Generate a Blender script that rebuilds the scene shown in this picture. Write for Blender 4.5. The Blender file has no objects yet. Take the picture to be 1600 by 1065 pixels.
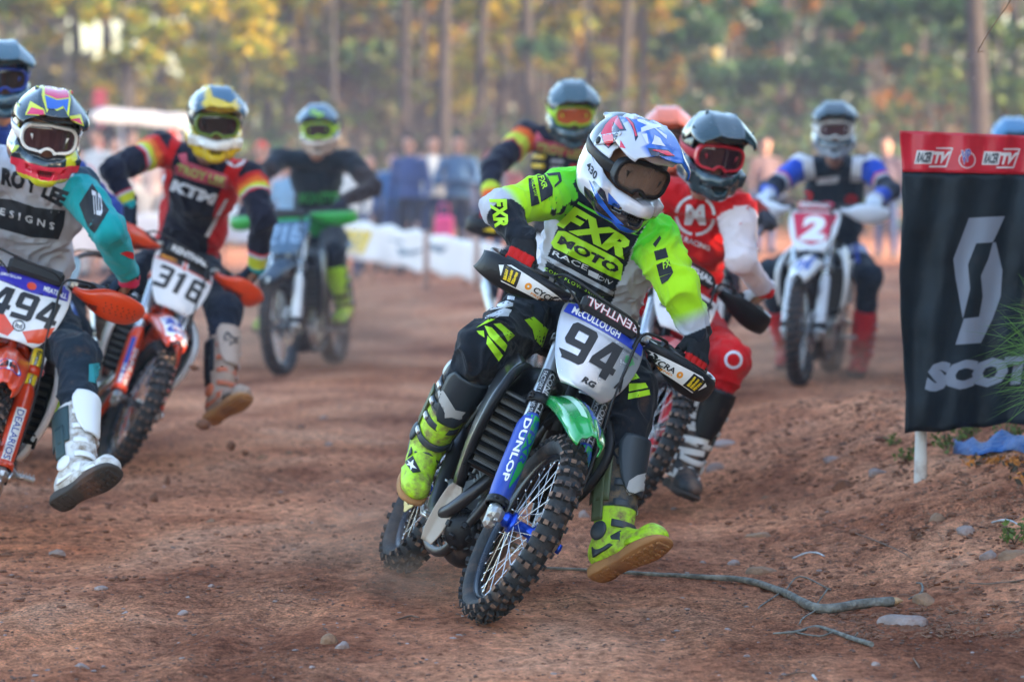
import bpy, bmesh, math, random
import numpy as np
import openvdb
from mathutils import Vector, Matrix, noise
from mathutils.bvhtree import BVHTree
R = math.radians
sc = bpy.context.scene
COL = sc.collection
# ------------------------------------------------------------------ camera
F = 5510.0                      # focal length in photo pixels (photo 1600 x 1065)
CAMZ = 1.587
PITCH = math.atan(292.5 / F)
cam = bpy.data.cameras.new('camera')
cam_o = bpy.data.objects.new('camera', cam)
COL.objects.link(cam_o)
cam.sensor_width = 36.0
cam.lens = F / 1600.0 * 36.0
cam_o.location = (0, 0, CAMZ)
cam_o.rotation_euler = (math.pi / 2 - PITCH, 0, 0)
cam.clip_start = 0.5
cam.clip_end = 2000
cam.dof.use_dof = True
cam.dof.focus_distance = 12.25
cam.dof.aperture_fstop = 2.5
cam.dof.aperture_blades = 9
sc.camera = cam_o
# ------------------------------------------------------------------ light
SUN_EL, SUN_AZ = R(13.0), R(82.0)       # azimuth measured from +Y (view direction) towards +X (right)
SUN_AZ = R(112.0)
world = bpy.data.worlds.new("World")
sc.world = world
world.use_nodes = True
wn = world.node_tree
bg = wn.nodes['Background']
sky = wn.nodes.new('ShaderNodeTexSky')
sky.sky_type = 'NISHITA'
sky.sun_disc = False
sky.sun_elevation = SUN_EL
sky.sun_rotation = SUN_AZ
sky.air_density = 1.0
sky.dust_density = 1.6
sky.ozone_density = 1.2
wn.links.new(sky.outputs[0], bg.inputs[0])
bg.inputs[1].default_value = 0.15
sun = bpy.data.lights.new('sun', 'SUN')
sun.energy = 2.6
sun.angle = R(0.6)
sun.color = (1.0, 0.80, 0.56)
sun_o = bpy.data.objects.new('sun', sun)
COL.objects.link(sun_o)
_sd = Vector((math.sin(SUN_AZ) * math.cos(SUN_EL), math.cos(SUN_AZ) * math.cos(SUN_EL), math.sin(SUN_EL)))
sun_o.rotation_euler = _sd.to_track_quat('Z', 'Y').to_euler()
sun_o.location = _sd * 60
sc.view_settings.view_transform = 'Standard'
sc.view_settings.look = 'None'
sc.view_settings.exposure = 2.80
sc.view_settings.gamma = 1.0
sc.view_settings.use_curve_mapping = False
sc.cycles.use_denoising = True
sc.cycles.max_bounces = 6
sc.cycles.diffuse_bounces = 3
sc.cycles.glossy_bounces = 3
sc.cycles.transmission_bounces = 4
sc.cycles.transparent_max_bounces = 12
sc.cycles.volume_bounces = 0
sc.cycles.sample_clamp_indirect = 6.0
# ------------------------------------------------------------------ helpers
_cp, _sp = math.cos(PITCH), math.sin(PITCH)
def ray(px, py):
    u = (px - 800.0) / F; v = (532.5 - py) / F
    return Vector((u, _cp + v * _sp * 1.0, -_sp + v * _cp))
def P(px, py, Y):
    """the point of the place seen at photo pixel (px, py), Y metres ahead of the camera"""
    d = ray(px, py)
    return Vector((0, 0, CAMZ)) + d * (Y / d.y)
def V(*a): return Vector(a)

def tag(o, label=None, cat=None, group=None, kind=None):
    if label: o['label'] = label
    if cat: o['category'] = cat
    if group: o['group'] = group
    if kind: o['kind'] = kind
    return o
def empty(name, loc=(0, 0, 0), mat=None):
    o = bpy.data.objects.new(name, None)
    COL.objects.link(o)
    o.empty_display_size = 0.1
    if mat is not None: o.matrix_basis = mat
    else: o.location = loc
    return o
def wm(o):
    m = o.matrix_basis.copy()
    while o.parent:
        o = o.parent
        m = o.matrix_basis @ m
    return m
def link_mesh(name, me, parent=None, mats=(), basis=None, smooth=True):
    o = bpy.data.objects.new(name, me)
    COL.objects.link(o)
    if parent: o.parent = parent
    if basis is not None: o.matrix_basis = basis
    for m in mats: me.materials.append(m)
    if smooth and len(me.polygons):
        me.polygons.foreach_set('use_smooth', [True] * len(me.polygons))
    return o

def frame(d, up=None):
    """rotation whose Z runs along d"""
    d = Vector(d).normalized()
    up = Vector(up) if up is not None else (Vector((0, 0, 1)) if abs(d.z) < 0.95 else Vector((1, 0, 0)))
    x = up.cross(d)
    if x.length < 1e-6: x = Vector((1, 0, 0)).cross(d)
    x.normalize(); y = d.cross(x)
    return Matrix((x, y, d)).transposed()
def crom(pts, n):
    """Catmull-Rom through pts, n steps per span"""
    pts = [Vector(p) for p in pts]
    if len(pts) < 3:
        return [pts[0].lerp(pts[-1], i / n) for i in range(n + 1)]
    out = []
    ext = [pts[0] * 2 - pts[1]] + pts + [pts[-1] * 2 - pts[-2]]
    for i in range(1, len(ext) - 2):
        a, b, c, d = ext[i - 1:i + 3]
        for k in range(n):
            t = k / n
            out.append(0.5 * ((2 * b) + (c - a) * t + (2 * a - 5 * b + 4 * c - d) * t * t + (3 * b - a - 3 * c + d) * t ** 3))
    out.append(pts[-1])
    return out

class MB:
    """collects shapes of ONE piece"""
    def __init__(s): s.v = []; s.f = []; s.m = []; s.flat = set(); s.mi = 0
    def add(s, vs, fs, flat=False):
        b = len(s.v); s.v += [tuple(q) for q in vs]
        for f in fs:
            if flat: s.flat.add(len(s.f))
            s.f.append([b + i for i in f]); s.m.append(s.mi)
        return s
    def box(s, c, sz, rot=None, bev=0.0, taper=1.0):
        c = Vector(c); hx, hy, hz = sz[0] / 2, sz[1] / 2, sz[2] / 2
        rot = rot or Matrix.Identity(3)
        if bev <= 0:
            vs = [c + rot @ Vector((x * hx * (taper if z > 0 else 1), y * hy * (taper if z > 0 else 1), z * hz)) for z in (-1, 1) for y in (-1, 1) for x in (-1, 1)]
            fs = [(0, 2, 3, 1), (4, 5, 7, 6), (0, 1, 5, 4), (2, 6, 7, 3), (0, 4, 6, 2), (1, 3, 7, 5)]
            return s.add(vs, fs, True)
        b = min(bev, hx * .95, hy * .95, hz * .95)
        vs = []; idx = {}
        for sx in (-1, 1):
            for sy in (-1, 1):
                for sz_ in (-1, 1):
                    for ax in range(3):
                        h = [hx - b, hy - b, hz - b]
                        full = [hx, hy, hz]
                        h[ax] = full[ax]
                        t = taper if sz_ > 0 else 1
                        idx[(sx, sy, sz_, ax)] = len(vs)
                        vs.append(c + rot @ Vector((sx * h[0] * t, sy * h[1] * t, sz_ * h[2])))
        fs = []
        def q(a): fs.append([idx[k] for k in a])
        for sx in (-1, 1): q([(sx, -1, -1, 0), (sx, 1, -1, 0), (sx, 1, 1, 0), (sx, -1, 1, 0)][::sx])
        for sy in (-1, 1): q([(-1, sy, -1, 1), (1, sy, -1, 1), (1, sy, 1, 1), (-1, sy, 1, 1)][::-sy])
        for sz_ in (-1, 1): q([(-1, -1, sz_, 2), (1, -1, sz_, 2), (1, 1, sz_, 2), (-1, 1, sz_, 2)][::sz_])
        for a, b_ in ((-1, -1), (-1, 1), (1, -1), (1, 1)):
            q([(a, b_, -1, 0), (a, b_, 1, 0), (a, b_, 1, 1), (a, b_, -1, 1)][::(-a * b_)])
            q([(-1, a, b_, 1), (1, a, b_, 1), (1, a, b_, 2), (-1, a, b_, 2)][::(a * b_)])
            q([(a, -1, b_, 0), (a, 1, b_, 0), (a, 1, b_, 2), (a, -1, b_, 2)][::(-a * b_)])
        for sx in (-1, 1):
            for sy in (-1, 1):
                for sz_ in (-1, 1):
                    q([(sx, sy, sz_, 0), (sx, sy, sz_, 1), (sx, sy, sz_, 2)][::(sx * sy * sz_)])
        return s.add(vs, fs, True)
    def tube(s, pts, r, n=10, caps=True, up=None, flatten=1.0):
        pts = [Vector(p) for p in pts]; k = len(pts)
        rs = r if isinstance(r, (list, tuple)) else [r] * k
        ds = [(pts[min(i + 1, k - 1)] - pts[max(i - 1, 0)]).normalized() for i in range(k)]
        x = frame(ds[0], up).col[0].copy()
        vs = []
        for i in range(k):
            d = ds[i]
            x = (x - d * x.dot(d)).normalized(); y = d.cross(x)
            for j in range(n):
                a = 2 * math.pi * j / n
                vs.append(pts[i] + (x * math.cos(a) + y * math.sin(a) * flatten) * rs[i])
        fs = [(i * n + j, i * n + (j + 1) % n, (i + 1) * n + (j + 1) % n, (i + 1) * n + j) for i in range(k - 1) for j in range(n)]
        if caps: fs += [tuple(range(n))[::-1], tuple((k - 1) * n + j for j in range(n))]
        b = len(s.f); s.add(vs, fs)
        if caps: s.flat.update((len(s.f) - 1, len(s.f) - 2))
        return s
    def cyl(s, a, b, r, n=16, r2=None): return s.tube([a, b], [r, r if r2 is None else r2], n)
    def lathe(s, prof, c, axis, n=32, closed=False):
        """prof: (radius, height along axis)"""
        m = frame(axis); c = Vector(c); k = len(prof)
        vs = [c + m @ Vector((r * math.cos(2 * math.pi * j / n), r * math.sin(2 * math.pi * j / n), h)) for (r, h) in prof for j in range(n)]
        rng = range(k) if closed else range(k - 1)
        fs = [(i * n + j, i * n + (j + 1) % n, ((i + 1) % k) * n + (j + 1) % n, ((i + 1) % k) * n + j) for i in rng for j in range(n)]
        return s.add(vs, fs)
    def ell(s, c, r, rot=None, n=16, m=10):
        c = Vector(c); rot = rot or Matrix.Identity(3)
        vs = [c + rot @ Vector((0, 0, -r[2]))]
        for i in range(1, m):
            t = math.pi * i / m
            for j in range(n):
                a = 2 * math.pi * j / n
                vs.append(c + rot @ Vector((r[0] * math.sin(t) * math.cos(a), r[1] * math.sin(t) * math.sin(a), -r[2] * math.cos(t))))
        vs.append(c + rot @ Vector((0, 0, r[2])))
        fs = [(0, 1 + (j + 1) % n, 1 + j) for j in range(n)]
        fs += [(1 + i * n + j, 1 + i * n + (j + 1) % n, 1 + (i + 1) * n + (j + 1) % n, 1 + (i + 1) * n + j) for i in range(m - 2) for j in range(n)]
        e = len(vs) - 1; b = 1 + (m - 2) * n
        fs += [(e, b + j, b + (j + 1) % n) for j in range(n)]
        return s.add(vs, fs)
    def sheet(s, rows, nu=6, nv=6, th=0.004):
        """a smooth shell through a net of control points, th metres thick"""
        g = [crom(r, nu) for r in rows]
        cols = list(zip(*g))
        g2 = [crom(c, nv) for c in cols]          # one list per column
        A = [list(r) for r in zip(*g2)]
        h, w = len(A), len(A[0]); vs = []
        N = []
        for i in range(h):
            for j in range(w):
                a = A[min(i + 1, h - 1)][j] - A[max(i - 1, 0)][j]
                b = A[i][min(j + 1, w - 1)] - A[i][max(j - 1, 0)]
                nn = a.cross(b)
                N.append(nn.normalized() if nn.length > 1e-9 else (N[-1] if N else Vector((0, 0, 1))))
        flat = [p for r in A for p in r]
        vs = [p + n_ * th / 2 for p, n_ in zip(flat, N)] + [p - n_ * th / 2 for p, n_ in zip(flat, N)]
        o = h * w; fs = []
        for i in range(h - 1):
            for j in range(w - 1):
                a = i * w + j
                fs.append((a, a + w, a + w + 1, a + 1)); fs.append((o + a, o + a + 1, o + a + w + 1, o + a + w))
        for j in range(w - 1):
            fs.append((j, j + 1, o + j + 1, o + j)); a = (h - 1) * w + j; fs.append((a + 1, a, o + a, o + a + 1))
        for i in range(h - 1):
            a = i * w; fs.append((a + w, a, o + a, o + a + w)); a = i * w + w - 1; fs.append((a, a + w, o + a + w, o + a))
        return s.add(vs, fs)
    def prism(s, poly, a, b, xd, yd):
        """2-D outline poly swept from point a to point b"""
        a, b, xd, yd = map(Vector, (a, b, xd, yd)); n = len(poly)
        vs = [a + xd * u + yd * w for u, w in poly] + [b + xd * u + yd * w for u, w in poly]
        fs = [tuple(range(n)), tuple(range(2 * n - 1, n - 1, -1))] + [(j, n + j, n + (j + 1) % n, (j + 1) % n) for j in range(n)]
        return s.add(vs, fs, True)
    def mesh(s, name='mesh', off=None):
        me = bpy.data.meshes.new(name)
        vs = s.v if off is None else [(x - off[0], y - off[1], z - off[2]) for x, y, z in s.v]
        me.from_pydata(vs, [], s.f)
        me.update()
        return me
    def build(s, name, mats, parent=None, basis=None, off=None):
        me = s.mesh(name, off)
        if not isinstance(mats, (list, tuple)): mats = [mats]
        for m in mats: me.materials.append(m)
        me.polygons.foreach_set('use_smooth', [i not in s.flat for i in range(len(s.f))])
        if len(mats) > 1: me.polygons.foreach_set('material_index', s.m)
        bm = bmesh.new(); bm.from_mesh(me); bmesh.ops.recalc_face_normals(bm, faces=bm.faces); bm.to_mesh(me); bm.free()
        return link_mesh(name, me, parent, (), basis, smooth=False)

# ---- vectorised value noise
_rs = np.random.RandomState(7)
_T = _rs.rand(64, 64, 64).astype(np.float32)
def vnoise(x, y, z=0.0):
    x = np.asarray(x, np.float64); y = np.asarray(y, np.float64); z = np.broadcast_to(np.asarray(z, np.float64), x.shape)
    xi, yi, zi = np.floor(x).astype(int), np.floor(y).astype(int), np.floor(z).astype(int)
    fx, fy, fz = x - xi, y - yi, z - zi
    fx, fy, fz = fx * fx * (3 - 2 * fx), fy * fy * (3 - 2 * fy), fz * fz * (3 - 2 * fz)
    def g(a, b, c): return _T[(xi + a) & 63, (yi + b) & 63, (zi + c) & 63]
    def l(a, b, t): return a + (b - a) * t
    return l(l(l(g(0, 0, 0), g(1, 0, 0), fx), l(g(0, 1, 0), g(1, 1, 0), fx), fy), l(l(g(0, 0, 1), g(1, 0, 1), fx), l(g(0, 1, 1), g(1, 1, 1), fx), fy), fz) * 2 - 1
def fbm(x, y, z=0.0, o=4):
    r = 0; a = 1.0
    for i in range(o):
        r = r + a * vnoise(np.asarray(x) * 2 ** i + 13.7 * i, np.asarray(y) * 2 ** i + 5.1 * i, np.asarray(z) * 2 ** i)
        a *= 0.5
    return r
def sstep(a, b, x):
    t = np.clip((np.asarray(x, float) - a) / (b - a), 0, 1)
    return t * t * (3 - 2 * t)

# ---- signed-distance modelling: smooth bodies of ONE continuous surface
class SDF:
    def __init__(s, lo, hi, vox):
        s.vox = vox; s.lo = np.array(lo, float)
        s.n = np.maximum(8, np.ceil((np.array(hi, float) - s.lo) / vox).astype(int))
        s.big = 6 * vox
        s.g = np.full(s.n, s.big, np.float32)
    def _sub(s, lo, hi):
        a = np.clip(np.floor((np.array(lo) - s.lo) / s.vox).astype(int), 0, s.n - 1)
        b = np.clip(np.ceil((np.array(hi) - s.lo) / s.vox).astype(int) + 1, 1, s.n)
        if (b <= a).any(): return None, None
        ax = [(s.lo[i] + s.vox * np.arange(a[i], b[i])).astype(np.float32) for i in range(3)]
        p = np.meshgrid(*ax, indexing='ij')
        return tuple(slice(a[i], b[i]) for i in range(3)), p
    def _mix(s, sl, d, k, op):
        a = s.g[sl]
        if op == 'sub': d = -d
        if k > 0:
            if op == 'add':
                h = np.maximum(k - np.abs(a - d), 0) / k; r = np.minimum(a, d) - h * h * k * .25
            else:
                h = np.maximum(k - np.abs(a - d), 0) / k; r = np.maximum(a, d) + h * h * k * .25
        else: r = np.minimum(a, d) if op == 'add' else np.maximum(a, d)
        s.g[sl] = r
    def fn(s, lo, hi, f, k=0.0, op='add'):
        m = k + s.big
        sl, p = s._sub(np.array(lo) - m, np.array(hi) + m)
        if sl is None: return s
        s._mix(sl, f(*p).astype(np.float32), k, op); return s
    def cone(s, a, b, ra, rb, k=0.0, op='add'):
        a = np.array(a, float); b = np.array(b, float); ba = b - a; L2 = max(ba @ ba, 1e-9); m = max(ra, rb)
        def f(x, y, z):
            px, py, pz = x - a[0], y - a[1], z - a[2]
            t = np.clip((px * ba[0] + py * ba[1] + pz * ba[2]) / L2, 0, 1)
            return np.sqrt((px - t * ba[0]) ** 2 + (py - t * ba[1]) ** 2 + (pz - t * ba[2]) ** 2) - (ra + (rb - ra) * t)
        return s.fn(np.minimum(a, b) - m, np.maximum(a, b) + m, f, k, op)
    def chain(s, pts, rs, k=0.0, op='add'):
        for i in range(len(pts) - 1): s.cone(pts[i], pts[i + 1], rs[i], rs[i + 1], k, op)
        return s
    def ell(s, c, r, rot=None, k=0.0, op='add'):
        c = np.array(c, float); M = np.array(rot or Matrix.Identity(3), float).T; r = np.array(r, float); m = r.max()
        def f(x, y, z):
            q = [M[i][0] * (x - c[0]) + M[i][1] * (y - c[1]) + M[i][2] * (z - c[2]) for i in range(3)]
            k0 = np.sqrt(sum((q[i] / r[i]) ** 2 for i in range(3))); k1 = np.sqrt(sum((q[i] / r[i] ** 2) ** 2 for i in range(3)))
            return k0 * (k0 - 1) / np.maximum(k1, 1e-6)
        return s.fn(c - m, c + m, f, k, op)
    def box(s, c, h, rad=0.0, rot=None, k=0.0, op='add', taper=None):
        c = np.array(c, float); M = np.array(rot or Matrix.Identity(3), float).T; h = np.array(h, float); m = float(np.linalg.norm(h)) * 1.3
        def f(x, y, z):
            q = [M[i][0] * (x - c[0]) + M[i][1] * (y - c[1]) + M[i][2] * (z - c[2]) for i in range(3)]
            if taper is not None:
                t = 1 + taper * q[2] / h[2]
                q[0] = q[0] / t; q[1] = q[1] / t
            q = [np.abs(q[i]) - h[i] + rad for i in range(3)]
            return np.sqrt(sum(np.maximum(u, 0) ** 2 for u in q)) + np.minimum(np.maximum(q[0], np.maximum(q[1], q[2])), 0) - rad
        return s.fn(c - m, c + m, f, k, op)
    def mesh(s, name='mesh', off=(0, 0, 0), disp=None):
        g = openvdb.FloatGrid()
        near = s.g < s.big * .999
        b0 = []; b1 = []
        for i in range(3):
            w_ = np.where(near.any(axis=tuple(j for j in range(3) if j != i)))[0]; b0.append(max(0, w_[0] - 2)); b1.append(min(s.n[i], w_[-1] + 3))
        g.copyFromArray(np.ascontiguousarray(np.clip(s.g[b0[0]:b1[0], b0[1]:b1[1], b0[2]:b1[2]], -s.big, s.big)))
        g.background = s.big
        p, q = g.convertToQuads()
        p = (p.astype(float) + np.array(b0)) * s.vox + s.lo
        if disp is not None:
            idx = (p - s.lo) / s.vox
            ii = [np.clip(np.round(idx[:, i]).astype(int), 1, s.n[i] - 2) for i in range(3)]
            nrm = np.stack([s.g[ii[0] + 1, ii[1], ii[2]] - s.g[ii[0] - 1, ii[1], ii[2]], s.g[ii[0], ii[1] + 1, ii[2]] - s.g[ii[0], ii[1] - 1, ii[2]],
                            s.g[ii[0], ii[1], ii[2] + 1] - s.g[ii[0], ii[1], ii[2] - 1]], 1)
            nrm /= np.maximum(np.linalg.norm(nrm, axis=1, keepdims=True), 1e-6)
            p = p + nrm * disp(p)[:, None]
        s.pts = p.copy()
        p = p - np.array(off)
        me = bpy.data.meshes.new(name)
        me.vertices.add(len(p)); me.vertices.foreach_set('co', p.ravel().astype(np.float32))
        q = q[:, ::-1]
        me.loops.add(len(q) * 4); me.loops.foreach_set('vertex_index', q.ravel().astype(np.int32))
        me.polygons.add(len(q)); me.polygons.foreach_set('loop_start', (np.arange(len(q)) * 4).astype(np.int32))
        me.polygons.foreach_set('use_smooth', np.ones(len(q), bool))
        me.update(calc_edges=True); me.validate()
        return me

def paint(me, rgb):
    """the thing's own dye, vertex by vertex: rgb is an (n, 3) array"""
    a = me.color_attributes.new('Col', 'FLOAT_COLOR', 'POINT')
    c = np.ones((len(me.vertices), 4), np.float32); c[:, :3] = rgb
    a.data.foreach_set('color', c.ravel())

# ---- materials
_M = {}
def mat(name, col=(.5, .5, .5), rough=.5, metal=0.0, bump=0.0, bscale=80.0, vary=0.0, vscale=6.0, coat=0.0, dirt=0.0,
        attr=False, spec=0.5, trans=0.0, emit=None, alpha=1.0, weave=0.0, sheen=0.0, dirtcol=(.23, .12, .075), detail=4.0, sub=0.0, dscale=9.0):
    key = name
    if key in _M: return _M[key]
    m = bpy.data.materials.new(name); m.use_nodes = True; _M[key] = m
    nt = m.node_tree; b = nt.nodes['Principled BSDF']; L = nt.links.new
    b.inputs['Roughness'].default_value = rough
    b.inputs['Metallic'].default_value = metal
    b.inputs['Specular IOR Level'].default_value = spec if not (weave or sheen) else .10
    b.inputs['Coat Weight'].default_value = coat
    b.inputs['Coat Roughness'].default_value = 0.08
    b.inputs['Transmission Weight'].default_value = trans
    b.inputs['Alpha'].default_value = alpha
    if sheen: b.inputs['Sheen Weight'].default_value = sheen
    tc = nt.nodes.new('ShaderNodeTexCoord')
    if attr:
        s = nt.nodes.new('ShaderNodeAttribute'); s.attribute_name = 'Col'; cur = s.outputs['Color']
    else:
        s = nt.nodes.new('ShaderNodeRGB'); s.outputs[0].default_value = (*col, 1); cur = s.outputs[0]
    if vary:
        n = nt.nodes.new('ShaderNodeTexNoise'); n.inputs['Scale'].default_value = vscale; n.inputs['Detail'].default_value = 5; L(tc.outputs['Object'], n.inputs['Vector'])
        mr = nt.nodes.new('ShaderNodeMapRange'); mr.inputs[1].default_value = .3; mr.inputs[2].default_value = .7
        mr.inputs[3].default_value = 1 - vary; mr.inputs[4].default_value = 1 + vary; L(n.outputs['Fac'], mr.inputs[0])
        mx = nt.nodes.new('ShaderNodeMix'); mx.data_type = 'RGBA'; mx.blend_type = 'MULTIPLY'; mx.inputs[0].default_value = 1
        L(cur, mx.inputs[6]); L(mr.outputs[0], mx.inputs[7]); cur = mx.outputs[2]
    rsock = None
    if dirt:
        n = nt.nodes.new('ShaderNodeTexNoise'); n.inputs['Scale'].default_value = dscale; n.inputs['Detail'].default_value = 8; n.inputs['Roughness'].default_value = .65; L(tc.outputs['Object'], n.inputs['Vector'])
        mr = nt.nodes.new('ShaderNodeMapRange'); mr.inputs[1].default_value = .62 - .3 * dirt; mr.inputs[2].default_value = .85 - .3 * dirt; mr.inputs[4].default_value = min(1, .35 + dirt); L(n.outputs['Fac'], mr.inputs[0])
        mx = nt.nodes.new('ShaderNodeMix'); mx.data_type = 'RGBA'; L(mr.outputs[0], mx.inputs[0]); L(cur, mx.inputs[6]); mx.inputs[7].default_value = (*dirtcol, 1); cur = mx.outputs[2]
        r2 = nt.nodes.new('ShaderNodeMapRange'); r2.inputs[3].default_value = rough; r2.inputs[4].default_value = .9; L(mr.outputs[0], r2.inputs[0]); L(r2.outputs[0], b.inputs['Roughness'])
    L(cur, b.inputs['Base Color'])
    if bump or weave:
        n = nt.nodes.new('ShaderNodeTexNoise'); n.inputs['Scale'].default_value = bscale; n.inputs['Detail'].default_value = detail; L(tc.outputs['Object'], n.inputs['Vector'])
        h = n.outputs['Fac']
        bp = nt.nodes.new('ShaderNodeBump'); bp.inputs['Strength'].default_value = 1.0; bp.inputs['Distance'].default_value = bump; L(h, bp.inputs['Height'])
        last = bp
        if weave:
            v = nt.nodes.new('ShaderNodeTexVoronoi'); v.inputs['Scale'].default_value = 420; L(tc.outputs['Object'], v.inputs['Vector'])
            b2 = nt.nodes.new('ShaderNodeBump'); b2.inputs['Strength'].default_value = 1; b2.inputs['Distance'].default_value = weave; L(v.outputs['Distance'], b2.inputs['Height']); L(bp.outputs[0], b2.inputs['Normal']); last = b2
        L(last.outputs[0], b.inputs['Normal'])
    if emit: b.inputs['Emission Color'].default_value = (*emit, 1); b.inputs['Emission Strength'].default_value = 1
    return m

# ---- flat print: lettering and shapes laid on a surface
_tcache = {}
def _refine(vs, fs, L):
    bm = bmesh.new()
    bv = [bm.verts.new((x, y, 0)) for x, y in vs]
    for f in fs:
        try: bm.faces.new([bv[i] for i in f])
        except ValueError: pass
    bmesh.ops.triangulate(bm, faces=bm.faces[:])
    for _ in range(5):
        e = [e for e in bm.edges if e.calc_length() > L]
        if not e: break
        bmesh.ops.subdivide_edges(bm, edges=e, cuts=1)
        bmesh.ops.triangulate(bm, faces=[f for f in bm.faces if len(f.verts) > 3])
    bm.verts.index_update()
    V2 = [(v.co.x, v.co.y) for v in bm.verts]; F2 = [[v.index for v in f.verts] for f in bm.faces]
    bm.free()
    return V2, F2
def text2(s, bold=0.02, spacing=1.0, L=0.12):
    """outline of a word, scaled to the unit square"""
    key = (s, bold, spacing, L)
    if key in _tcache: return _tcache[key]
    c = bpy.data.curves.new('t', 'FONT'); c.body = s; c.resolution_u = 2; c.offset = bold; c.space_character = spacing
    o = bpy.data.objects.new('t', c); me = bpy.data.meshes.new_from_object(o)
    vs = np.array([v.co[:2] for v in me.vertices]); fs = [list(p.vertices) for p in me.polygons]
    bpy.data.objects.remove(o); bpy.data.curves.remove(c); bpy.data.meshes.remove(me)
    bm = bmesh.new(); bv = [bm.verts.new((x, y, 0)) for x, y in vs]
    for f in fs:
        try: bm.faces.new([bv[i] for i in f])
        except ValueError: pass
    bmesh.ops.remove_doubles(bm, verts=bm.verts[:], dist=1e-4); bm.verts.index_update()
    vs = np.array([v.co[:2] for v in bm.verts]); fs = [[v.index for v in f.verts] for f in bm.faces]; bm.free()
    lo, hi = vs.min(0), vs.max(0)
    asp = (hi - lo)[0] / (hi - lo)[1]
    vs = (vs - lo) / (hi - lo)[1]
    V2, F2 = _refine(vs, fs, max(L * max(asp, 1) * .5, .09))
    V2 = [(x / asp, y) for x, y in V2]
    _tcache[key] = (V2, F2); return V2, F2
def poly2(pts, L=None):
    n = len(pts); a = np.array(pts, float); ext = (a.max(0) - a.min(0)).max()
    return _refine(pts, [list(range(n))], L or (max(min(ext * .1, 4.5), 1.5) if ext > 3 else ext * .1))
def quadmap(q):
    """unit square (v up) -> the four photo pixels bl, br, tr, tl"""
    bl, br, tr, tl = [np.array(p, float) for p in q]
    return lambda u, v: (1 - u) * (1 - v) * bl + u * (1 - v) * br + u * v * tr + (1 - u) * v * tl
_bvh = {}
def bvh_of(o):
    if o.name not in _bvh:
        me = o.data
        _bvh[o.name] = BVHTree.FromPolygons([v.co.copy() for v in me.vertices], [list(p.vertices) for p in me.polygons])
    return _bvh[o.name]
def print_on(target, shapes, material, name='lettering', off=0.0022, px=True, frame_=None, maxd=99.0, label=None, under=True):
    """shapes: [(V2, F2)], already in photo pixels (px) or in the plane frame_=(origin, xdir, ydir, casting dir) of the target"""
    if len(shapes) > 1 and name not in ('lettering', 'number'):
        return [print_on(target, [q], material, name, off, px, frame_, maxd, label, under) for q in shapes][0]
    b = bvh_of(target); M = wm(target); Mi = M.inverted(); R3 = Mi.to_3x3()
    VS = []; FS = []
    cam_l = Mi @ Vector((0, 0, CAMZ))
    for V2, F2 in shapes:
        base = len(VS); ok = []
        for x, y in V2:
            if px: o, d = cam_l, (R3 @ ray(x, y)).normalized()
            else:
                o = frame_[0] + frame_[1] * x + frame_[2] * y; d = frame_[3].normalized()
            h, n, i, dist = b.ray_cast(o, d)
            if h is None or dist > maxd: VS.append((0, 0, 0)); ok.append(False); continue
            if n.dot(d) > 0: n = -n
            VS.append(tuple(h + (n * .6 - d * .4) * off)); ok.append(True)
        for f in F2:
            if all(ok[i] for i in f):
                q = [Vector(VS[base + i]) for i in f]
                if max((q[0] - q[1]).length, (q[1] - q[2]).length, (q[2] - q[0]).length) < 0.12: FS.append([base + i for i in f])
    if not FS: return None
    used = sorted({i for f in FS for i in f}); mp = {u: k for k, u in enumerate(used)}
    me = bpy.data.meshes.new(name)
    me.from_pydata([VS[u] for u in used], [], [[mp[i] for i in f] for f in FS]); me.update()
    me.materials.append(material)
    par, basis = target, None
    if not under or (target.parent and target.parent.parent):      # never a fourth level
        par = target.parent; basis = target.matrix_basis.copy()
    o = link_mesh(name, me, par, (), basis)
    if label: o['label'] = label
    return o
def word(s, q, bold=.02, spacing=1.0):
    V2, F2 = text2(s, bold, spacing); m = quadmap(q)
    return [tuple(m(x, y)) for x, y in V2], F2
def rectq(x0, y0, x1, y1):
    return [(x0, y0), (x1, y0), (x1, y1), (x0, y1)]

DIG = {'9': [[(0, 0), (.88, 0), (1, .10), (1, .19), (0, .19)], [(.70, .19), (1, .19), (1, .90), (.88, 1), (.70, 1)], [(.30, .82), (.70, .82), (.70, 1), (.30, 1)], [(0, .48), (.12, .38), (.30, .38), (.30, 1), (.12, 1), (0, .90)], [(.30, .38), (.70, .38), (.70, .56), (.30, .56)]],
       '4': [[(.55, 0), (.86, 0), (.86, 1), (.55, 1)], [(0, .20), (.55, .20), (.55, .38), (0, .38)], [(.86, .20), (1, .20), (1, .38), (.86, .38)], [(0, .38), (.30, .38), (.55, .74), (.55, 1), (.40, 1)]],
       '1': [[(.30, 0), (.68, 0), (.68, 1), (.42, 1), (.30, .92)], [(.08, .76), (.30, .76), (.30, .92), (.08, .86)]],
       '3': [[(0, .82), (.70, .82), (.70, 1), (.12, 1), (0, .9)], [(.22, .41), (.70, .41), (.70, .59), (.22, .59)], [(0, .1), (.12, 0), (.70, 0), (.70, .18), (0, .18)], [(.70, 0), (.88, 0), (1, .1), (1, .42), (.93, .5), (1, .58), (1, .9), (.88, 1), (.70, 1)]],
       '2': [[(0, .82), (.70, .82), (.70, 1), (.12, 1), (0, .9)], [(.70, .41), (.88, .41), (1, .5), (1, .90), (.88, 1), (.70, 1)], [(0, .48), (0, .41), (.70, .41), (.70, .59), (.12, .59)], [(0, .18), (.30, .18), (.30, .41), (0, .41)], [(0, 0), (1, 0), (1, .18), (0, .18)]]}
DIG['6'] = [[(1 - x, 1 - y) for x, y in p] for p in DIG['9']]
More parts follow.
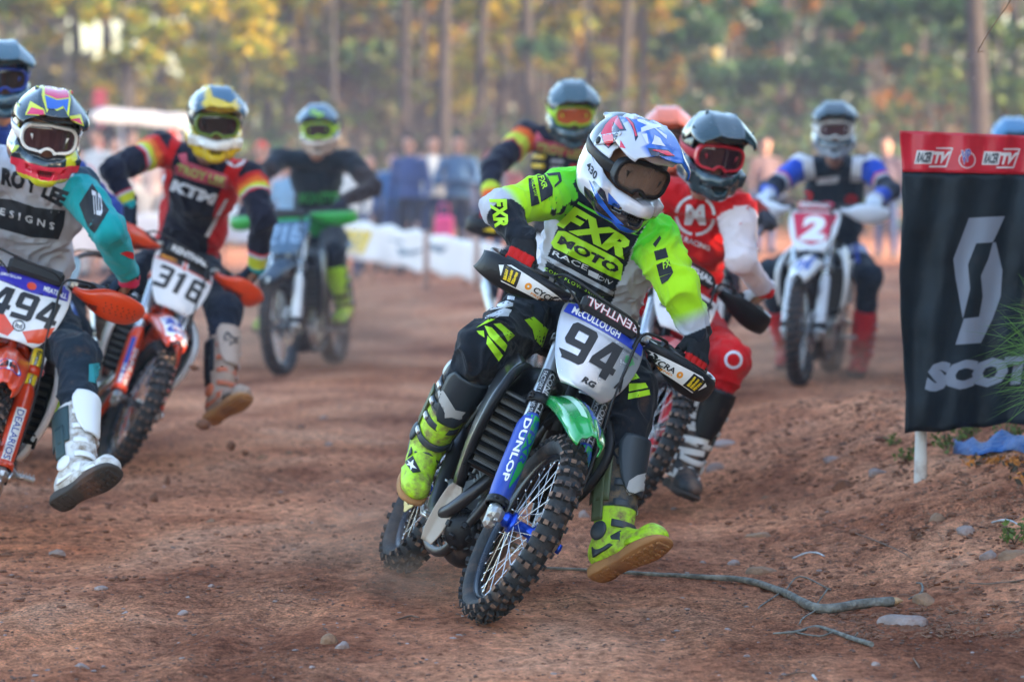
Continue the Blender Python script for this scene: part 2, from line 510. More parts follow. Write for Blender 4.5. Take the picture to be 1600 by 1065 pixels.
def digits(s, q, gap=.14):
    m = quadmap(q); n = len(s); w = 1 / (n + gap * (n - 1)); V3, F3 = [], []
    for k, ch in enumerate(s):
        for p in DIG[ch]:
            V2, F2 = poly2(p, .3); b = len(V3)
            V3 += [tuple(m((x + k * (1 + gap)) * w, y)) for x, y in V2]; F3 += [[b + i for i in f] for f in F2]
    return V3, F3
# ------------------------------------------------------------------ the ground
def gz(x, y):
    """height of the dirt"""
    x = np.asarray(x, float); y = np.asarray(y, float)
    berm = .36 * sstep(.95, 2.7, x + .12 * (y - 13)) * sstep(11.2, 14.0, y) * (1 - .75 * sstep(17.5, 22, y))
    z = berm
    near = 1 - sstep(22, 45, y)
    z = z + near * (.012 * fbm(x * .9, y * .6, 3.1, 3) + .006 * fbm(x * 4, y * 2.2, 7.7, 3))
    z = z + sstep(.6, 2.0, x) * sstep(11.0, 13.0, y) * near * (.02 * fbm(x * 2.2, y * 1.6, 1.3, 4))
    for xc, b1_, b2_, w_, d_ in ((-1.9, .10, .015, .13, .020), (-1.15, .06, .02, .10, .014), (-.35, .02, .018, .12, .018), (.42, -.04, .02, .10, .013), (-.8, .12, .012, .09, .012), (1.5, -.10, .02, .12, .016)):
        q = (x - xc - b1_ * (y - 12) - b2_ * (y - 12) ** 2 + .05 * fbm(y * .7, xc + 0 * y, 1.0, 2)) / w_
        z = z + near * (-d_ * np.exp(-q ** 2) + d_ * .55 * np.exp(-(np.abs(q) - 1.7) ** 2 * 2.2)) * (.4 + .6 * sstep(-.4, .4, fbm(y * .5 + xc * 5, x * .5, .2, 2)))
    z = z + .05 * fbm(x * .13, y * .1, .5, 2) * sstep(16, 40, y)
    z = z + .9 * sstep(60, 140, y)
    return z
_hx, _hy = np.linspace(-16, 16, 641), np.linspace(-4, 100, 1041)
_H = gz(*np.meshgrid(_hx, _hy))
def gzf(x, y):
    u = (x + 16) / .05; v = (y + 4) / .1; i, j = int(u), int(v)
    if not (0 <= i < 640 and 0 <= j < 1040): return float(gz(np.array([x]), np.array([y]))[0])
    u -= i; v -= j
    return float((_H[j, i] * (1 - u) + _H[j, i + 1] * u) * (1 - v) + (_H[j + 1, i] * (1 - u) + _H[j + 1, i + 1] * u) * v)

def ground():
    ys = np.concatenate([np.linspace(-25, 8, 16), np.linspace(9, 19, 520)[0:], 19 * 1.02 ** np.arange(1, 152)])
    xs = np.concatenate([-3.3 - np.geomspace(.04, 260, 70)[::-1], np.linspace(-3.3, 3.3, 380), 3.3 + np.geomspace(.04, 260, 70)])
    X, Y = np.meshgrid(xs, ys)
    Z = gz(X, Y)
    nr = (1 - sstep(17, 24, Y)) * sstep(8, 10, Y) * (1 - sstep(3, 4, np.abs(X)))
    rough = .5 + .7 * sstep(.5, 1.6, X + .3 * fbm(X, Y, 2, 2)) * sstep(10.8, 12.4, Y)
    fine = fbm(X * 14, Y * 9, 9.2, 3); ridg = 1 - np.abs(fbm(X * 7, Y * 4.5, 4.4, 3))
    Z = Z + nr * rough * (.009 * fine + .014 * np.clip(ridg - .55, 0, 1) + .012 * np.clip(fbm(X * 22, Y * 16, 5.5, 2) - .35, 0, 1))
    h, w = X.shape
    vs = np.stack([X, Y, Z], -1).reshape(-1, 3)
    i = np.arange(h * w).reshape(h, w)
    q = np.stack([i[:-1, :-1], i[:-1, 1:], i[1:, 1:], i[1:, :-1]], -1).reshape(-1, 4)
    me = bpy.data.meshes.new('dirt_track')
    me.vertices.add(len(vs)); me.vertices.foreach_set('co', vs.ravel().astype(np.float32))
    me.loops.add(len(q) * 4); me.loops.foreach_set('vertex_index', q.ravel().astype(np.int32))
    me.polygons.add(len(q)); me.polygons.foreach_set('loop_start', (np.arange(len(q)) * 4).astype(np.int32))
    me.update(calc_edges=True)
    m = bpy.data.materials.new('dirt'); m.use_nodes = True; nt = m.node_tree; L = nt.links.new; b = nt.nodes['Principled BSDF']
    tc = nt.nodes.new('ShaderNodeTexCoord')
    mp = nt.nodes.new('ShaderNodeMapping'); mp.inputs['Scale'].default_value = (1, .62, 1); L(tc.outputs['Object'], mp.inputs[0])
    def nz(scale, det, rough=.6, dist=0):
        n = nt.nodes.new('ShaderNodeTexNoise'); n.inputs['Scale'].default_value = scale; n.inputs['Detail'].default_value = det
        n.inputs['Roughness'].default_value = rough; n.inputs['Distortion'].default_value = dist; L(mp.outputs[0], n.inputs['Vector']); return n.outputs['Fac']
    def ramp(s, stops):
        r = nt.nodes.new('ShaderNodeValToRGB'); L(s, r.inputs[0]); e = r.color_ramp.elements
        e[0].position, e[0].color = stops[0][0], (*stops[0][1], 1); e[1].position, e[1].color = stops[-1][0], (*stops[-1][1], 1)
        for p_, c_ in stops[1:-1]:
            q_ = e.new(p_); q_.color = (*c_, 1)
        return r.outputs[0]
    def mix(f, a, c, mode='MIX'):
        x = nt.nodes.new('ShaderNodeMix'); x.data_type = 'RGBA'; x.blend_type = mode
        if isinstance(f, float): x.inputs[0].default_value = f
        else: L(f, x.inputs[0])
        L(a, x.inputs[6]); L(c, x.inputs[7]); return x.outputs[2]
    c1 = ramp(nz(1.1, 6, .6, .6), [(.28, (.22, .080, .045)), (.42, (.44, .175, .098)), (.56, (.60, .265, .150)), (.74, (.70, .38, .245))])
    c2 = ramp(nz(20, 9, .78), [(.36, (.36, .33, .34)), (.5, (.95, .95, .95)), (.64, (1.5, 1.42, 1.36))])
    c = mix(1.0, c1, c2, 'MULTIPLY')
    c3 = ramp(nz(95, 6, .8), [(.38, (.32, .31, .32)), (.50, (1, 1, 1)), (.64, (1.6, 1.55, 1.5))])
    msk = nt.nodes.new('ShaderNodeMapRange'); msk.inputs[1].default_value = .42; msk.inputs[2].default_value = .58; msk.inputs[3].default_value = .35; msk.inputs[4].default_value = 1.0; L(nz(.8, 4, .55, .8), msk.inputs[0])
    c = mix(msk.outputs[0], c, c3, 'MULTIPLY')
    c4 = ramp(nz(.45, 5, .6, 1.0), [(.36, (.66, .60, .60)), (.50, (1, 1, 1)), (.62, (1.16, 1.10, 1.04))]); c = mix(1.0, c, c4, 'MULTIPLY')
    L(c, b.inputs['Base Color']); b.inputs['Roughness'].default_value = .95; b.inputs['Specular IOR Level'].default_value = .04
    b1 = nt.nodes.new('ShaderNodeBump'); L(msk.outputs[0], b1.inputs['Strength']); b1.inputs['Distance'].default_value = .03; L(nz(38, 8, .7), b1.inputs['Height'])
    b2 = nt.nodes.new('ShaderNodeBump'); b2.inputs['Distance'].default_value = .010; L(nz(170, 4, .7), b2.inputs['Height']); L(b1.outputs[0], b2.inputs['Normal'])
    L(b2.outputs[0], b.inputs['Normal'])
    o = link_mesh('dirt_track', me, None, (m,)); tag(o, kind='structure')
    return o
GROUND = ground()

# ------------------------------------------------------------------ stones
m_peb = mat('pebble', (.13, .07, .05), .95, bump=.004, bscale=60, vary=.35, vscale=20)
m_peb2 = mat('pale stone', (.30, .23, .21), .9, bump=.012, bscale=40, vary=.35, vscale=14, dirt=.5, dirtcol=(.20, .10, .065), dscale=18)
m_peb3 = mat('ochre stone', (.26, .15, .09), .85, bump=.012, bscale=40, vary=.3, vscale=14, dirt=.4, dirtcol=(.20, .10, .065), dscale=18)
m_clod = mat('dirt clod', (.17, .070, .038), 1.0, bump=.008, bscale=70, vary=.3)
rnd = random.Random(11)
def stone_shape(r, n=6, k=4, seed=0):
    mb = MB(); mb.ell((0, 0, 0), r, None, n, k)
    rr = random.Random(seed)
    mb.v = [tuple(c * (1 + rr.uniform(-.22, .22)) for c in v) for v in mb.v]
    return mb
protos = [stone_shape((1, .8, .5), 6, 4, i) for i in range(9)]
def pebbles(name, n, fx, size, m, flatz=(.4, .9)):
    nrs = np.random.RandomState(len(name) + n)
    V_, F_ = [], []; base = 0
    pv = [np.array(p.v) for p in protos]; pf = [p.f for p in protos]
    xs, ys = fx(nrs, n); zs = gz(xs, ys)
    for i in range(n):
        k = i % 9; s = size(nrs, xs[i], ys[i]); a = nrs.rand() * 6.28
        v = pv[k] * s; v[:, 2] *= nrs.uniform(*flatz)
        c_, s_ = math.cos(a), math.sin(a)
        v = np.stack([v[:, 0] * c_ - v[:, 1] * s_, v[:, 0] * s_ + v[:, 1] * c_, v[:, 2]], 1)
        v += (xs[i], ys[i], zs[i] + .15 * s)
        V_.append(v); F_ += [[base + q for q in f] for f in pf[k]]; base += len(v)
    me = bpy.data.meshes.new(name); me.from_pydata(np.concatenate(V_).tolist(), [], F_); me.update()
    o = link_mesh(name, me, None, (m,), smooth=False); return tag(o, kind='stuff')
def f_all(nrs, n):
    y = 9.8 + 14 * nrs.rand(n) ** 1.6; x = (nrs.rand(n) - .5) * y * .34; return x, y
def f_right(nrs, n):
    y = 11.5 + 8 * nrs.rand(n) ** 1.2; x = .9 + (y * .16 - .7) * nrs.rand(n) ** .8; return x, y
def f_left(nrs, n):
    y = 12.6 + 6 * nrs.rand(n); x = -.3 - (y * .16) * nrs.rand(n); return x, y
tag(pebbles('gravel', 14000, f_all, lambda r, x, y: .0025 + .006 * r.rand() ** 2.5 + .00012 * y, m_peb), 'fine dark gravel scattered over the whole red dirt track', 'gravel')
tag(pebbles('dirt_crumbs', 7000, f_right, lambda r, x, y: .005 + .013 * r.rand() ** 2, m_clod, (.6, 1)), 'loose dark crumbs of earth on the raised bank', 'dirt')
tag(pebbles('pale_gravel', 900, f_all, lambda r, x, y: .004 + .010 * r.rand() ** 3, m_peb2), 'small pale stone chips scattered on the track', 'gravel')
tag(pebbles('dirt_clumps', 1800, f_left, lambda r, x, y: .005 + .014 * r.rand() ** 2.5, m_clod, (.5, .9)), 'loose earth clumps churned up behind the front riders', 'dirt')

tag(pebbles('loose_clods', 420, lambda r, n: (lambda x, y: (np.where(r.rand(n) < .6, x, -x - .6), y))(*f_right(r, n)), lambda r, x, y: .010 + .022 * r.rand() ** 2.5, m_clod, (.5, .85)), 'bigger loose clods of red earth beside the racing line', 'dirt')
def stone(px, py, w, h, m, label, seed, group=None, Y=None):
    """a stone of its own, w by h photo pixels, lying where the ray meets the dirt"""
    if Y is None:
        Y = 8745 / (py - 240)
        for _ in range(8):
            q = P(px, py, Y); g = gzf(q.x, q.y)
            Y -= (g - q.z) * F / (py - 240) * .7 if py > 240 else 0
    q = P(px, py, Y); s = Y / F
    mb = MB(); mb.ell((0, 0, 0), (w * s / 2, w * s / 2 * rnd.uniform(.6, .9), h * s / 2 * 1.25), None, 20, 14)
    rr = Vector((seed * 1.37, seed * .71, 0))
    pl = [Vector((math.sin(seed * 3.1 + k * 2.4) * 1.0, math.cos(seed * 1.7 + k * 2.4), .25 + .5 * math.sin(seed + k * 1.9))).normalized() for k in range(7)]
    hw_ = Vector((w * s / 2, w * s / 2.6, h * s / 1.6)); vv = []
    for v in mb.v:
        d = Vector((v[0] / hw_.x, v[1] / hw_.y, v[2] / hw_.z)); n_ = d.normalized(); r_ = 1.15 + .2 * noise.noise(n_ * 1.6 + rr)
        for q_ in pl:
            c_ = n_.dot(q_)
            if c_ > .05: r_ = min(r_, .80 / c_)
        r_ += .06 * noise.noise(n_ * 5 + rr); vv.append((n_.x * r_ * hw_.x, n_.y * r_ * hw_.y, n_.z * r_ * hw_.z))
    mb.v = vv
    o = mb.build('stone', m)
    o.location = (q.x, q.y, gzf(q.x, q.y) + h * s * .10); o.rotation_euler = (0, 0, rnd.uniform(-.4, .4))
    return tag(o, label, 'stone', group)
stone(1412, 975, 72, 24, m_peb2, 'broad flat pale stone just below the thick fallen branch', 1)
stone(1445, 943, 40, 22, m_peb3, 'rounded tan stone beside the broken end of the thick branch', 2)
stone(1188, 896, 50, 16, m_peb3, 'low dusty stone hidden partly behind the thick branch', 21)
stone(515, 1005, 28, 20, m_peb3, 'ochre stone touching a smaller grey one near the bottom edge', 3)
stone(536, 1013, 24, 14, m_peb2, 'small grey stone touching the ochre one near the bottom edge', 4)
stone(126, 1043, 26, 10, m_peb2, 'thin flat pale stone in the lower left foreground', 5)
stone(90, 868, 26, 12, m_peb2, 'pale stone in the track below the white boot', 6)
stone(286, 960, 20, 10, m_peb2, 'little whitish stone alone in the smooth middle of the track', 7)
stone(158, 920, 20, 8, m_peb2, 'sliver of pale stone left of the smooth middle track', 8)
stone(1118, 735, 34, 16, m_peb2, 'rounded pale stone at the foot of the bank behind the branch', 9)
stone(1133, 695, 46, 10, m_peb2, 'long pale flat stone at the top of the churned bank slope', 10)
stone(912, 808, 20, 14, m_peb2, 'white stone between the front wheel and the raised boot', 11)
stone(1372, 742, 34, 14, m_peb2, 'grey pink stone beside the foot of the sign post', 12)
stone(1585, 873, 56, 18, m_peb3, 'long brownish stone on the bank at the right edge', 13)
stone(1545, 872, 30, 16, m_peb2, 'grey knobbed stone next to the long brown one on the bank', 14)
stone(1185, 838, 38, 10, m_peb3, 'flat reddish slab lying in the churned slope', 15)
stone(1316, 762, 34, 16, m_clod, 'dark lump of earth on the bank left of the sign post', 16)
stone(1300, 722, 30, 12, m_peb2, 'dusty stone behind the dark lump on the bank', 17)
stone(1465, 812, 30, 14, m_peb3, 'reddish stone on the bank below the sign post', 18)
stone(1147, 882, 18, 10, m_peb2, 'small bluish white stone above the thick branch', 19)
stone(1510, 832, 34, 14, m_peb2, 'low grey stone on the bank right of the pine cone', 20)
gl = 'small loose stone lying on the open dirt of the track'
for i in range(36):
    px = rnd.uniform(20, 1580); py = rnd.uniform(640, 1050)
    if 590 < px < 1050 and py < 990: continue
    stone(px, py, rnd.uniform(9, 17), rnd.uniform(5, 9), rnd.choice([m_peb2, m_peb3, m_peb, m_clod]), gl, 30 + i, 'small loose stones on the track')
# clods thrown up by the wheels of the orange bike
for i, (px, py, w, h, Y) in enumerate([(318, 663, 22, 16, 17.2), (303, 574, 9, 16, 17.2), (361, 696, 18, 11, 17.0), (383, 707, 12, 9, 17.0), (262, 730, 24, 9, 16.8), (240, 762, 22, 12, 16.0)]):
    mb = stone_shape((w * Y / F / 2, w * Y / F / 2.4, h * Y / F / 2), 10, 7, i)
    o = mb.build('dirt_clod', m_clod); o.location = P(px, py, Y); o.rotation_euler = (i, i * 2, i)
    if i >= 4: o.location.z = gzf(o.location.x, o.location.y) + .01
    tag(o, ['large clod of earth flying up beside the brown muddy boot', 'upright sliver of earth flying between the orange bike and the brown boot',
            'pale brown clod in the air below the brown boot', 'small dark clod just right of the pale brown clod in the air',
            'flat clump of earth on the track behind the white boot', 'broken lump of earth right of the toe of the white boot'][i], 'clod of earth')

# ------------------------------------------------------------------ branches and twigs
m_bark = mat('lichen bark', (.17, .16, .14), .95, bump=.012, bscale=55, vary=.5, vscale=30)
m_twig = mat('twig', (.16, .10, .07), .95, bump=.004, bscale=80, vary=.3, vscale=30)
m_wood = mat('broken wood', (.55, .34, .18), .9, bump=.01, bscale=60)
m_ptwig = mat('bleached twig', (.42, .42, .43), .9, bump=.004, bscale=80, vary=.3, vscale=30)
def on_ground(px, py, up=0.0):
    Y = 8745 / (py - 240)
    for _ in range(12):
        q = P(px, py, Y); Y -= (gzf(q.x, q.y) + up - q.z) * F / (py - 240) * .7
    q = P(px, py, Y); q.z = gzf(q.x, q.y) + up; return q
def branch(name, pix, rads, m, label, cat='branch', side=(), parts=True, lift=.008):
    pts = crom([on_ground(px, py, r * 1.0 + lift * .5) for (px, py), r in zip(pix, rads)], 5)
    rs = [np.interp(i / 5, range(len(rads)), rads) * (1 + .14 * noise.noise(Vector((i * .8, len(pix), 0)))) for i in range(len(pts))]
    mb = MB(); mb.tube(pts, rs, 9)
    root = mb.build(name, m)
    tag(root, label, cat)
    for sd in side:
        s = MB(); s.tube(crom([on_ground(px, py, .004 + u) for px, py, u in sd], 4), [.0035] * 20 if False else .003, 6); s.build('side_twig', m, root)
    return root, pts, rs
b1, pts, rs = branch('fallen_branch', [(838, 886), (900, 889), (965, 893), (1030, 897), (1100, 901), (1165, 906), (1225, 925), (1280, 950), (1345, 943), (1395, 939)],
       [.005, .006, .007, .008, .010, .012, .014, .017, .018, .018], m_bark, 'long lichen grey branch lying bent on the dirt right of the front wheel',
       side=[[(1225, 925, .01), (1250, 900, .05), (1298, 921, .02)], [(1280, 950, .01), (1255, 965, .01), (1249, 975, 0)], [(1220, 925, .01), (1190, 945, .0), (1185, 950, 0)],
             [(1275, 945, .02), (1293, 920, .07)]])
e = MB(); d = (pts[-1] - pts[-2]).normalized(); e.tube([pts[-1] - d * .005, pts[-1] + d * .018, pts[-1] + d * .04], [.017, .013, .002], 7)
e.build('splintered_end', m_wood, b1)
branch('fallen_twig', [(1208, 989), (1245, 986), (1275, 978), (1300, 985), (1330, 996), (1362, 1006)], [.003, .005, .005, .007, .008, .009], m_bark,
       'thin forked grey twig lying below the long branch', 'twig', side=[[(1240, 987, .0), (1280, 993, .01), (1300, 987, .01)], [(1335, 996, .005), (1340, 988, .03)]])
branch('fallen_twig', [(1238, 872), (1258, 864), (1275, 863), (1288, 868)], [.003, .004, .004, .003], m_ptwig, 'short bleached twig arched on the churned slope', 'twig')
branch('fallen_twig', [(1549, 816), (1566, 814), (1580, 817), (1592, 824)], [.003, .005, .005, .003], m_ptwig, 'bleached curved twig on the grassy bank at the right edge', 'twig')
branch('fallen_twig', [(1500, 909), (1540, 912), (1585, 908), (1600, 905)], [.003, .004, .004, .003], m_twig, 'straight brown stick on the bank near the right edge', 'twig')
branch('fallen_twig', [(1330, 830), (1370, 845), (1405, 860), (1425, 872)], [.002, .003, .003, .002], m_twig, 'thin dark stick slanting down the bank below the sign', 'twig')
branch('fallen_twig', [(1420, 935), (1440, 925), (1440, 912), (1432, 910)], [.003, .005, .004, .003], m_bark, 'crooked dark twig above the rounded tan stone', 'twig')
branch('fallen_twig', [(1225, 1055), (1245, 1050), (1262, 1050)], [.002, .003, .002], m_twig, 'tiny brown stick at the bottom edge of the track', 'twig')
branch('fallen_twig', [(1270, 1054), (1276, 1061)], [.004, .003], m_ptwig, 'pale chip of twig at the bottom edge of the track', 'twig')
branch('fallen_twig', [(1427, 1028), (1433, 1036), (1437, 1043)], [.002, .003, .002], m_twig, 'short dark stick upright in the smooth dirt at lower right', 'twig')
branch('fallen_twig', [(618, 968), (640, 962), (655, 964)], [.002, .004, .002], m_twig, 'small dark twig near the leading front wheel', 'twig')
# pine cone on the bank
pc = empty('pine_cone', on_ground(1436, 838, .012))
mb = MB(); mb.ell((0, 0, 0), (.026, .017, .016), None, 10, 8); mb.build('core', m_twig, pc)
me = None
mb = MB(); mb.box((0, 0, 0), (.010, .012, .003))
for i in range(42):
    if me is None: me = mb.mesh('scale'); me.materials.append(m_clod)
    o = bpy.data.objects.new('cone_scale', me); COL.objects.link(o); o.parent = pc
    t = -1 + 2 * (i + .5) / 42; a = i * 2.4; rr = math.sqrt(max(0, 1 - t * t))
    n = Vector((t * .7, rr * math.cos(a), rr * math.sin(a))).normalized()
    o.matrix_basis = Matrix.Translation((t * .027, rr * .018 * math.cos(a), rr * .018 * math.sin(a))) @ frame(n).to_4x4() @ Matrix.Rotation(1.2, 4, 'Y')
tag(pc, 'dark open pine cone lying on the bank below the sign', 'pine cone')

# dry straw and fine twigs on the bank
def straw(name, n, region, L_, m, label):
    nrs = np.random.RandomState(n); mb = MB()
    for i in range(n):
        px = nrs.uniform(region[0], region[2]); py = nrs.uniform(region[1], region[3])
        q = on_ground(px, py, .006) if n < 400 else None
        Y = 8745 / (py - 240)
        for _ in range(5):
            q = P(px, py, Y); Y -= (gzf(q.x, q.y) - q.z) * F / (py - 240) * .7
        q.z = gzf(q.x, q.y) + .006
        a = nrs.uniform(0, 6.28); l = L_ * nrs.uniform(.4, 1.2)
        d = Vector((math.cos(a), math.sin(a), nrs.uniform(-.05, .12))) * l
        s = d.cross(Vector((0, 0, 1))).normalized() * .0011
        mid = q + d * .5 + Vector((0, 0, .004))
        mb.add([q - s, q + s, mid + s, mid - s, q + d + s * .5, q + d - s * .5], [(0, 1, 2, 3), (3, 2, 4, 5)])
    return tag(mb.build(name, m), label, 'litter', kind='stuff')
m_straw = mat('dry needles', (.30, .20, .12), .9, vary=.4, vscale=8)
straw('pine_straw', 900, (1440, 700, 1620, 1000), .07, m_straw, 'dry pine needles strewn over the bank at the right')
straw('twig_litter', 700, (0, 700, 1600, 1060), .04, m_twig, 'tiny bits of twig scattered over the dirt')

# ------------------------------------------------------------------ leaves: one helper for every plant
def leaf_mesh(name, pts, size, m_list, nrs, parent=None, off=(0, 0, 0), aspect=1.6, down=0.0, basis=None):
    n = len(pts); pts = np.asarray(pts) - np.array(off)
    a = nrs.normal(size=(n, 3)); a /= np.linalg.norm(a, axis=1, keepdims=True)
    b = nrs.normal(size=(n, 3)); b[:, 2] -= down; b -= a * (a * b).sum(1, keepdims=True); b /= np.linalg.norm(b, axis=1, keepdims=True)
    s = (size * nrs.uniform(.6, 1.3, n))[:, None] if np.isscalar(size) else (size * nrs.uniform(.6, 1.3, n))[:, None]
    c = np.cross(a, b)
    v = np.stack([pts - b * s * .5 * aspect, pts + c * s * .45, pts + b * s * .5 * aspect, pts - c * s * .45 + a * s * .12], 1).reshape(-1, 3)
    me = bpy.data.meshes.new(name)
    me.vertices.add(n * 4); me.vertices.foreach_set('co', v.ravel().astype(np.float32))
    me.loops.add(n * 4); me.loops.foreach_set('vertex_index', np.arange(n * 4, dtype=np.int32))
    me.polygons.add(n); me.polygons.foreach_set('loop_start', (np.arange(n) * 4).astype(np.int32))
    me.update(calc_edges=True)
    for m in m_list: me.materials.append(m)
    if len(m_list) > 1: me.polygons.foreach_set('material_index', nrs.randint(0, len(m_list), n).astype(np.int32))
    return link_mesh(name, me, parent, (), basis, smooth=False)
def leafmat(name, col, tr=.35):
    m = bpy.data.materials.new(name); m.use_nodes = True; nt = m.node_tree; L = nt.links.new; b = nt.nodes['Principled BSDF']
    b.inputs['Roughness'].default_value = .6; b.inputs['Specular IOR Level'].default_value = .3
    g = nt.nodes.new('ShaderNodeNewGeometry'); hv = nt.nodes.new('ShaderNodeHueSaturation')
    mr = nt.nodes.new('ShaderNodeMapRange'); mr.inputs[3].default_value = .6; mr.inputs[4].default_value = 1.35; L(g.outputs['Random Per Island'], mr.inputs[0]); L(mr.outputs[0], hv.inputs['Value'])
    hv.inputs['Color'].default_value = (*col, 1); L(hv.outputs[0], b.inputs['Base Color'])
    t = nt.nodes.new('ShaderNodeBsdfTranslucent'); L(hv.outputs[0], t.inputs[0])
    mx = nt.nodes.new('ShaderNodeMixShader'); mx.inputs[0].default_value = tr
    L(b.outputs[0], mx.inputs[1]); L(t.outputs[0], mx.inputs[2]); L(mx.outputs[0], nt.nodes['Material Output'].inputs[0])
    return m
lf_y = leafmat('golden leaf', (.40, .27, .015), .5); lf_o = leafmat('orange leaf', (.32, .13, .02), .5)
lf_g = leafmat('olive leaf', (.09, .13, .025), .4); lf_p = leafmat('pine green leaf', (.028, .075, .022), .3)
lf_b = leafmat('brown leaf', (.085, .062, .040), .3); lf_yg = leafmat('yellow green leaf', (.22, .26, .03), .5)
m_trunk = mat('pine bark', (.035, .028, .025), .95, bump=.03, bscale=14, vary=.3, vscale=5)
m_gtrunk = mat('grey bark', (.05, .046, .044), .95, bump=.02, bscale=14, vary=.3, vscale=5)
m_core = mat('shaded inner foliage', (.04, .055, .03), 1.0, bump=.1, bscale=6)

def blob_pts(nrs, n, c, r, hollow=.45):
    v = nrs.normal(size=(n, 3)); v /= np.linalg.norm(v, axis=1, keepdims=True)
    return np.array(c) + v * (hollow + (1 - hollow) * nrs.rand(n, 1)) * np.array(r)
def tree(name, x, y, h, rad, label, cat, leaves, seed, lean=0.0, crown=(), limbs=5, size=.2, group=None, m=None, nleaf=700):
    """trunk with limbs, and leaf clumps at crown=[(dx, z, r)]"""
    nrs = np.random.RandomState(seed); z0 = gzf(x, y) - .1
    root = empty(name, (x, y, z0))
    tp = [Vector((lean * t * h * .3 + .12 * math.sin(t * 3 + seed), .1 * math.cos(t * 4 + seed), t * h)) for t in (0, .2, .4, .6, .8, 1)]
    pts = crom(tp, 3)
    mb = MB(); mb.tube(pts, [rad * (1.15 - .85 * i / (len(pts) - 1)) * (1.25 if i == 0 else 1) for i in range(len(pts))], 9)
    clumps = []
    for k in range(limbs):
        t = nrs.uniform(.25, .95); b = pts[int(t * (len(pts) - 1))]; a = nrs.uniform(0, 6.28); l = nrs.uniform(.9, 2.0) * (h / 12) ** .5
        e_ = b + Vector((math.cos(a) * l, math.sin(a) * l, l * nrs.uniform(-.1, .6)))
        mb.tube([b, b.lerp(e_, .5) + Vector((0, 0, .08)), e_], [rad * .3, rad * .2, rad * .06], 5)
        clumps.append((e_, l * .55))
    mb.build('trunk', m or m_trunk, root)
    P_ = []
    for dx, dz, r in crown:
        P_.append(blob_pts(nrs, nleaf, (dx + nrs.uniform(-.3, .3), nrs.uniform(-.8, .8), dz), (r, r, r * .75)))
    for c, r in clumps:
        if crown: P_.append(blob_pts(nrs, nleaf // 4, c, (r, r, r * .5), .2))
    if P_: leaf_mesh('crown', np.concatenate(P_), size, leaves, nrs, root)
    return tag(root, label, cat, group)
# ------------------------------------------------------------------ the wood behind the track
tr = random.Random(5)
trk = [(-62, 84, 'g'), (30, 78, 'g'), (110, 92, 'p'), (205, 70, 'p'), (300, 96, 'g'), (385, 80, 'g'), (455, 88, 'p'), (520, 74, 'g'), (575, 92, 'g'), (626, 76, 'p'), (660, 86, 'p'), (700, 72, 'p'), (716, 95, 'p'),
       (742, 78, 'p'), (778, 84, 'p'), (805, 97, 'g'), (832, 75, 'p'), (880, 90, 'g'), (930, 84, 'g'), (966, 73, 'p'), (998, 82, 'p'), (1030, 95, 'g'), (1075, 78, 'g'), (1140, 88, 'p'), (1228, 70, 'p'), (1300, 92, 'g'),
       (1345, 80, 'p'), (1432, 90, 'p'), (1530, 58, 'p'), (1600, 84, 'p'), (1690, 76, 'p')]
words = ['slim', 'straight', 'tall', 'thin', 'leaning', 'dark', 'grey', 'stout']
places = lambda px: ('beyond the far left edge of the crowd' if px < 150 else 'behind the yellow helmet' if px < 420 else 'behind the banner fence' if px < 600 else
                     'in the bare trunk row over the spectators' if px < 800 else 'above the leading rider' if px < 1010 else 'behind the black helmet rider' if px < 1200 else 'behind the seated rider in blue' if px < 1400 else 'above the sponsor sign')
for i, (px, Y, k) in enumerate(trk):
    x = (px - 800) / F * Y; h = tr.uniform(15, 21); rad = tr.uniform(.08, .13) if k == 'p' else tr.uniform(.045, .08)
    if px == 1530: rad = .17
    if px in (626, 700, 832, 966): rad = .135
    cr = [(tr.uniform(-1.2, 1.2), z, tr.uniform(1.2, 2.0)) for z in np.linspace(h * .62, h, 5)]
    lv = [lf_p, lf_p, lf_g] if k == 'p' else [lf_y, lf_g, lf_b]
    tree('pine_tree' if k == 'p' else 'bare_tree', x, Y, h, rad, 'tall %s trunk %s' % ('brown pine' if k == 'p' else 'slim grey hardwood', places(px)),
         'tree', lv, 100 + i, lean=tr.uniform(-.12, .12), crown=cr, limbs=7, size=.26, m=m_trunk if k == 'p' else m_gtrunk, nleaf=260, group='tall trees at the edge of the wood')
# saplings with autumn leaves: what shows between the trunks.  (px, py, Y, width px, height px, leaves)
sap = [(100, 30, 74, 200, 130, 'yg'), (190, 60, 66, 150, 120, 'yg'), (60, 110, 88, 170, 160, 'gb'), (250, 120, 78, 230, 110, 'gy'), (330, 60, 68, 200, 150, 'y'), (390, 130, 84, 200, 120, 'yg'), (300, 10, 92, 260, 120, 'g'), (480, 70, 90, 200, 180, 'b'),
       (560, 130, 82, 190, 150, 'bg'), (590, 30, 96, 120, 90, 'yo'), (640, 60, 88, 120, 160, 'yo'), (690, 120, 94, 130, 140, 'y'), (760, 60, 80, 120, 200, 'y'), (850, 40, 92, 150, 140, 'yo'), (900, 100, 86, 130, 140, 'yg'), (1000, 80, 90, 160, 180, 'yo'), (1040, 30, 98, 130, 120, 'yg'),
       (1030, 140, 84, 150, 110, 'yo'), (1110, 90, 75, 180, 160, 'pp'), (1180, 30, 82, 200, 120, 'po'), (1240, 90, 66, 210, 190, 'pp'), (1310, 30, 76, 180, 140, 'pp'), (1380, 120, 84, 180, 160, 'po'), (1450, 60, 72, 190, 170, 'pp'), (1560, 110, 64, 200, 190, 'pg'), (1480, 160, 88, 180, 120, 'po'), (1100, 190, 70, 190, 90, 'gp'), (1330, 200, 74, 220, 100, 'pg')]
LV = {'y': lf_y, 'g': lf_g, 'o': lf_o, 'b': lf_b, 'p': lf_p}
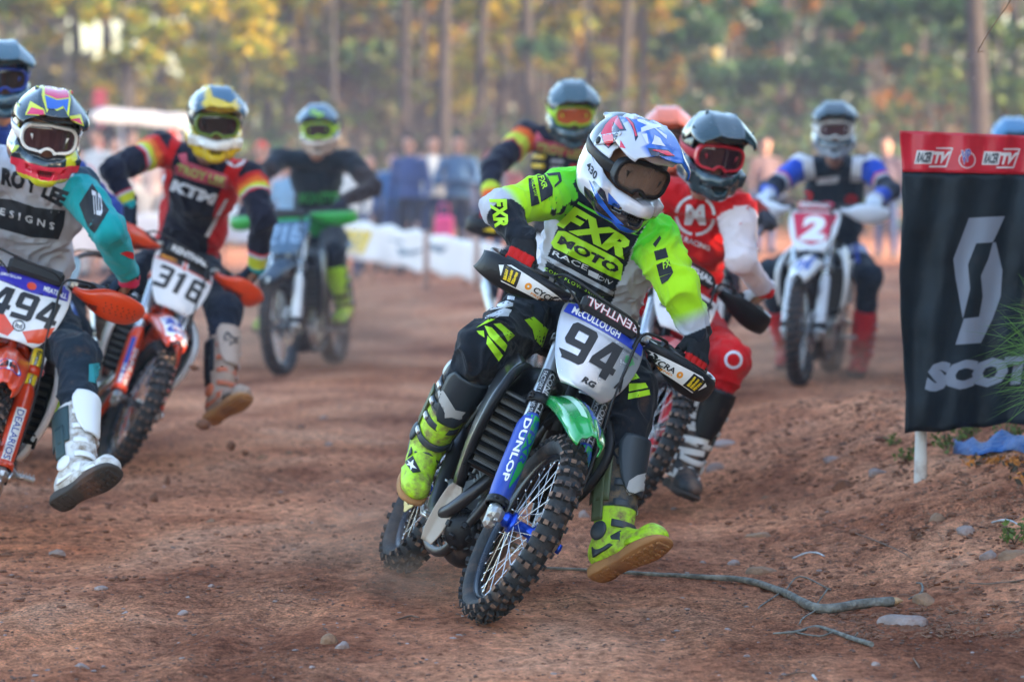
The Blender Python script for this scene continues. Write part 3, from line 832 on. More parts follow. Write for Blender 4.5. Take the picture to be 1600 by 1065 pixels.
names_ = {'y': 'golden', 'g': 'olive green', 'o': 'orange', 'b': 'brown', 'p': 'dark evergreen'}
for i, (px, py, Y, w, h, lv) in enumerate(sap):
    c = P(px, py, Y); z0 = gzf(c.x, Y); s = Y / F
    nrs = np.random.RandomState(400 + i); root = empty('sapling', (c.x, Y, z0))
    rx, rz = w * s / 2, h * s / 2; zc = c.z - z0
    mb = MB(); mb.tube(crom([(0, 0, -.1), (.1, 0, zc * .5), (0, .1, zc), (.05, 0, zc + rz * .9)], 4), [.06 - .0028 * k for k in range(13)], 6)
    P_ = []
    for k in range(14):
        a = nrs.uniform(0, 6.28); r_ = nrs.rand() ** .5
        q = np.array((math.cos(a) * r_ * rx, nrs.uniform(-1, 1) * rx * .8, zc + math.sin(a) * r_ * rz))
        mb.tube([(0, 0, max(.3, q[2] - .6)), tuple(q * .6 + np.array((0, 0, q[2] * .38))), tuple(q)], [.02, .014, .004], 4)
        cr_ = nrs.uniform(.18, .42) * min(rx, rz) * 1.1
        P_.append(blob_pts(nrs, int(60 + 90 * nrs.rand()), q, (cr_ * 1.3, cr_ * 1.3, cr_ * .7), .1))
    mb.build('trunk', m_gtrunk, root)
    L2 = [LV[c_] for c_ in lv] + ([lf_yg] if 'y' in lv else [])
    leaf_mesh('crown', np.concatenate(P_), .13 if 'p' not in lv else .16, L2, nrs, root)
    tag(root, '%s leaved young tree standing %s' % (names_[lv[0]], places(px)), 'tree', 'leafy young trees between the trunks')
# the far wood: one mass nobody could count
nrs = np.random.RandomState(77)
N = 100000
Yc = nrs.uniform(98, 150, N); Xc = nrs.uniform(-.34, .34, N) * Yc
Zc = .9 + nrs.rand(N) ** .8 * (9.5 - 0 * Yc)
den = fbm(Xc * .30, Zc * .45, Yc * .10, 3)
gap = fbm(Xc * .16 + 9, Zc * .22, 2.0, 2)
keep = (den > -.32) & ~((Zc > 4.2) & (gap > .42 - .06 * (Zc - 4.2)))
Xc, Yc, Zc, den = Xc[keep], Yc[keep], Zc[keep], den[keep]
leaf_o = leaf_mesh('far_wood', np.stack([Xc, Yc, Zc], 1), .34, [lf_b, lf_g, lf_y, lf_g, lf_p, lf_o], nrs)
hue = fbm(Xc * .12 + 4, Zc * .2, Yc * .04, 3)
side = Xc / Yc
mi = np.where(side > .045, np.where(hue > .25, 3, 4), np.where(hue > .42, 2, np.where(hue > -.05, 1, 0)))
mi = np.where((nrs.rand(len(mi)) < .05), 5, mi)
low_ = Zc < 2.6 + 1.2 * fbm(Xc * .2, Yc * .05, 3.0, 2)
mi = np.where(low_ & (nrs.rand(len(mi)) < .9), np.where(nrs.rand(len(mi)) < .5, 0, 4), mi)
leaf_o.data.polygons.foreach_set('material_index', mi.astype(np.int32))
tag(leaf_o, 'hazy autumn wood seen through the trunks beyond the race track', 'wood', kind='stuff')
mb = MB()
for i in range(240):
    y = tr.uniform(96, 150); x = tr.uniform(-.33, .33) * y; l = tr.uniform(-.04, .04)
    mb.tube([(x, y, .5), (x + l * 7, y, 7), (x + l * 15, y, 14)], [tr.uniform(.07, .2), .09, .05], 5)
tag(mb.build('distant_trunks', m_gtrunk), 'mass of distant thin trunks inside the hazy wood', 'wood', kind='stuff')
# undergrowth in front of the wood
N = 25000
Yc = nrs.uniform(60, 98, N); Xc = nrs.uniform(-.34, .34, N) * Yc
top = .6 + 1.5 * np.clip(fbm(Xc * .35, Yc * .2, 1.0, 3) + .4, 0, 2)
Zc = gz(Xc, Yc) + nrs.rand(N) * top
ug = leaf_mesh('undergrowth', np.stack([Xc, Yc, Zc], 1), .2, [lf_b, lf_p, lf_b, lf_p, lf_g], nrs)
tag(ug, 'low brown and olive undergrowth along the foot of the wood', 'undergrowth', kind='stuff')

# evergreens added out of view on the right to shade the riders
def evergreen(x, y, h, seed):
    nrs = np.random.RandomState(seed); root = empty('added_shade_tree', (x, y, 0))
    mb = MB(); mb.tube([(0, 0, -.2), (0, 0, h * .5), (0, 0, h)], [.2, .14, .03], 8); mb.build('trunk', m_trunk, root)
    P_ = []
    mb = MB()
    for k in range(26):
        t = k / 25; z = .4 + t * (h - .6); r = (1 - t) ** .7 * h * .17 + .3
        for j in range(7):
            a = j * .9 + k * 1.7 + nrs.uniform(-.3, .3); rr = r * nrs.uniform(.6, 1.1)
            q = (math.cos(a) * rr * .7, math.sin(a) * rr * .7, z)
            P_.append(blob_pts(nrs, 42, q, (rr * .45, rr * .45, h * .028), .1))
    leaf_mesh('crown', np.concatenate(P_), .30, [lf_p], nrs, root)
    return root
e0 = None
i = 0
for row, (xr, n_) in enumerate(((13.5, 13), (16.5, 13))):
    for k in range(n_):
        y = -18 + k * 4.6 + row * 2.1; x = xr + tr.uniform(-.6, .6)
        if e0 is None: o = e0 = evergreen(x, y, 15.5, 1)
        else:
            o = e0.copy(); COL.objects.link(o)
            for ch in e0.children:
                c = ch.copy(); COL.objects.link(c); c.parent = o
            o.location = (x, y, 0); o.rotation_euler = (0, 0, tr.uniform(0, 6)); s = tr.uniform(.9, 1.15); o.scale = (s, s, s)
        tag(o, 'dense dark evergreen added out of view to shade the track', 'tree', 'evergreens added out of view to shade the track')

# ------------------------------------------------------------------ banner fence and stakes
m_ban = mat('white banner vinyl', (.74, .70, .70), .5, vary=.08, vscale=1.5, dirt=.12, dirtcol=(.4, .3, .3))
m_yel = mat('banner yellow', (.75, .52, .03), .5); m_bink = mat('banner grey print', (.16, .2, .26), .6)
m_stake = mat('orange stake', (.38, .22, .17), .6, dirt=.2); m_pink = mat('pink tape', (.8, .05, .2), .5)
def banner(px0, px1, yt0, yt1, hb0, hb1, Y0, Y1, label, prints):
    A, B = P(px0, yt0, Y0), P(px1, yt1, Y1); a, b = P(px0, hb0, Y0), P(px1, hb1, Y1)
    rows = []
    for r in range(5):
        row = []
        for c in range(15):
            t = c / 14; p = A.lerp(B, t).lerp(a.lerp(b, t), r / 4); p.y += .06 * math.sin(t * 22) * (r / 4) + .03 * math.sin(t * 60 + r); p.z += .03 * math.sin(t * 40 + r)
            row.append(p)
        rows.append(row)
    root = empty('banner_fence', (a + b) / 2)
    mb = MB(); mb.sheet(rows, 2, 2, .004); o = mb.build('banner', m_ban, root, off=root.location)
    for k in range(5):
        t = k / 4; p = A.lerp(B, t) + Vector((0, .08, .1)); q = a.lerp(b, t) + Vector((0, .08, 0)); q.z = gzf(q.x, q.y) - .05
        s = MB(); s.cyl(q, p, .02, 8); s.build('stake', m_stake, root, off=root.location)
    for shp, mt, nm in prints: print_on(o, shp, mt, nm, off=.01)
    tag(root, label, 'banner fence')
banner(516, 812, 338, 388, 398, 452, 44, 37, 'long white sponsor banner strung on stakes in front of the spectators',
       [([poly2([(536, 358), (583, 361), (568, 398), (534, 392)])], m_yel, 'yellow_panel'),
        ([word('125', [(543, 384), (564, 388), (572, 366), (546, 363)])], m_bink, 'lettering'),
        ([poly2([(620, 385), (640, 392), (668, 388), (648, 398), (625, 400)]), poly2([(662, 378), (700, 386), (690, 397), (668, 388)]), poly2([(600, 372), (632, 376), (628, 381)])], m_bink, 'emblem')])
banner(300, 505, 318, 336, 372, 396, 48, 44.4, 'shorter white sponsor banner behind the yellow helmet rider', [])
banner(-20, 280, 352, 330, 405, 388, 42, 47.5, 'white banner behind the teal sleeved rider at the far side of the track', [])
m_post = mat('painted stake', (.38, .24, .19), .7)
for i, px in enumerate((666, 205, 745)):
    q = on_ground(px, 452, 0); mb = MB(); mb.cyl((0, 0, -.1), (0, 0, .62), .035, 8); mb.box((0, 0, .63), (.05, .05, .03))
    o = mb.build('marker_stake', m_post); o.location = q
    tag(o, ['faded orange marker stake in front of the white banner print', 'faded orange stake in the gap beside the teal sleeve', 'faded orange stake by the black handguard'][i], 'stake')

# ------------------------------------------------------------------ white canopy over the paddock
m_can = mat('canopy cloth', (.50, .46, .46), .6, vary=.05); m_pole = mat('aluminium pole', (.5, .5, .52), .4, metal=.8)
root = empty('canopy_tent', P(215, 290, 52))
x0, x1 = P(150, 190, 52).x, P(300, 190, 52).x; zt = P(150, 176, 52).z; zb = P(150, 192, 52).z
mb = MB(); rows = []
for r in range(5):
    rows.append([Vector((x0 + (x1 - x0) * c / 6, 51 + r * .9, zb + (zt - zb) * (1 - abs(r - 2) / 2) * .75 + .12 * (1 - c / 6) + .02 * math.sin(c * 3))) for c in range(7)])
mb.sheet(rows, 2, 2, .02); mb.build('roof', m_can, root, off=root.location)
mb = MB(); mb.sheet([[Vector((x0 + (x1 - x0) * c / 6, 50.98, zb + .12 * (1 - c / 6) - r * .05 + .015 * math.sin(c * 2.1 + r))) for c in range(7)] for r in range(3)], 2, 2, .01); mb.build('valance', m_can, root, off=root.location)
for x in (x0 + .1, x1 - .1):
    for y in (51.1, 54.5):
        mb = MB(); mb.cyl((x, y, gzf(x, y)), (x, y, zb), .03, 8); mb.build('leg', m_pole, root, off=root.location)
tag(root, 'low white canopy roof with a hanging valance over the crowd', 'canopy')
# ------------------------------------------------------------------ the air: dust and evening haze
def box_obj(name, lo, hi, m, label):
    mb = MB(); mb.box([(a + b) / 2 for a, b in zip(lo, hi)], [b - a for a, b in zip(lo, hi)]); o = mb.build(name, m)
    return tag(o, label, None, kind='stuff')
hm_ = bpy.data.materials.new('haze'); hm_.use_nodes = True; nt = hm_.node_tree; nt.nodes.remove(nt.nodes['Principled BSDF'])
pv = nt.nodes.new('ShaderNodeVolumePrincipled'); pv.inputs['Density'].default_value = .0005; pv.inputs['Color'].default_value = (.80, .80, .88, 1); pv.inputs['Anisotropy'].default_value = .3
nt.links.new(pv.outputs[0], nt.nodes['Material Output'].inputs['Volume'])
hz = box_obj('haze', (-420, -60, -1.6), (420, 420, 30), hm_, 'thin dusty evening haze over the whole track')

dm = bpy.data.materials.new('dust'); dm.use_nodes = True; nt = dm.node_tree; nt.nodes.remove(nt.nodes['Principled BSDF'])
pv = nt.nodes.new('ShaderNodeVolumePrincipled'); pv.inputs['Density'].default_value = .0030; pv.inputs['Color'].default_value = (.80, .66, .80, 1)
nt.links.new(pv.outputs[0], nt.nodes['Material Output'].inputs['Volume'])
mb = MB(); mb.ell((0, 36, .6), (17, 20.5, 3.4), None, 32, 16); tag(mb.build('dust', dm), 'low veil of dust hanging over the track behind the front riders', kind='stuff')
d2 = bpy.data.materials.new('dust puff'); d2.use_nodes = True; nt = d2.node_tree; nt.nodes.remove(nt.nodes['Principled BSDF'])
pv = nt.nodes.new('ShaderNodeVolumePrincipled'); pv.inputs['Color'].default_value = (.80, .50, .36, 1)
tc = nt.nodes.new('ShaderNodeTexCoord'); n = nt.nodes.new('ShaderNodeTexNoise'); n.inputs['Scale'].default_value = 5; n.inputs['Detail'].default_value = 4; nt.links.new(tc.outputs['Object'], n.inputs['Vector'])
g = nt.nodes.new('ShaderNodeTexGradient'); g.gradient_type = 'SPHERICAL'; nt.links.new(tc.outputs['Object'], g.inputs['Vector'])
mr = nt.nodes.new('ShaderNodeMapRange'); mr.inputs[1].default_value = .35; mr.inputs[2].default_value = .8; nt.links.new(n.outputs['Fac'], mr.inputs[0])
mu = nt.nodes.new('ShaderNodeMath'); mu.operation = 'MULTIPLY'; nt.links.new(mr.outputs[0], mu.inputs[0]); nt.links.new(g.outputs['Fac'], mu.inputs[1])
m2 = nt.nodes.new('ShaderNodeMath'); m2.operation = 'MULTIPLY'; nt.links.new(mu.outputs[0], m2.inputs[0]); m2.inputs[1].default_value = 2.6; nt.links.new(m2.outputs[0], pv.inputs['Density'])
nt.links.new(pv.outputs[0], nt.nodes['Material Output'].inputs['Volume'])
for px, py, Y, sx, sy, sz, lab in ((600, 880, 13.6, .55, .6, .20, 'puff of brown dust thrown up by the leading rear wheel'), (655, 930, 12.6, .30, .5, .10, 'thin dust streaming low behind the leading front wheel'), (1270, 612, 23.8, .9, 1.2, .32, 'dust boiling round the wheels of the bike with plate 2'),
                                (470, 570, 26.5, 1.2, 1.5, .55, 'dust round the wheels of the bike with plate 216')):
    mb = MB(); mb.ell((0, 0, 0), (1, 1, 1), None, 20, 12); o = mb.build('dust_puff', d2); q = P(px, py, Y); o.location = (q.x, Y, max(q.z, sz * .6)); o.scale = (sx, sy, sz); tag(o, lab, 'dust', kind='stuff')
# ------------------------------------------------------------------ motocross bikes
m_rub = mat('tyre rubber', (.022, .023, .026), .75, bump=.003, bscale=60, dirt=.35, dirtcol=(.16, .095, .065), dscale=14)
m_knob = mat('knob rubber', (.022, .023, .026), .8, bump=.003, bscale=90, dirt=.25, dirtcol=(.2, .12, .08), dscale=40)
m_knobtop = mat('worn knob face', (.035, .03, .03), .85, bump=.003, bscale=90, dirt=.75, dirtcol=(.25, .14, .09), dscale=30)
m_blk = mat('black plastic', (.012, .013, .016), .45, bump=.001, bscale=120, dirt=.10, dscale=12, spec=.3)
m_dark = mat('dark metal', (.06, .06, .065), .38, metal=.7, dirt=.15)
m_alu = mat('cast aluminium', (.50, .50, .49), .38, metal=.85, bump=.002, bscale=70, dirt=.28, dscale=16)
m_steel = mat('polished steel', (.66, .66, .67), .22, metal=1.0)
m_silvertube = mat('silver fork tube', (.42, .43, .45), .32, metal=.75, dirt=.12)
m_rimk = mat('black rim', (.03, .035, .045), .25, metal=.6, dirt=.12)
m_blue = mat('blue anodised', (.01, .07, .55), .3, metal=.75, coat=.3)
m_cable = mat('cable black', (.012, .012, .013), .5)
m_gold = mat('gold disc', (.62, .45, .12), .35, metal=.8)
m_seat = mat('seat cover', (.012, .012, .014), .8, bump=.002, bscale=200)
m_white = mat('white plastic', (.78, .78, .78), .35, coat=.2, dirt=.12, dirtcol=(.4, .28, .22))
m_pad = mat('bar pad', (.02, .02, .022), .6, bump=.002, bscale=150)
m_tan = mat('tan guard', (.38, .31, .25), .55, dirt=.3)
m_lime = mat('neon lime', (.46, .80, .02), .5, bump=.001, bscale=200)
m_wht = mat('white print', (.82, .82, .82), .45); m_blkp = mat('black print', (.012, .013, .016), .45)
m_yelp = mat('yellow print', (.85, .62, .02), .45); m_redp = mat('red print', (.65, .02, .03), .45); m_bluep = mat('blue print', (.02, .06, .36), .4, dirt=.16, dscale=14); m_grnp = mat('green print', (.015, .34, .07), .4, dirt=.16, dscale=14)
m_orp = mat('orange print', (.85, .32, .03), .45); m_navyp = mat('navy print', (.015, .022, .05), .5); m_greyp = mat('grey print', (.42, .43, .46), .5)

CAST = Vector((math.sin(R(27)), 0, -math.cos(R(27))))      # down the fork
FS = -CAST; FP = Vector((math.cos(R(27)), 0, math.sin(R(27))))   # up the fork; forward of the fork
AX_F = Vector((1.485, 0, .352)); AX_R = Vector((0, 0, .338))
LEG0 = AX_F - FP * .032
STEER = LEG0 - FP * .024 + FS * .8
DIVE = .070                               # suspension travel used up
def FK(s, y=0.0, f=0.0): return LEG0 + FS * s + FP * f + Vector((0, y, 0))

_meshes = {}
def wheel_meshes(Rr, w, tag_):
    """tyre, knobs, rim, spokes, hub, disc, axle: about the wheel's own centre, axle along Y"""
    if tag_ in _meshes: return _meshes[tag_]
    ax = (0, 1, 0); out = {}
    rr = Rr - .076 if tag_ == 'f' else Rr - .086                          # rim radius
    mb = MB(); prof = []
    hw = w / 2; hh = (Rr - .013 - rr) / 2; rc = rr + hh
    for k in range(17):
        a = R(-118 + 236 * k / 16)
        prof.append((rc + hh * math.cos(a) * 1.0, hw * math.sin(a) * (1.0 if abs(a) < 1.6 else .97)))
    prof2 = [(r - .004, y * .9) for r, y in prof[::-1]]
    mb.lathe(prof + [(rr + .004, hw * .5), (rr + .004, -hw * .5)], (0, 0, 0), ax, 72, True)
    out['tyre'] = mb
    mb = MB(); N = 42 if tag_ == 'f' else 36; rn = random.Random(3)
    for i in range(N):
        rows = [(-66, .014, .022), (66, .014, .022), (-33, .017, .020), (33, .017, .020), (0, .017, .017)] if i % 2 else [(-60, .013, .018), (60, .013, .018), (-16, .017, .022), (16, .017, .022), (-43, .012, .016), (43, .012, .016)]
        for la, bw, bl in rows:
            a = 2 * math.pi * (i + (.25 if la > 0 else 0)) / N; t = R(la)
            rad = rc + hh * math.cos(t); y = hw * math.sin(t)
            n = Vector((math.cos(a) * math.cos(t), math.sin(t), math.sin(a) * math.cos(t)))
            tg = Vector((-math.sin(a), 0, math.cos(a)))
            c = Vector((math.cos(a) * rad, y, math.sin(a) * rad)) + n * .004
            m3 = Matrix((tg, n.cross(tg), n)).transposed()
            h = .023 if abs(la) < 50 else .018
            bl_, bw_ = bl * rn.uniform(.9, 1.1), bw * 1.25
            b = len(mb.f); mb.box(c, (bl_, bw_, h), m3, taper=.84)
            mb.m[b + 1] = 1
    out['knobs'] = mb
    mb = MB(); mb.lathe([(rr + .006, -.022), (rr + .009, -.019), (rr - .006, -.017), (rr - .016, -.008), (rr - .017, 0), (rr - .016, .008), (rr - .006, .017), (rr + .009, .019), (rr + .006, .022), (rr + .001, .015), (rr + .001, -.015)], (0, 0, 0), ax, 72, True); out['rim'] = mb
    mb = MB(); hr = .030 if tag_ == 'f' else .036; hwid = .052 if tag_ == 'f' else .05
    for i in range(36):
        a = 2 * math.pi * i / 36; sd = 1 if i % 2 else -1; o_ = (1 if (i // 2) % 2 else -1) * R(62)
        p = Vector((math.cos(a) * (rr - .012), 0, math.sin(a) * (rr - .012))); q = Vector((math.cos(a + o_) * hr, sd * hwid * .8, math.sin(a + o_) * hr))
        mb.tube([p, q], [.0017, .0017], 5, False); d = (q - p).normalized(); mb.tube([p, p + d * .02], [.0035, .0032], 5, True)
    out['spokes'] = mb
    mb = MB(); mb.lathe([(.012, -hwid - .012), (.024, -hwid - .01), (.024, -hwid + .002), (hr + .008, -hwid + .004), (hr + .008, -hwid + .012), (.021, -hwid + .022), (.021, hwid - .022), (hr + .008, hwid - .012), (hr + .008, hwid - .004), (.024, hwid - .002), (.024, hwid + .01), (.012, hwid + .012)], (0, 0, 0), ax, 28); out['hub'] = mb
    mb = MB(); ro = .132 if tag_ == 'f' else .12; sd = hwid + .014
    n = 48
    def pf(k): return ro * (1 + .035 * math.cos(k * 2 * math.pi * 8 / n)), ro * .78
    vs = []
    for yy in (sd - .0018, sd + .0018):
        for k in range(n):
            a = 2 * math.pi * k / n; o1, i1 = pf(k)
            vs += [(math.cos(a) * o1, yy, math.sin(a) * o1), (math.cos(a) * i1, yy, math.sin(a) * i1)]
    fs = []
    for k in range(n):
        a, b = 2 * k, 2 * ((k + 1) % n); N2 = 2 * n
        fs += [(a, b, b + 1, a + 1), (N2 + a, N2 + a + 1, N2 + b + 1, N2 + b), (a, N2 + a, N2 + b, b), (a + 1, b + 1, N2 + b + 1, N2 + a + 1)]
    mb.add(vs, fs)
    for k in range(6):
        a = k * math.pi / 3; mb.box((math.cos(a) * ro * .55, sd, math.sin(a) * ro * .55), (ro * .5, .003, .012), Matrix.Rotation(-a, 3, 'Y'))
    out['brake_disc'] = mb
    out2 = {}
    for k_, m_ in out.items():
        me = m_.mesh(k_)
        if k_ == 'knobs': me.polygons.foreach_set('material_index', m_.m)
        me.polygons.foreach_set('use_smooth', [k_ not in ('knobs', 'brake_disc')] * len(me.polygons))
        bm = bmesh.new(); bm.from_mesh(me); bmesh.ops.recalc_face_normals(bm, faces=bm.faces); bm.to_mesh(me); bm.free()
        out2[k_] = me
    _meshes[tag_] = out2
    return out2

def part(mb, name, mats, root, basis=None): return mb.build(name, mats, root, basis)

def add_wheel(root, which, basis, rimm, hubm, discm, side=1):
    Rr, w, ax = (.352, .088, AX_F) if which == 'f' else (.338, .108, AX_R)
    ms = wheel_meshes(Rr, w, which)
    B = basis @ Matrix.Translation(ax)
    if side < 0: B = B @ Matrix.Diagonal((1, -1, 1, 1))
    me = ms['tyre'].copy(); o = link_mesh('front_wheel' if which == 'f' else 'rear_wheel', ms['hub'].copy(), root, (hubm,), B, smooth=False)
    for k, mm in (('tyre', (m_rub,)), ('rim', (rimm,)), ('brake_disc', (discm,))):
        link_mesh(k, ms[k].copy(), o, mm, None, smooth=False)
    tag(link_mesh('spokes', ms['spokes'].copy(), o, (m_steel,), None, smooth=False), kind='stuff')
    tag(link_mesh('tyre_knobs', ms['knobs'].copy(), o, (m_knob, m_knobtop), None, smooth=False), kind='stuff')
    return o

def bike(name, contact, yaw, lean, steer, C, label, cat='motorcycle', group=None, guard='wrap', full=True, dz=0.0, tank=True):
    """C: colours. contact: where the REAR wheel stands. yaw: + turns the nose to the right of the picture; lean: + towards the rider's left"""
    f = Vector((math.sin(yaw), -math.cos(yaw), 0)); l = Vector((math.cos(yaw), math.sin(yaw), 0))
    H = Matrix((f, l, Vector((0, 0, 1)))).transposed().to_4x4()
    B = Matrix.Translation(contact) @ H @ Matrix.Rotation(-lean, 4, 'X')
    # a leaning tyre stands on its shoulder
    B = Matrix.Translation((0, 0, dz)) @ B @ Matrix.Translation((0, 0, -.338)) @ Matrix.Translation((0, 0, .338))
    root = empty(name, mat=B); tag(root, label, cat, group)
    S = Matrix.Translation(STEER) @ Matrix.Rotation(steer, 4, FS) @ Matrix.Translation(-STEER)
    G = Matrix.Translation((0, 0, 0))
    up = Matrix.Translation((0, 0, .338 - .045)) @ Matrix.Rotation(DIVE, 4, 'Y') @ Matrix.Translation((0, 0, -.338))      # sprung parts ride lower, nose down
    US = S @ Matrix.Translation(-FS * .142)
    g = lambda k, d=None: C.get(k, d)
    fw = add_wheel(root, 'f', S, g('rim', m_rimk), g('hub', m_dark), g('disc', m_steel), 1)
    rw = add_wheel(root, 'r', G, g('rim', m_rimk), g('hub', m_dark), g('rdisc', g('disc', m_steel)), -1)
    parts = {'front_wheel': fw, 'rear_wheel': rw}
    # fork -------------------------------------------------
    for sd in (-1, 1):
        y = sd * .108
        mb = MB(); mb.lathe([(.024, 0), (.0285, .0), (.0285, .20), (.030, .21), (.030, .25), (.0285, .255), (.0285, .44), (.026, .45), (.026, .47)], FK(.43 + 0, y), FS, 24)
        o = part(mb, 'fork_tube', g('forktube', m_silvertube), root, US); parts['tube%+d' % sd] = o
        c = MB(); c.cyl(FK(.895, y), FK(.925, y), .024, 20); c.cyl(FK(.925, y), FK(.94, y), .010, 6); c.build('fork_cap', g('cap', m_dark), o)
        mb = MB(); mb.lathe([(.020, 0), (.0235, .01), (.0235, .44)], FK(.03, y), FS, 20); part(mb, 'fork_slider', m_steel, root, S)
        # axle lug
        mb = MB(); mb.box(FK(.005, y), (.05, .038, .095), frame(FS, (0, 1, 0)), .012); mb.box(FK(.0, y, .032), (.062, .044, .05), frame(FS, (0, 1, 0)), .014)
        mb.cyl(AX_F + V(0, y - .026, 0), AX_F + V(0, y + .026, 0), .021, 16); mb.lathe([(.027, 0), (.030, .008), (.030, .04), (.026, .05)], FK(.05, y), FS, 20)
        for q in (-.016, .016): mb.cyl(FK(-.02 + q, y, .056), FK(-.02 + q, y, .066), .0065, 6)
        part(mb, 'axle_lug', m_alu, root, S)
        # guard in front of the slider
        rows = []
        for i, (s_, w_, fo) in enumerate(((.055, .030, .040), (.10, .036, .046), (.20, .038, .046), (.30, .037, .045), (.37, .036, .046), (.41, .024, .044))):
            row = []
            for a in (-105, -75, -40, 0, 40, 75, 105):
                t = R(a); row.append(FK(s_, y + math.sin(t) * w_ * 1.0, math.cos(t) * fo - .002))
            rows.append(row)
        mb = MB(); mb.sheet(rows, 3, 3, .004); o = part(mb, 'fork_guard', g('guard', m_blk), root, S); parts['guard%+d' % sd] = o
        c = MB(); c.lathe([(.036, 0), (.041, .003), (.041, .028), (.036, .031)], FK(.038, y, .004), FS, 24)
        for q in (-1, 1): c.cyl(FK(.052, y + q * .02, .034), FK(.052, y + q * .02, .050), .0075, 6)
        o2 = part(c, 'guard_clamp', g('clampring', m_blk), root, S)
    # triple clamps, stem
    mb = MB()
    for s_, th in ((.62, .034), (.875, .030)):
        for sd in (-1, 1): mb.lathe([(.030, -th / 2), (.040, -th / 2), (.040, th / 2), (.030, th / 2)], FK(s_, sd * .108), FS, 24, True)
        mb.box(FK(s_, 0, -.022), (.19, .055, th), frame(FS, (0, 1, 0)) , .01)
        for sd in (-1, 1):
            for q in ((-.03, .03) if s_ < .7 else (0,)): mb.cyl(FK(s_ + q * .25, sd * .145, .012), FK(s_ + q * .25, sd * .145, .034), .007, 6)
    mb.cyl(FK(.56, 0, -.024), FK(.93, 0, -.024), .019, 20); mb.cyl(FK(.895, 0, -.024), FK(.91, 0, -.024), .028, 6)
    part(mb, 'triple_clamp', g('clamp', m_dark), root, US)
    # axle
    mb = MB(); mb.cyl(AX_F + V(0, -.125, 0), AX_F + V(0, .145, 0), .012, 14); mb.cyl(AX_F + V(0, .135, 0), AX_F + V(0, .15, 0), .02, 6); part(mb, 'front_axle', g('axlem', m_blue if g('hub') is m_blue else m_steel), root, S)
    for sd in (-1, 1):
        mb = MB(); mb.lathe([(.016, .053), (.026, .055), (.028, .07), (.020, .078), (.020, .09)], AX_F, (0, sd, 0), 20); part(mb, 'wheel_spacer', g('hub', m_dark), root, S)
    # caliper
    mb = MB(); mb.box(AX_F + V(-.115, .078, .045), (.055, .045, .085), Matrix.Rotation(R(-27), 3, 'Y'), .012); mb.cyl(AX_F + V(-.10, .05, .06), AX_F + V(-.10, .108, .06), .018, 14); mb.box(AX_F + V(-.06, .09, .02), (.08, .02, .03), None, .006)
    part(mb, 'brake_caliper', m_alu if full else m_dark, root, S)
    # handlebar ---------------------------------------------
    BC = FK(.970, 0, .012) + V(-.005, 0, .02)     # centre of the bar
    bw = 1.07
    bar = [BC + V(-.075, -.405, .062), BC + V(-.045, -.27, .066), BC + V(-.01, -.175, .052), BC + V(0, -.105, .006), BC, BC + V(0, .105, .006), BC + V(-.01, .175, .052), BC + V(-.045, .27, .066), BC + V(-.075, .405, .062)]
    bar = [BC + V((p - BC).x, (p - BC).y * bw, (p - BC).z) for p in bar]
    mb = MB(); mb.tube(crom(bar, 6), .0125, 12); hb = part(mb, 'handlebar', g('bar', m_dark), root, US); parts['handlebar'] = hb
    for sd in (-1, 1):
        c = MB(); p0 = bar[7].copy(); p1 = bar[8].copy(); 
        if sd < 0: p0, p1 = bar[1].copy(), bar[0].copy()
        d = (p1 - p0).normalized(); ps = [p0 + d * t for t in np.linspace(.005, .14, 19)]
        c.tube(ps, [.019 if i % 2 else .0165 for i in range(19)], 14); c.lathe([(.025, 0), (.027, .006), (.019, .012)], ps[0], d, 16)
        c.build('grip', g('grip', m_blk), hb)
        c = MB(); c.box(p0 - d * .04, (.034, .028, .045), frame(d, (0, 0, 1)), .006)
        c.box(p0 - d * .04 + V(.02, 0, -.004), (.028, .03, .06), frame(d, (0, 0, 1)), .008)
        c.tube([p0 - d * .035 + V(.035, 0, -.004), p0 - d * .01 + V(.055, 0, -.006), p0 + d * .05 + V(.062, 0, -.008), p0 + d * .13 + V(.058, 0, -.008)], [.008, .007, .006, .008], 8)
        c.build('control_lever', m_dark, hb)
        c = MB(); c.box(bar[4] + V(0, sd * .05, -.004), (.045, .03, .05), None, .006)
        for q in (-.016, .016): c.cyl(bar[4] + V(q, sd * .05, .02), bar[4] + V(q, sd * .05, .028), .005, 6)
        c.build('bar_mount', m_dark, hb)
    # crossbar pad, faces forward and slightly up
    pr = Matrix.Rotation(R(-22), 3, 'Y')
    if g('pad', True):
        mb = MB(); mb.box(BC + V(.038, 0, .052), (.045, .235, .062), pr, .014); pad = part(mb, 'bar_pad', m_pad, root, US); parts['pad'] = pad
    # hand guards -------------------------------------------
    for sd in (-1, 1):
        if guard == 'none': break
        rows = []
        wprof = [(.150, .030, .006, .050), (.20, .056, -.006, .080), (.26, .088, -.022, .098), (.32, .104, -.030, .104), (.38, .100, -.030, .098), (.425, .086, -.026, .072), (.445, .066, -.022, .030)]
        if guard == 'flag': wprof = [(.150, .026, .002, .062), (.20, .050, -.008, .092), (.26, .112, -.012, .108), (.32, .128, -.016, .112), (.38, .112, -.018, .098), (.42, .070, -.012, .070), (.435, .030, -.010, .052)]
        for (yy, hh_, zo, fo) in wprof:
            sw = -.075 * max(0, (yy - .17)) / .23
            c0 = Vector((BC.x + sw + fo, sd * yy * 1.09, BC.z + .030 + zo)); hh_ = hh_ * .98
            row = []
            for q in (-1.0, -.78, -.35, .1, .55, .88, 1.0):
                bend = -.028 * abs(q) ** 3.0
                row.append(c0 + V(bend + .014 * q, 0, q * hh_ / 2))
            rows.append(row)
        mb = MB(); mb.sheet(rows, 3, 3, .0045)
        hg = part(mb, 'hand_guard', g('handguard', m_blk), root, US); parts['hg%+d' % sd] = hg
        c = MB()
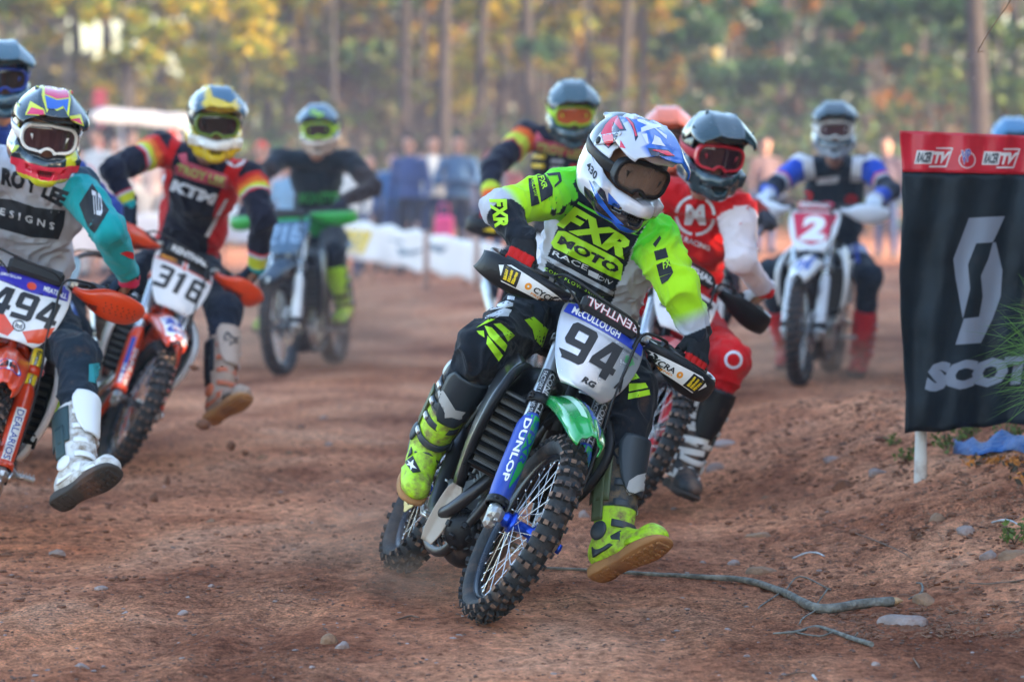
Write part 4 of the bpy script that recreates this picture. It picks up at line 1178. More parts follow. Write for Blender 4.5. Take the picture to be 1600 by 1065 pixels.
        if guard == 'wrap': c.tube(crom([BC + V(.02, sd * .155, .045), BC + V(.05, sd * .19, .046), BC + V(.074 - .03, sd * .30, .038), BC + V(.055 - .08, sd * .455, .045), BC + V(-.075, sd * .452, .062), BC + V(-.075, sd * .405, .062)], 5), .0075, 8)
        else: c.tube([BC + V(0, sd * .165, .05), BC + V(.05, sd * .17, .055)], .008, 8)
        c.box(BC + V(.008, sd * .16, .05), (.05, .03, .03), None, .005)
        c.build('guard_mount', m_alu if full else m_dark, hg)
    # number plate -------------------------------------------
    rows = []
    for (s_, w_, fo) in ((1.010, .142, .062), (.985, .164, .070), (.93, .168, .082), (.86, .160, .092), (.78, .138, .098), (.715, .104, .098), (.690, .078, .094)):
        rows.append([FK(s_, w_ * q, fo - .020 * abs(q) ** 2.4) for q in (-1, -.85, -.5, 0, .5, .85, 1)])
    mb = MB(); mb.sheet(rows, 4, 3, .005); pl = part(mb, 'number_plate', g('plate', m_white), root, US); parts['plate'] = pl
    # front fender -------------------------------------------
    rows = []
    for (x_, w_, z_, cr) in ((1.02, .062, .905, .010), (1.12, .076, .925, .020), (1.21, .082, .932, .030), (1.31, .082, .926, .034), (1.42, .078, .908, .034), (1.52, .071, .882, .030), (1.61, .058, .850, .024), (1.66, .038, .826, .014)):
        row = []
        for q in (-1.12, -1, -.62, -.25, 0, .25, .62, 1, 1.12):
            a = abs(q)
            zz = z_ + (0 if a < .3 else -.004 - cr * .75 * ((a - .25) / .75) ** 1.6) + (.010 if a < .3 else 0)
            if a > 1.05: zz -= .026
            row.append(Vector((x_, w_ * min(a, 1.04) * (1 if q > 0 else -1), zz + .02)))
        rows.append(row)
    mb = MB(); mb.sheet(rows, 3, 2, .004); fd = part(mb, 'front_fender', g('fender', m_blk), root, US); parts['fender'] = fd
    # hoses and cables over the plate
    mb = MB()
    mb.tube(crom([BC + V(-.03, .25, .07), BC + V(.06, .21, .075), BC + V(.10, .12, .05), BC + V(.125, .118, -.08), FK(.74, .118, .08), FK(.62, .14, .04), FK(.42, .15, .02), FK(.12, .135, .0)], 7), .0055, 7)
    mb.tube(crom([BC + V(-.03, -.24, .075), BC + V(.05, -.20, .10), BC + V(.10, -.06, .085), BC + V(.10, .08, .07), BC + V(.06, .12, .0), BC + V(-.02, .1, -.09)], 7), .0055, 7)
    mb.tube(crom([BC + V(-.03, -.22, .07), BC + V(.04, -.17, .06), BC + V(.05, -.10, .01), BC + V(-.03, -.06, -.1)], 6), .004, 6)
    part(mb, 'control_cables', g('cable', m_cable), root, US)
    # brake hose on the lower leg
    # chassis -------------------------------------------------
    fr = MB()
    hd = FK(.75, 0, -.03)
    for sd in (-1, 1):
        fr.tube(crom([hd + V(-.02, sd * .03, -.02), V(.98, sd * .105, .86), V(.78, sd * .115, .74), V(.60, sd * .10, .58), V(.55, sd * .095, .42), V(.58, sd * .085, .30)], 5), [.03 - .0003 * i for i in range(26)], 10, flatten=.6)
        fr.tube(crom([hd + V(-.01, 0, -.10), V(1.05, sd * .035, .62), V(1.01, sd * .06, .40), V(.93, sd * .07, .27), V(.75, sd * .08, .245), V(.56, sd * .08, .28)], 5), .0185, 10)
        fr.tube(crom([V(.74, sd * .10, .78), V(.45, sd * .10, .83), V(.15, sd * .07, .87)], 4), .012, 8)
        fr.tube(crom([V(.56, sd * .10, .50), V(.40, sd * .095, .66), V(.22, sd * .08, .84)], 4), .011, 8)
    part(fr, 'frame', g('frame', m_alu), root, up)
    en = MB()
    en.box((.80, 0, .40), (.34, .20, .23), Matrix.Rotation(R(8), 3, 'Y'), .05); en.cyl((.88, -.12, .40), (.88, .125, .40), .088, 26); en.cyl((.70, -.135, .41), (.70, .11, .41), .082, 26)
    en.lathe([(.0, 0), (.055, .0), (.062, -.012), (.062, -.03)], (.88, -.145, .40), (0, -1, 0), 24); en.lathe([(.0, .0), (.06, 0), (.066, -.02)], (.70, -.15, .42), (0, -1, 0), 24)
    for k in range(6): en.cyl((.70 + .07 * math.cos(k), -.152, .42 + .07 * math.sin(k)), (.70 + .07 * math.cos(k), -.135, .42 + .07 * math.sin(k)), .006, 6)
    cy = Matrix.Rotation(R(12), 3, 'Y')
    for k in range(7): en.box(V(.86, 0, .52) + cy @ V(0, 0, .018 * k), (.15, .15, .009), cy, .003)
    en.box(V(.86, 0, .50) + cy @ V(0, 0, .16), (.13, .15, .09), cy, .015); en.box(V(.86, 0, .50) + cy @ V(0, 0, .06), (.11, .12, .14), cy, .01)
    en.cyl((.97, -.075, .34), (.97, .07, .34), .03, 14); en.box((.98, .0, .44), (.03, .12, .10), None, .01)
    part(en, 'engine', g('engine', m_alu), root, up)
    ex = MB(); ex.tube(crom([V(.93, -.01, .66), V(1.02, -.055, .63), V(1.035, -.11, .50), V(.98, -.14, .40), V(.86, -.155, .37), V(.72, -.15, .46), V(.56, -.135, .60), V(.42, -.13, .68)], 6), [.021 + .0002 * i for i in range(43)], 14)
    o = part(ex, 'exhaust_pipe', g('exhaust', m_dark), root, up)
    c = MB(); c.tube([V(.42, -.13, .68), V(.36, -.135, .70), V(-.02, -.15, .81), V(-.08, -.152, .83)], [.03, .05, .052, .035], 18); c.build('silencer', m_alu, o)
    for sd in (-1, 1):
        ra = MB(); q = Matrix.Rotation(R(-8), 3, 'Y') @ Matrix.Rotation(R(sd * 14), 3, 'Z'); ra.box((1.035, sd * .135, .73), (.035, .125, .30), q, .008)
        for k in range(16): ra.box(V(1.045, sd * .135, .73) + q @ V(.016, 0, -.13 + k * .0173), (.006, .11, .004), q)
        o = part(ra, 'radiator', m_alu if False else m_dark, root, up)
        lv = MB()
        for k in range(8): lv.box(V(1.085, sd * .135, .73) + q @ V(.0, 0, -.13 + k * .037), (.034, .135, .005), q @ Matrix.Rotation(R(25), 3, 'Y'))
        lv.box(V(1.085, sd * .135, .73) + q @ V(0, .065, 0), (.03, .008, .31), q); lv.box(V(1.085, sd * .135, .73) + q @ V(0, -.065, 0), (.03, .008, .31), q); lv.build('radiator_louvre', mat('louvre black', (.010, .011, .012), .85, spec=.15), o)
        # shroud: stands out from the radiator and sweeps back over the tank
        rows = []
        for (z_, xf, yf, xb, yb) in ((.99, .98, .16, .66, .135), (.95, 1.06, .205, .62, .145), (.87, 1.135, .235, .64, .145), (.78, 1.145, .240, .70, .142), (.68, 1.12, .228, .76, .14), (.58, 1.07, .20, .84, .145), (.50, 1.02, .17, .92, .15)):
            row = []
            for t in np.linspace(0, 1, 6):
                row.append(V(xf + (xb - xf) * t, sd * (yf + (yb - yf) * t ** 1.3 + .012 * math.sin(t * math.pi)), z_ + .015 * math.sin(t * 3) * (1 if z_ > .8 else 0)))
            rows.append(row)
        mb = MB(); mb.sheet(rows, 3, 3, .0045); o = part(mb, 'radiator_shroud', g('shroud', m_blk), root, up); parts['shroud%+d' % sd] = o
        # lip that turns inwards in front of the radiator
        rows2 = [[r[0], r[0] + V(.004, -sd * .014, 0), r[0] + V(-.008, -sd * .030, 0)] for r in rows]
        mb = MB(); mb.sheet(rows2, 2, 3, .003); mb.build('shroud_lip', g('lip', m_blk), o)
    mb = MB()
    tk = SDF((.45, -.2, .68), (1.12, .2, 1.08), .012)
    tk.ell((.84, 0, .86), (.22, .135, .15), k=.0); tk.box((.80, 0, .92), (.17, .10, .06), .05, k=.05); me = tk.mesh('tank'); link_mesh('tank', me, root, (g('tank', m_blk),), up)
    c = MB(); c.cyl((.90, 0, .985), (.895, 0, 1.02), .038, 20); part(c, 'tank_cap', m_blk, root, up)
    st = SDF((-.12, -.16, .76), (.98, .16, 1.06), .012)
    st.chain([(.86, 0, .945), (.60, 0, .900), (.30, 0, .895), (.02, 0, .91)], [.062, .075, .082, .062], .03); st.box((.45, 0, .86), (.42, .085, .055), .03, k=.03)
    link_mesh('seat', st.mesh('seat'), root, (g('seat', m_seat),), up)
    rows = []
    for (x_, w_, z_) in ((.30, .10, .87), (.05, .10, .90), (-.15, .095, .93), (-.35, .08, .95), (-.48, .05, .955)):
        rows.append([V(x_, w_ * q, z_ - .03 * abs(q) ** 2) for q in (-1.1, -.7, 0, .7, 1.1)])
    mb = MB(); mb.sheet(rows, 3, 3, .004); part(mb, 'rear_fender', g('rfender', g('fender', m_blk)), root, up)
    for sd in (-1, 1):
        rows = []
        for (z_, x0_, x1_) in ((.86, .60, .02), (.76, .56, .06), (.66, .50, .14), (.57, .46, .26)):
            rows.append([V(x0_ + (x1_ - x0_) * t, sd * (.125 + .045 * math.sin(t * 2.6)), z_) for t in (0, .33, .66, 1)])
        mb = MB(); mb.sheet(rows, 4, 4, .004); o = part(mb, 'side_panel', g('side', g('fender', m_blk)), root, up); parts['side%+d' % sd] = o
    # swing arm, chain, sprockets, shock
    mb = MB()
    for sd in (-1, 1): mb.tube([V(.54, sd * .085, .40), V(.3, sd * .105, .375), V(-.04, sd * .115, .338)], [.034, .030, .022], 10, flatten=.55)
    mb.box((.44, 0, .39), (.10, .17, .06), None, .02); mb.cyl((0, -.13, .338), (0, .13, .338), .013, 12)
    part(mb, 'swing_arm', g('swing', m_alu), root)
    mb = MB(); n = 49; vs = []
    for yy in (.071, .076):
        for k in range(n * 2):
            a = math.pi * k / n; r = .108 if k % 2 else .098; vs.append((math.cos(a) * r, yy, .338 + math.sin(a) * r))
    N2 = n * 2; vs += [(0, .071, .338), (0, .076, .338)]
    mb.add(vs, [(k, N2 + k, N2 + (k + 1) % N2, (k + 1) % N2) for k in range(N2)] + [(2 * N2, (k + 1) % N2, k) for k in range(N2)] + [(2 * N2 + 1, N2 + k, N2 + (k + 1) % N2) for k in range(N2)], True)
    part(mb, 'rear_sprocket', g('sprocket', m_alu), root)
    mb = MB(); ch = [V(.60, .075, .46), V(0, .075, .338 + .10), V(-.09, .075, .338), V(0, .075, .238), V(.60, .075, .37)]
    full_ = crom([ch[0], ch[0].lerp(ch[1], .5), ch[1], V(-.075, .075, .405), V(-.103, .075, .338), V(-.075, .075, .27), ch[3], ch[3].lerp(ch[4], .5) + V(0, 0, -.01), ch[4]], 9)
    for i in range(len(full_) - 1):
        d = full_[i + 1] - full_[i]; mb.box((full_[i] + full_[i + 1]) / 2, (.009, .012, d.length * 1.08), frame(d, (0, 1, 0)))
    part(mb, 'chain', m_dark, root)
    mb = MB(); mb.tube([V(.50, 0, .42), V(.42, 0, .80)], .02, 12)
    for k in range(9): mb.lathe([(.030, -.006), (.038, 0), (.030, .006)], V(.495 - .0065 * k, 0, .46 + .033 * k), (-.08, 0, .38), 16, False)
    part(mb, 'shock_spring', g('spring', m_dark), root, up)
    # foot pegs, levers, guards
    for sd in (-1, 1):
        mb = MB(); mb.box((.58, sd * .20, .365), (.05, .085, .018), None, .004); mb.box((.57, sd * .14, .36), (.04, .05, .03), None, .008)
        for k in range(5):
            for e_ in (-.02, .02): mb.box((.58 + e_, sd * (.168 + .016 * k), .378), (.005, .005, .012), None)
        part(mb, 'foot_peg', m_alu, root, up)
    mb = MB(); mb.tube([V(.62, -.155, .36), V(.75, -.165, .335), V(.87, -.17, .345)], [.009, .008, .009], 8); mb.box((.885, -.172, .352), (.035, .045, .012), None, .004); part(mb, 'brake_pedal', m_alu, root, up)
    mb = MB(); mb.tube([V(.66, .14, .40), V(.76, .165, .395), V(.82, .17, .40)], [.008, .007, .008], 8); mb.cyl((.82, .165, .40), (.82, .20, .40), .009, 10); part(mb, 'gear_lever', m_alu, root, up)
    mb = MB(); rows = []
    for (x_, z_, w_) in ((.60, .26, .05), (.78, .235, .065), (.93, .245, .07), (1.00, .30, .06), (1.03, .37, .045)):
        rows.append([V(x_, q * w_, z_ + .035 * abs(q) ** 2) for q in (-1, -.5, 0, .5, 1)])
    mb.sheet(rows, 3, 3, .004); part(mb, 'skid_plate', g('skid', m_blk), root, up)
    if g('caseguard'):
        rows = []
        for (z_, w_) in ((.27, .03), (.32, .052), (.40, .056), (.475, .045), (.50, .02)):
            rows.append([V(.965 + .012 * abs(q), -.155 - q * w_ * .55, z_) + V(-.02 * q, 0, 0) for q in (-1, -.5, 0, .5, 1)])
        mb = MB(); mb.sheet(rows, 3, 3, .005); part(mb, 'case_guard', m_tan, root, up)
        mb = MB(); mb.ell((.98, -.06, .37), (.05, .07, .075), None, 16, 10)
        for k in range(22):
            a = k * 2.4; z_ = -1 + 2 * (k + .5) / 22; rr = math.sqrt(1 - z_ * z_); nrm = V(rr * math.cos(a) * .05, rr * math.sin(a) * .07, z_ * .075)
            mb.box(V(.98, -.06, .37) + nrm, (.022, .022, .012), frame(nrm), .003)
        part(mb, 'water_pump_guard', m_blk, root, up)
    parts['root'] = root; parts['B'] = B; parts['US'] = US; parts['S'] = S; parts['up'] = up; parts['BC'] = BC
    W = B @ US
    for sd, k in ((-1, 'R'), (1, 'L')):
        a, b = (bar[1], bar[0]) if sd < 0 else (bar[7], bar[8])
        parts['grip' + k] = W @ a.lerp(b, .52); parts['axis' + k] = (W.to_3x3() @ (b - a)).normalized()
        parts['peg' + k] = B @ up @ V(.58, sd * .20, .375)
    parts['R3'] = B.to_3x3(); parts['steer3'] = W.to_3x3()
    # settle it: lowest point of each tyre on the dirt
    for wh in (fw, rw):
        M = wm(wh); zs = [(M @ v.co).z - 0 for v in wh.children[0].data.vertices]
    return parts

def OFF(n): return .0026 if n in ('lettering', 'number', 'emblem') else .0012
def plate_print(b, shapes, material, name, frame_='plate'):
    """print on the number plate: plane coordinates -1..1 across, -1..1 up, seen from the front"""
    o = FK(.852, 0, .3); xd = V(0, .165, 0); yd = FS * .156
    return print_on(b['plate'], shapes, material, name, OFF(name), px=False, frame_=(o, xd, yd, -FP))
def plate_word(b, s, x0, y0, x1, y1, m, bold=.02, shear=0.0, name='lettering'):
    q = [(x0, y0), (x1, y0), (x1 + shear, y1), (x0 + shear, y1)]
    if name == 'number' and all(ch in DIG for ch in s): return plate_print(b, [digits(s, q)], m, name)
    return plate_print(b, [word(s, q, bold)], m, name)
def pad_word(b, s, m=None, x0=-.95, x1=.95):
    o = b['BC'] + V(.3, 0, .040 + .12); d = Matrix.Rotation(R(-22), 3, 'Y') @ V(-1, 0, 0); c = b['BC'] + V(.038, 0, .052); up_ = Matrix.Rotation(R(-22), 3, 'Y') @ V(0, 0, 1)
    return print_on(b['pad'], [word(s, rectq(x0, -.62, x1, .62), .035)], m or m_wht, 'lettering', .002, px=False, frame_=(c - d * .2, V(0, .108, 0), up_ * .028, d))
def guard_print(b, sd, shapes, m, name):
    c = b['BC'] + V(.3 - .04, sd * .30, .030 - .026)
    return print_on(b['hg%+d' % sd], shapes, m, name, OFF(name), px=False, frame_=(c, V(0, 1, 0), V(0, 0, 1), V(-1, 0, 0)))
def fork_print(b, sd, shapes, m, name, which='guard'):
    """x: -1..1 across, y: metres up the fork"""
    return print_on(b['%s%+d' % (which, sd)], shapes, m, name, OFF(name), px=False, frame_=(LEG0 + V(0, sd * .108, 0) + FP * .2, V(0, .034 if which == 'guard' else .0285, 0), FS, -FP))
def vword(s, x0, y0, x1, y1, bold=.03):
    """a word running down the fork, read from the side"""
    V2, F2 = text2(s, bold)
    return [(x0 + (x1 - x0) * v, y1 + (y0 - y1) * u) for u, v in V2], F2
# ------------------------------------------------------------------ riders
m_skin = mat('skin', (.42, .22, .15), .5, bump=.0008, bscale=150, vary=.08)
m_cloth = mat('dyed jersey', rough=.8, attr=True, bump=.003, bscale=28, weave=.0006, sheen=.15, dirt=.04)
m_pants = mat('dyed pants', rough=.75, attr=True, bump=.003, bscale=34, weave=.0005, dirt=.10, sheen=.1)
m_bootp = mat('boot plastic', rough=.45, attr=True, bump=.0015, bscale=60, dirt=.62, dscale=22, dirtcol=(.20, .13, .07))
m_bootw = mat('muddy boot', rough=.6, attr=True, bump=.002, bscale=70, dirt=.62, dscale=8, dirtcol=(.30, .18, .12))
m_glove = mat('glove fabric', rough=.75, attr=True, bump=.0012, bscale=120, weave=.0004)
m_helm = mat('helmet paint', rough=.22, attr=True, coat=.8, dirt=.05, dscale=20)
m_helmm = mat('matt helmet paint', rough=.42, attr=True, coat=.15, dirt=.08, dscale=20)
m_sole = mat('gum sole', (.40, .19, .07), .75, bump=.004, bscale=50, dirt=.4, dirtcol=(.2, .1, .07))
m_soled = mat('dark sole', (.05, .04, .035), .8, bump=.004, bscale=50, dirt=.4, dirtcol=(.2, .1, .07))
m_foam = mat('helmet lining', (.03, .03, .035), .9)
m_eye = mat('eye', (.6, .58, .55), .2)
m_iris = mat('iris', (.03, .02, .015), .2)
def lens_mat(name, tint, al):
    m = bpy.data.materials.new(name); m.use_nodes = True; nt = m.node_tree; L = nt.links.new; b = nt.nodes['Principled BSDF']
    b.inputs['Base Color'].default_value = (*tint, 1); b.inputs['Roughness'].default_value = .04; b.inputs['Specular IOR Level'].default_value = .8; b.inputs['Coat Weight'].default_value = 1
    t = nt.nodes.new('ShaderNodeBsdfTransparent'); t.inputs[0].default_value = (.8, .74, .70, 1)
    tc = nt.nodes.new('ShaderNodeTexCoord'); mp = nt.nodes.new('ShaderNodeMapping'); mp.inputs['Scale'].default_value = (90, 20, 12); n = nt.nodes.new('ShaderNodeTexNoise'); n.inputs['Scale'].default_value = 1; n.inputs['Detail'].default_value = 6  # stretched noise paints vertical streaks like reflected trees
    L(tc.outputs['Object'], mp.inputs[0]); L(mp.outputs[0], n.inputs['Vector'])
    mr = nt.nodes.new('ShaderNodeMapRange'); mr.inputs[1].default_value = .3; mr.inputs[2].default_value = .75; mr.inputs[3].default_value = al - .15; mr.inputs[4].default_value = al + .2; L(n.outputs['Fac'], mr.inputs[0])
    mx = nt.nodes.new('ShaderNodeMixShader'); L(mr.outputs[0], mx.inputs[0]); L(t.outputs[0], mx.inputs[1]); L(b.outputs[0], mx.inputs[2]); L(mx.outputs[0], nt.nodes['Material Output'].inputs[0])
    return m
m_lens = lens_mat('painted reflection goggle lens', (.20, .145, .12), .6)  # lighter brown tint stands in for reflections on the lens
m_lens_dark = lens_mat('dark goggle lens', (.02, .018, .02), .75)
m_lens_red = lens_mat('mirrored goggle lens', (.55, .10, .03), .85)
m_lens_pur = lens_mat('plum goggle lens', (.06, .025, .035), .7)
m_clear = lens_mat('clear tear-off tab', (.6, .45, .45), .3)
m_cleard = m_clear

def folds(amp, sc_=9.0, seed=0.0):
    def f(p):
        x, y, z = p[:, 0] * sc_, p[:, 1] * sc_, p[:, 2] * sc_
        w = fbm(x * .5 + seed, y * .5, z * .5, 2)
        r = 1 - np.abs(fbm(x + w, y * .8 + w * 1.5, z * .9 - w, 2))
        return amp * 1.3 * (np.clip(r, 0, 1) ** 3 - .3) + amp * .5 * (1 - np.abs(fbm(x * 2.1 + w, y * 2.1, z * 1.5 - w * 2, 2))) ** 2
    return f
def segt(p, a, b):
    a = np.array(a); b = np.array(b); d = b - a; t = ((p - a) @ d) / (d @ d)
    q = a + np.clip(t, 0, 1)[:, None] * d
    return t, np.linalg.norm(p - q, axis=1)
def headframe(yaw, pitch, roll):
    yaw, pitch, roll = R(yaw), R(pitch), R(roll)
    fw = Vector((math.sin(yaw) * math.cos(pitch), -math.cos(yaw) * math.cos(pitch), -math.sin(pitch)))
    x = fw.cross(Vector((0, 0, 1))).normalized(); z = x.cross(fw)
    M = Matrix((x, fw, z)).transposed()
    return Matrix.Rotation(-roll, 3, fw) @ M

# ---- helmet, in the wearer's frame: X to the wearer's right, Y forward, Z up
_h = {}
def helmet_meshes(vox=.0035):
    if vox in _h: return _h[vox]
    s = SDF((-.16, -.21, -.19), (.16, .27, .20), vox)
    s.ell((0, -.015, .032), (.127, .158, .128)); s.ell((0, -.03, -.050), (.112, .132, .085), k=.04)
    s.ell((0, -.10, -.03), (.085, .075, .10), k=.03)
    s.ell((0, -.035, -.085), (.100, .118, .085), k=.03)
    for sd in (-1, 1):
        s.cone((sd * .090, -.01, -.060), (sd * .076, .085, -.080), .042, .034, .03)
        s.cone((sd * .086, -.01, -.095), (sd * .060, .090, -.125), .036, .034, .03)
        s.cone((sd * .076, .085, -.080), (sd * .034, .148, -.088), .034, .030, .02)
        s.cone((sd * .034, .148, -.088), (0, .166, -.090), .030, .030, .02)
        s.cone((sd * .060, .090, -.125), (sd * .016, .150, -.140), .034, .026, .02)
        s.cone((sd * .016, .150, -.140), (0, .160, -.142), .026, .022, .02)
        s.box((sd * .094, .05, -.070), (.016, .07, .030), .01, Matrix.Rotation(sd * -.30, 3, 'Z') @ Matrix.Rotation(-.30, 3, 'X'), k=.012)
        s.cone((sd * .045, -.16, .10), (sd * .06, .02, .158), .010, .010, .02)     # ridges on the crown
    s.box((0, .10, .098), (.075, .05, .012), .01, Matrix.Rotation(-.45, 3, 'X'), k=.02)       # brow
    s.ell((0, .0, -.002), (.098, .128, .118), op='sub', k=.004)
    s.cone((0, .01, -.06), (0, -.01, -.26), .088, .10, .01, 'sub')
    # eye port
    def port(x, y, z):
        yy = y + 1.2 * x * x
        w = .106 - .25 * np.maximum(0, -.03 - z)
        qx, qz = np.abs(x) - (w - .035), np.abs(z + .002 - .12 * np.abs(x)) - (.062 - .035)
        d = np.sqrt(np.maximum(qx, 0) ** 2 + np.maximum(qz, 0) ** 2) + np.minimum(np.maximum(qx, qz), 0) - .035
        return np.maximum(d, .035 - yy)
    s.fn((-.12, 0, -.09), (.12, .27, .08), port, .008, 'sub')
    # mouth vent and side vents
    s.box((0, .2, -.120), (.026, .035, .016), .008, Matrix.Rotation(.1, 3, 'X'), k=.006, op='sub', taper=.25)
    for sd in (-1, 1):
        s.box((sd * .062, .150, -.108), (.016, .020, .010), .004, Matrix.Rotation(sd * -.65, 3, 'Z'), k=.004, op='sub')
        s.box((sd * .050, .125, .110), (.018, .02, .008), .004, None, k=.004, op='sub')
    shell = s.mesh('helmet'); spts = s.pts
    # visor
    rows = []
    for (y_, w_, z_, dp) in ((-.02, .080, .157, .026), (.03, .106, .164, .048), (.08, .122, .161, .056), (.12, .127, .150, .052), (.16, .126, .134, .044), (.195, .116, .117, .036), (.215, .100, .104, .028)):
        row = []
        for q in (-1.06, -1, -.8, -.5, -.42, -.2, 0, .2, .42, .5, .8, 1, 1.06):
            a = abs(q); zz = z_ - dp * a ** 2.4 + (.007 if .3 < a < .55 else 0)
            if a > 1.02: zz -= .012
            row.append(V(w_ * q, y_ - .02 * a ** 2, zz))
        rows.append(row)
    v = MB(); v.sheet(rows, 2, 4, .004)
    for sd in (-1, 1):
        v.sheet([[V(sd * (.130 - .004 * abs(t - .5)), .085 - .10 * t, .098 - .055 * t + (w_ * .018)) for t in (0, .33, .66, 1)] for w_ in (-1, 0, 1)], 3, 2, .004)
    vis = v.mesh('visor')
    # goggles
    g = SDF((-.12, .03, -.08), (.12, .20, .08), min(vox, .003))
    def gog(x, y, z):
        yy = y + 2.6 * x * x - .118
        top = .047 - .10 * np.abs(x); 
        qx, qz = np.abs(x) - (.089 - .030), np.abs(z) - (top - .030)
        d = np.sqrt(np.maximum(qx, 0) ** 2 + np.maximum(qz, 0) ** 2) + np.minimum(np.maximum(qx, qz), 0) - .030
        qx2, qz2 = np.abs(x) - (.079 - .024), np.abs(z) - (top - .009 - .024)
        d2 = np.sqrt(np.maximum(qx2, 0) ** 2 + np.maximum(qz2, 0) ** 2) + np.minimum(np.maximum(qx2, qz2), 0) - .024
        nose = np.sqrt(x ** 2 + ((z + .052) * 1.0) ** 2) - .020
        o_ = np.maximum(np.maximum(np.maximum(d, -d2), -nose), np.abs(yy) - .016)
        nb = np.maximum(np.abs(np.sqrt(x ** 2 + (z + .052) ** 2) - .0235) - .0045, np.maximum(np.abs(yy) - .015, -(z + .047)))
        return np.minimum(o_, nb) * .8
    g.fn((-.1, .04, -.06), (.1, .15, .06), gog)
    gm = g.mesh('goggle_frame')
    rows = []
    for zf in np.linspace(-1, 1, 7):
        row = []
        for x in np.linspace(-.080, .080, 13):
            top = .047 - .10 * abs(x) - .006
            zz = zf * top
            if zf < 0: zz = max(zz, -top) if abs(x) > .03 else max(zf * top, -.052 + math.sqrt(max(0, .024 ** 2 - x * x)) if abs(x) < .024 else -top)
            row.append(V(x, .118 + .010 - 2.6 * x * x, zz))
        rows.append(row)
    l = MB(); l.sheet(rows, 1, 1, .0015); lm = l.mesh('goggle_lens')
    # strap round the shell
    rows = []
    for zf in (-.019, -.006, .008, .021):
        row = []
        for k in range(21):
            a = R(28 + 304 * k / 20)
            rz = math.sqrt(max(.05, 1 - ((zf - .032) / .128) ** 2))
            row.append(V(math.sin(a) * (.127 * rz + .0035), -.015 + math.cos(a) * (.158 * rz + .0035), zf - .01 * math.cos(a)))
        rows.append(row)
    st = MB(); st.sheet(rows, 3, 1, .003); sm = st.mesh('goggle_strap')
    mb = MB(); mb.tube([V(.03, .165, -.108), V(.03, .168, -.108)], .001, 4)
    gr = MB()
    for k in (-1, 0, 1): gr.box((0, .168, -.120 + k * .008), (.046, .004, .0022))
    for k in range(5): gr.box((-.018 + k * .009, .167, -.120), (.002, .003, .024))
    grm = gr.mesh('mouth_grille')
    sc_ = MB()
    for sd in (-1, 1): sc_.ell((sd * .131, -.01, .045), (.005, .013, .013), None, 12, 8)
    scm = sc_.mesh('visor_screws')
    _h[vox] = (shell, spts, vis, gm, lm, sm, grm, scm)
    return _h[vox]

def hpaint(me, f):
    n = len(me.vertices); co = np.empty(n * 3, np.float32); me.vertices.foreach_get('co', co); co = co.reshape(-1, 3)
    paint(me, f(co.astype(float)))
def const(c): return lambda p: np.tile(np.array(c, float), (len(p), 1))

def add_helmet(root, off, centre, rot, S):
    shell, spts, vis, gm, lm, sm, grm, scm = helmet_meshes(S.get('hvox', .004))
    B = Matrix.Translation(Vector(centre) - Vector(off)) @ rot.to_4x4() @ Matrix.Diagonal((1.10, 1.10, 1.10, 1))
    hm = S.get('hmat', m_helm)
    me = shell.copy(); hpaint(me, S.get('helmet', const((.03, .05, .07)))); h = link_mesh('helmet', me, root, (hm,), B)
    me = vis.copy(); hpaint(me, S.get('visor', S.get('helmet', const((.03, .05, .07))))); v = link_mesh('visor', me, h, (hm,))
    GS = Matrix.Diagonal((1.16, 1.02, 1.22, 1))
    me = gm.copy(); gf = link_mesh('goggle_frame', me, h, (S.get('gframe', m_blk),), GS)
    le = link_mesh('goggle_lens', lm.copy(), h, (S.get('lens', m_lens),), GS)
    link_mesh('goggle_strap', sm.copy(), h, (S.get('strap', m_blk),))
    link_mesh('mouth_grille', grm.copy(), h, (m_foam,), None, False)
    link_mesh('visor_screw', scm.copy(), h, (S.get('screw', m_blk),))
    if S.get('tearoff', False):
        mb = MB(); sd = S['tearoff']
        mb.sheet([[V(sd * (.078 + .026 * t), .108 - .012 * t + .004 * math.sin(t * 5), z_ * (.9 + .3 * t)) for t in (0, .4, .8, 1.2)] for z_ in (-.016, 0, .016)], 3, 3, .0012)
        mb.build('tear_off_tab', S.get('tabm', m_clear), h)
    return h, v

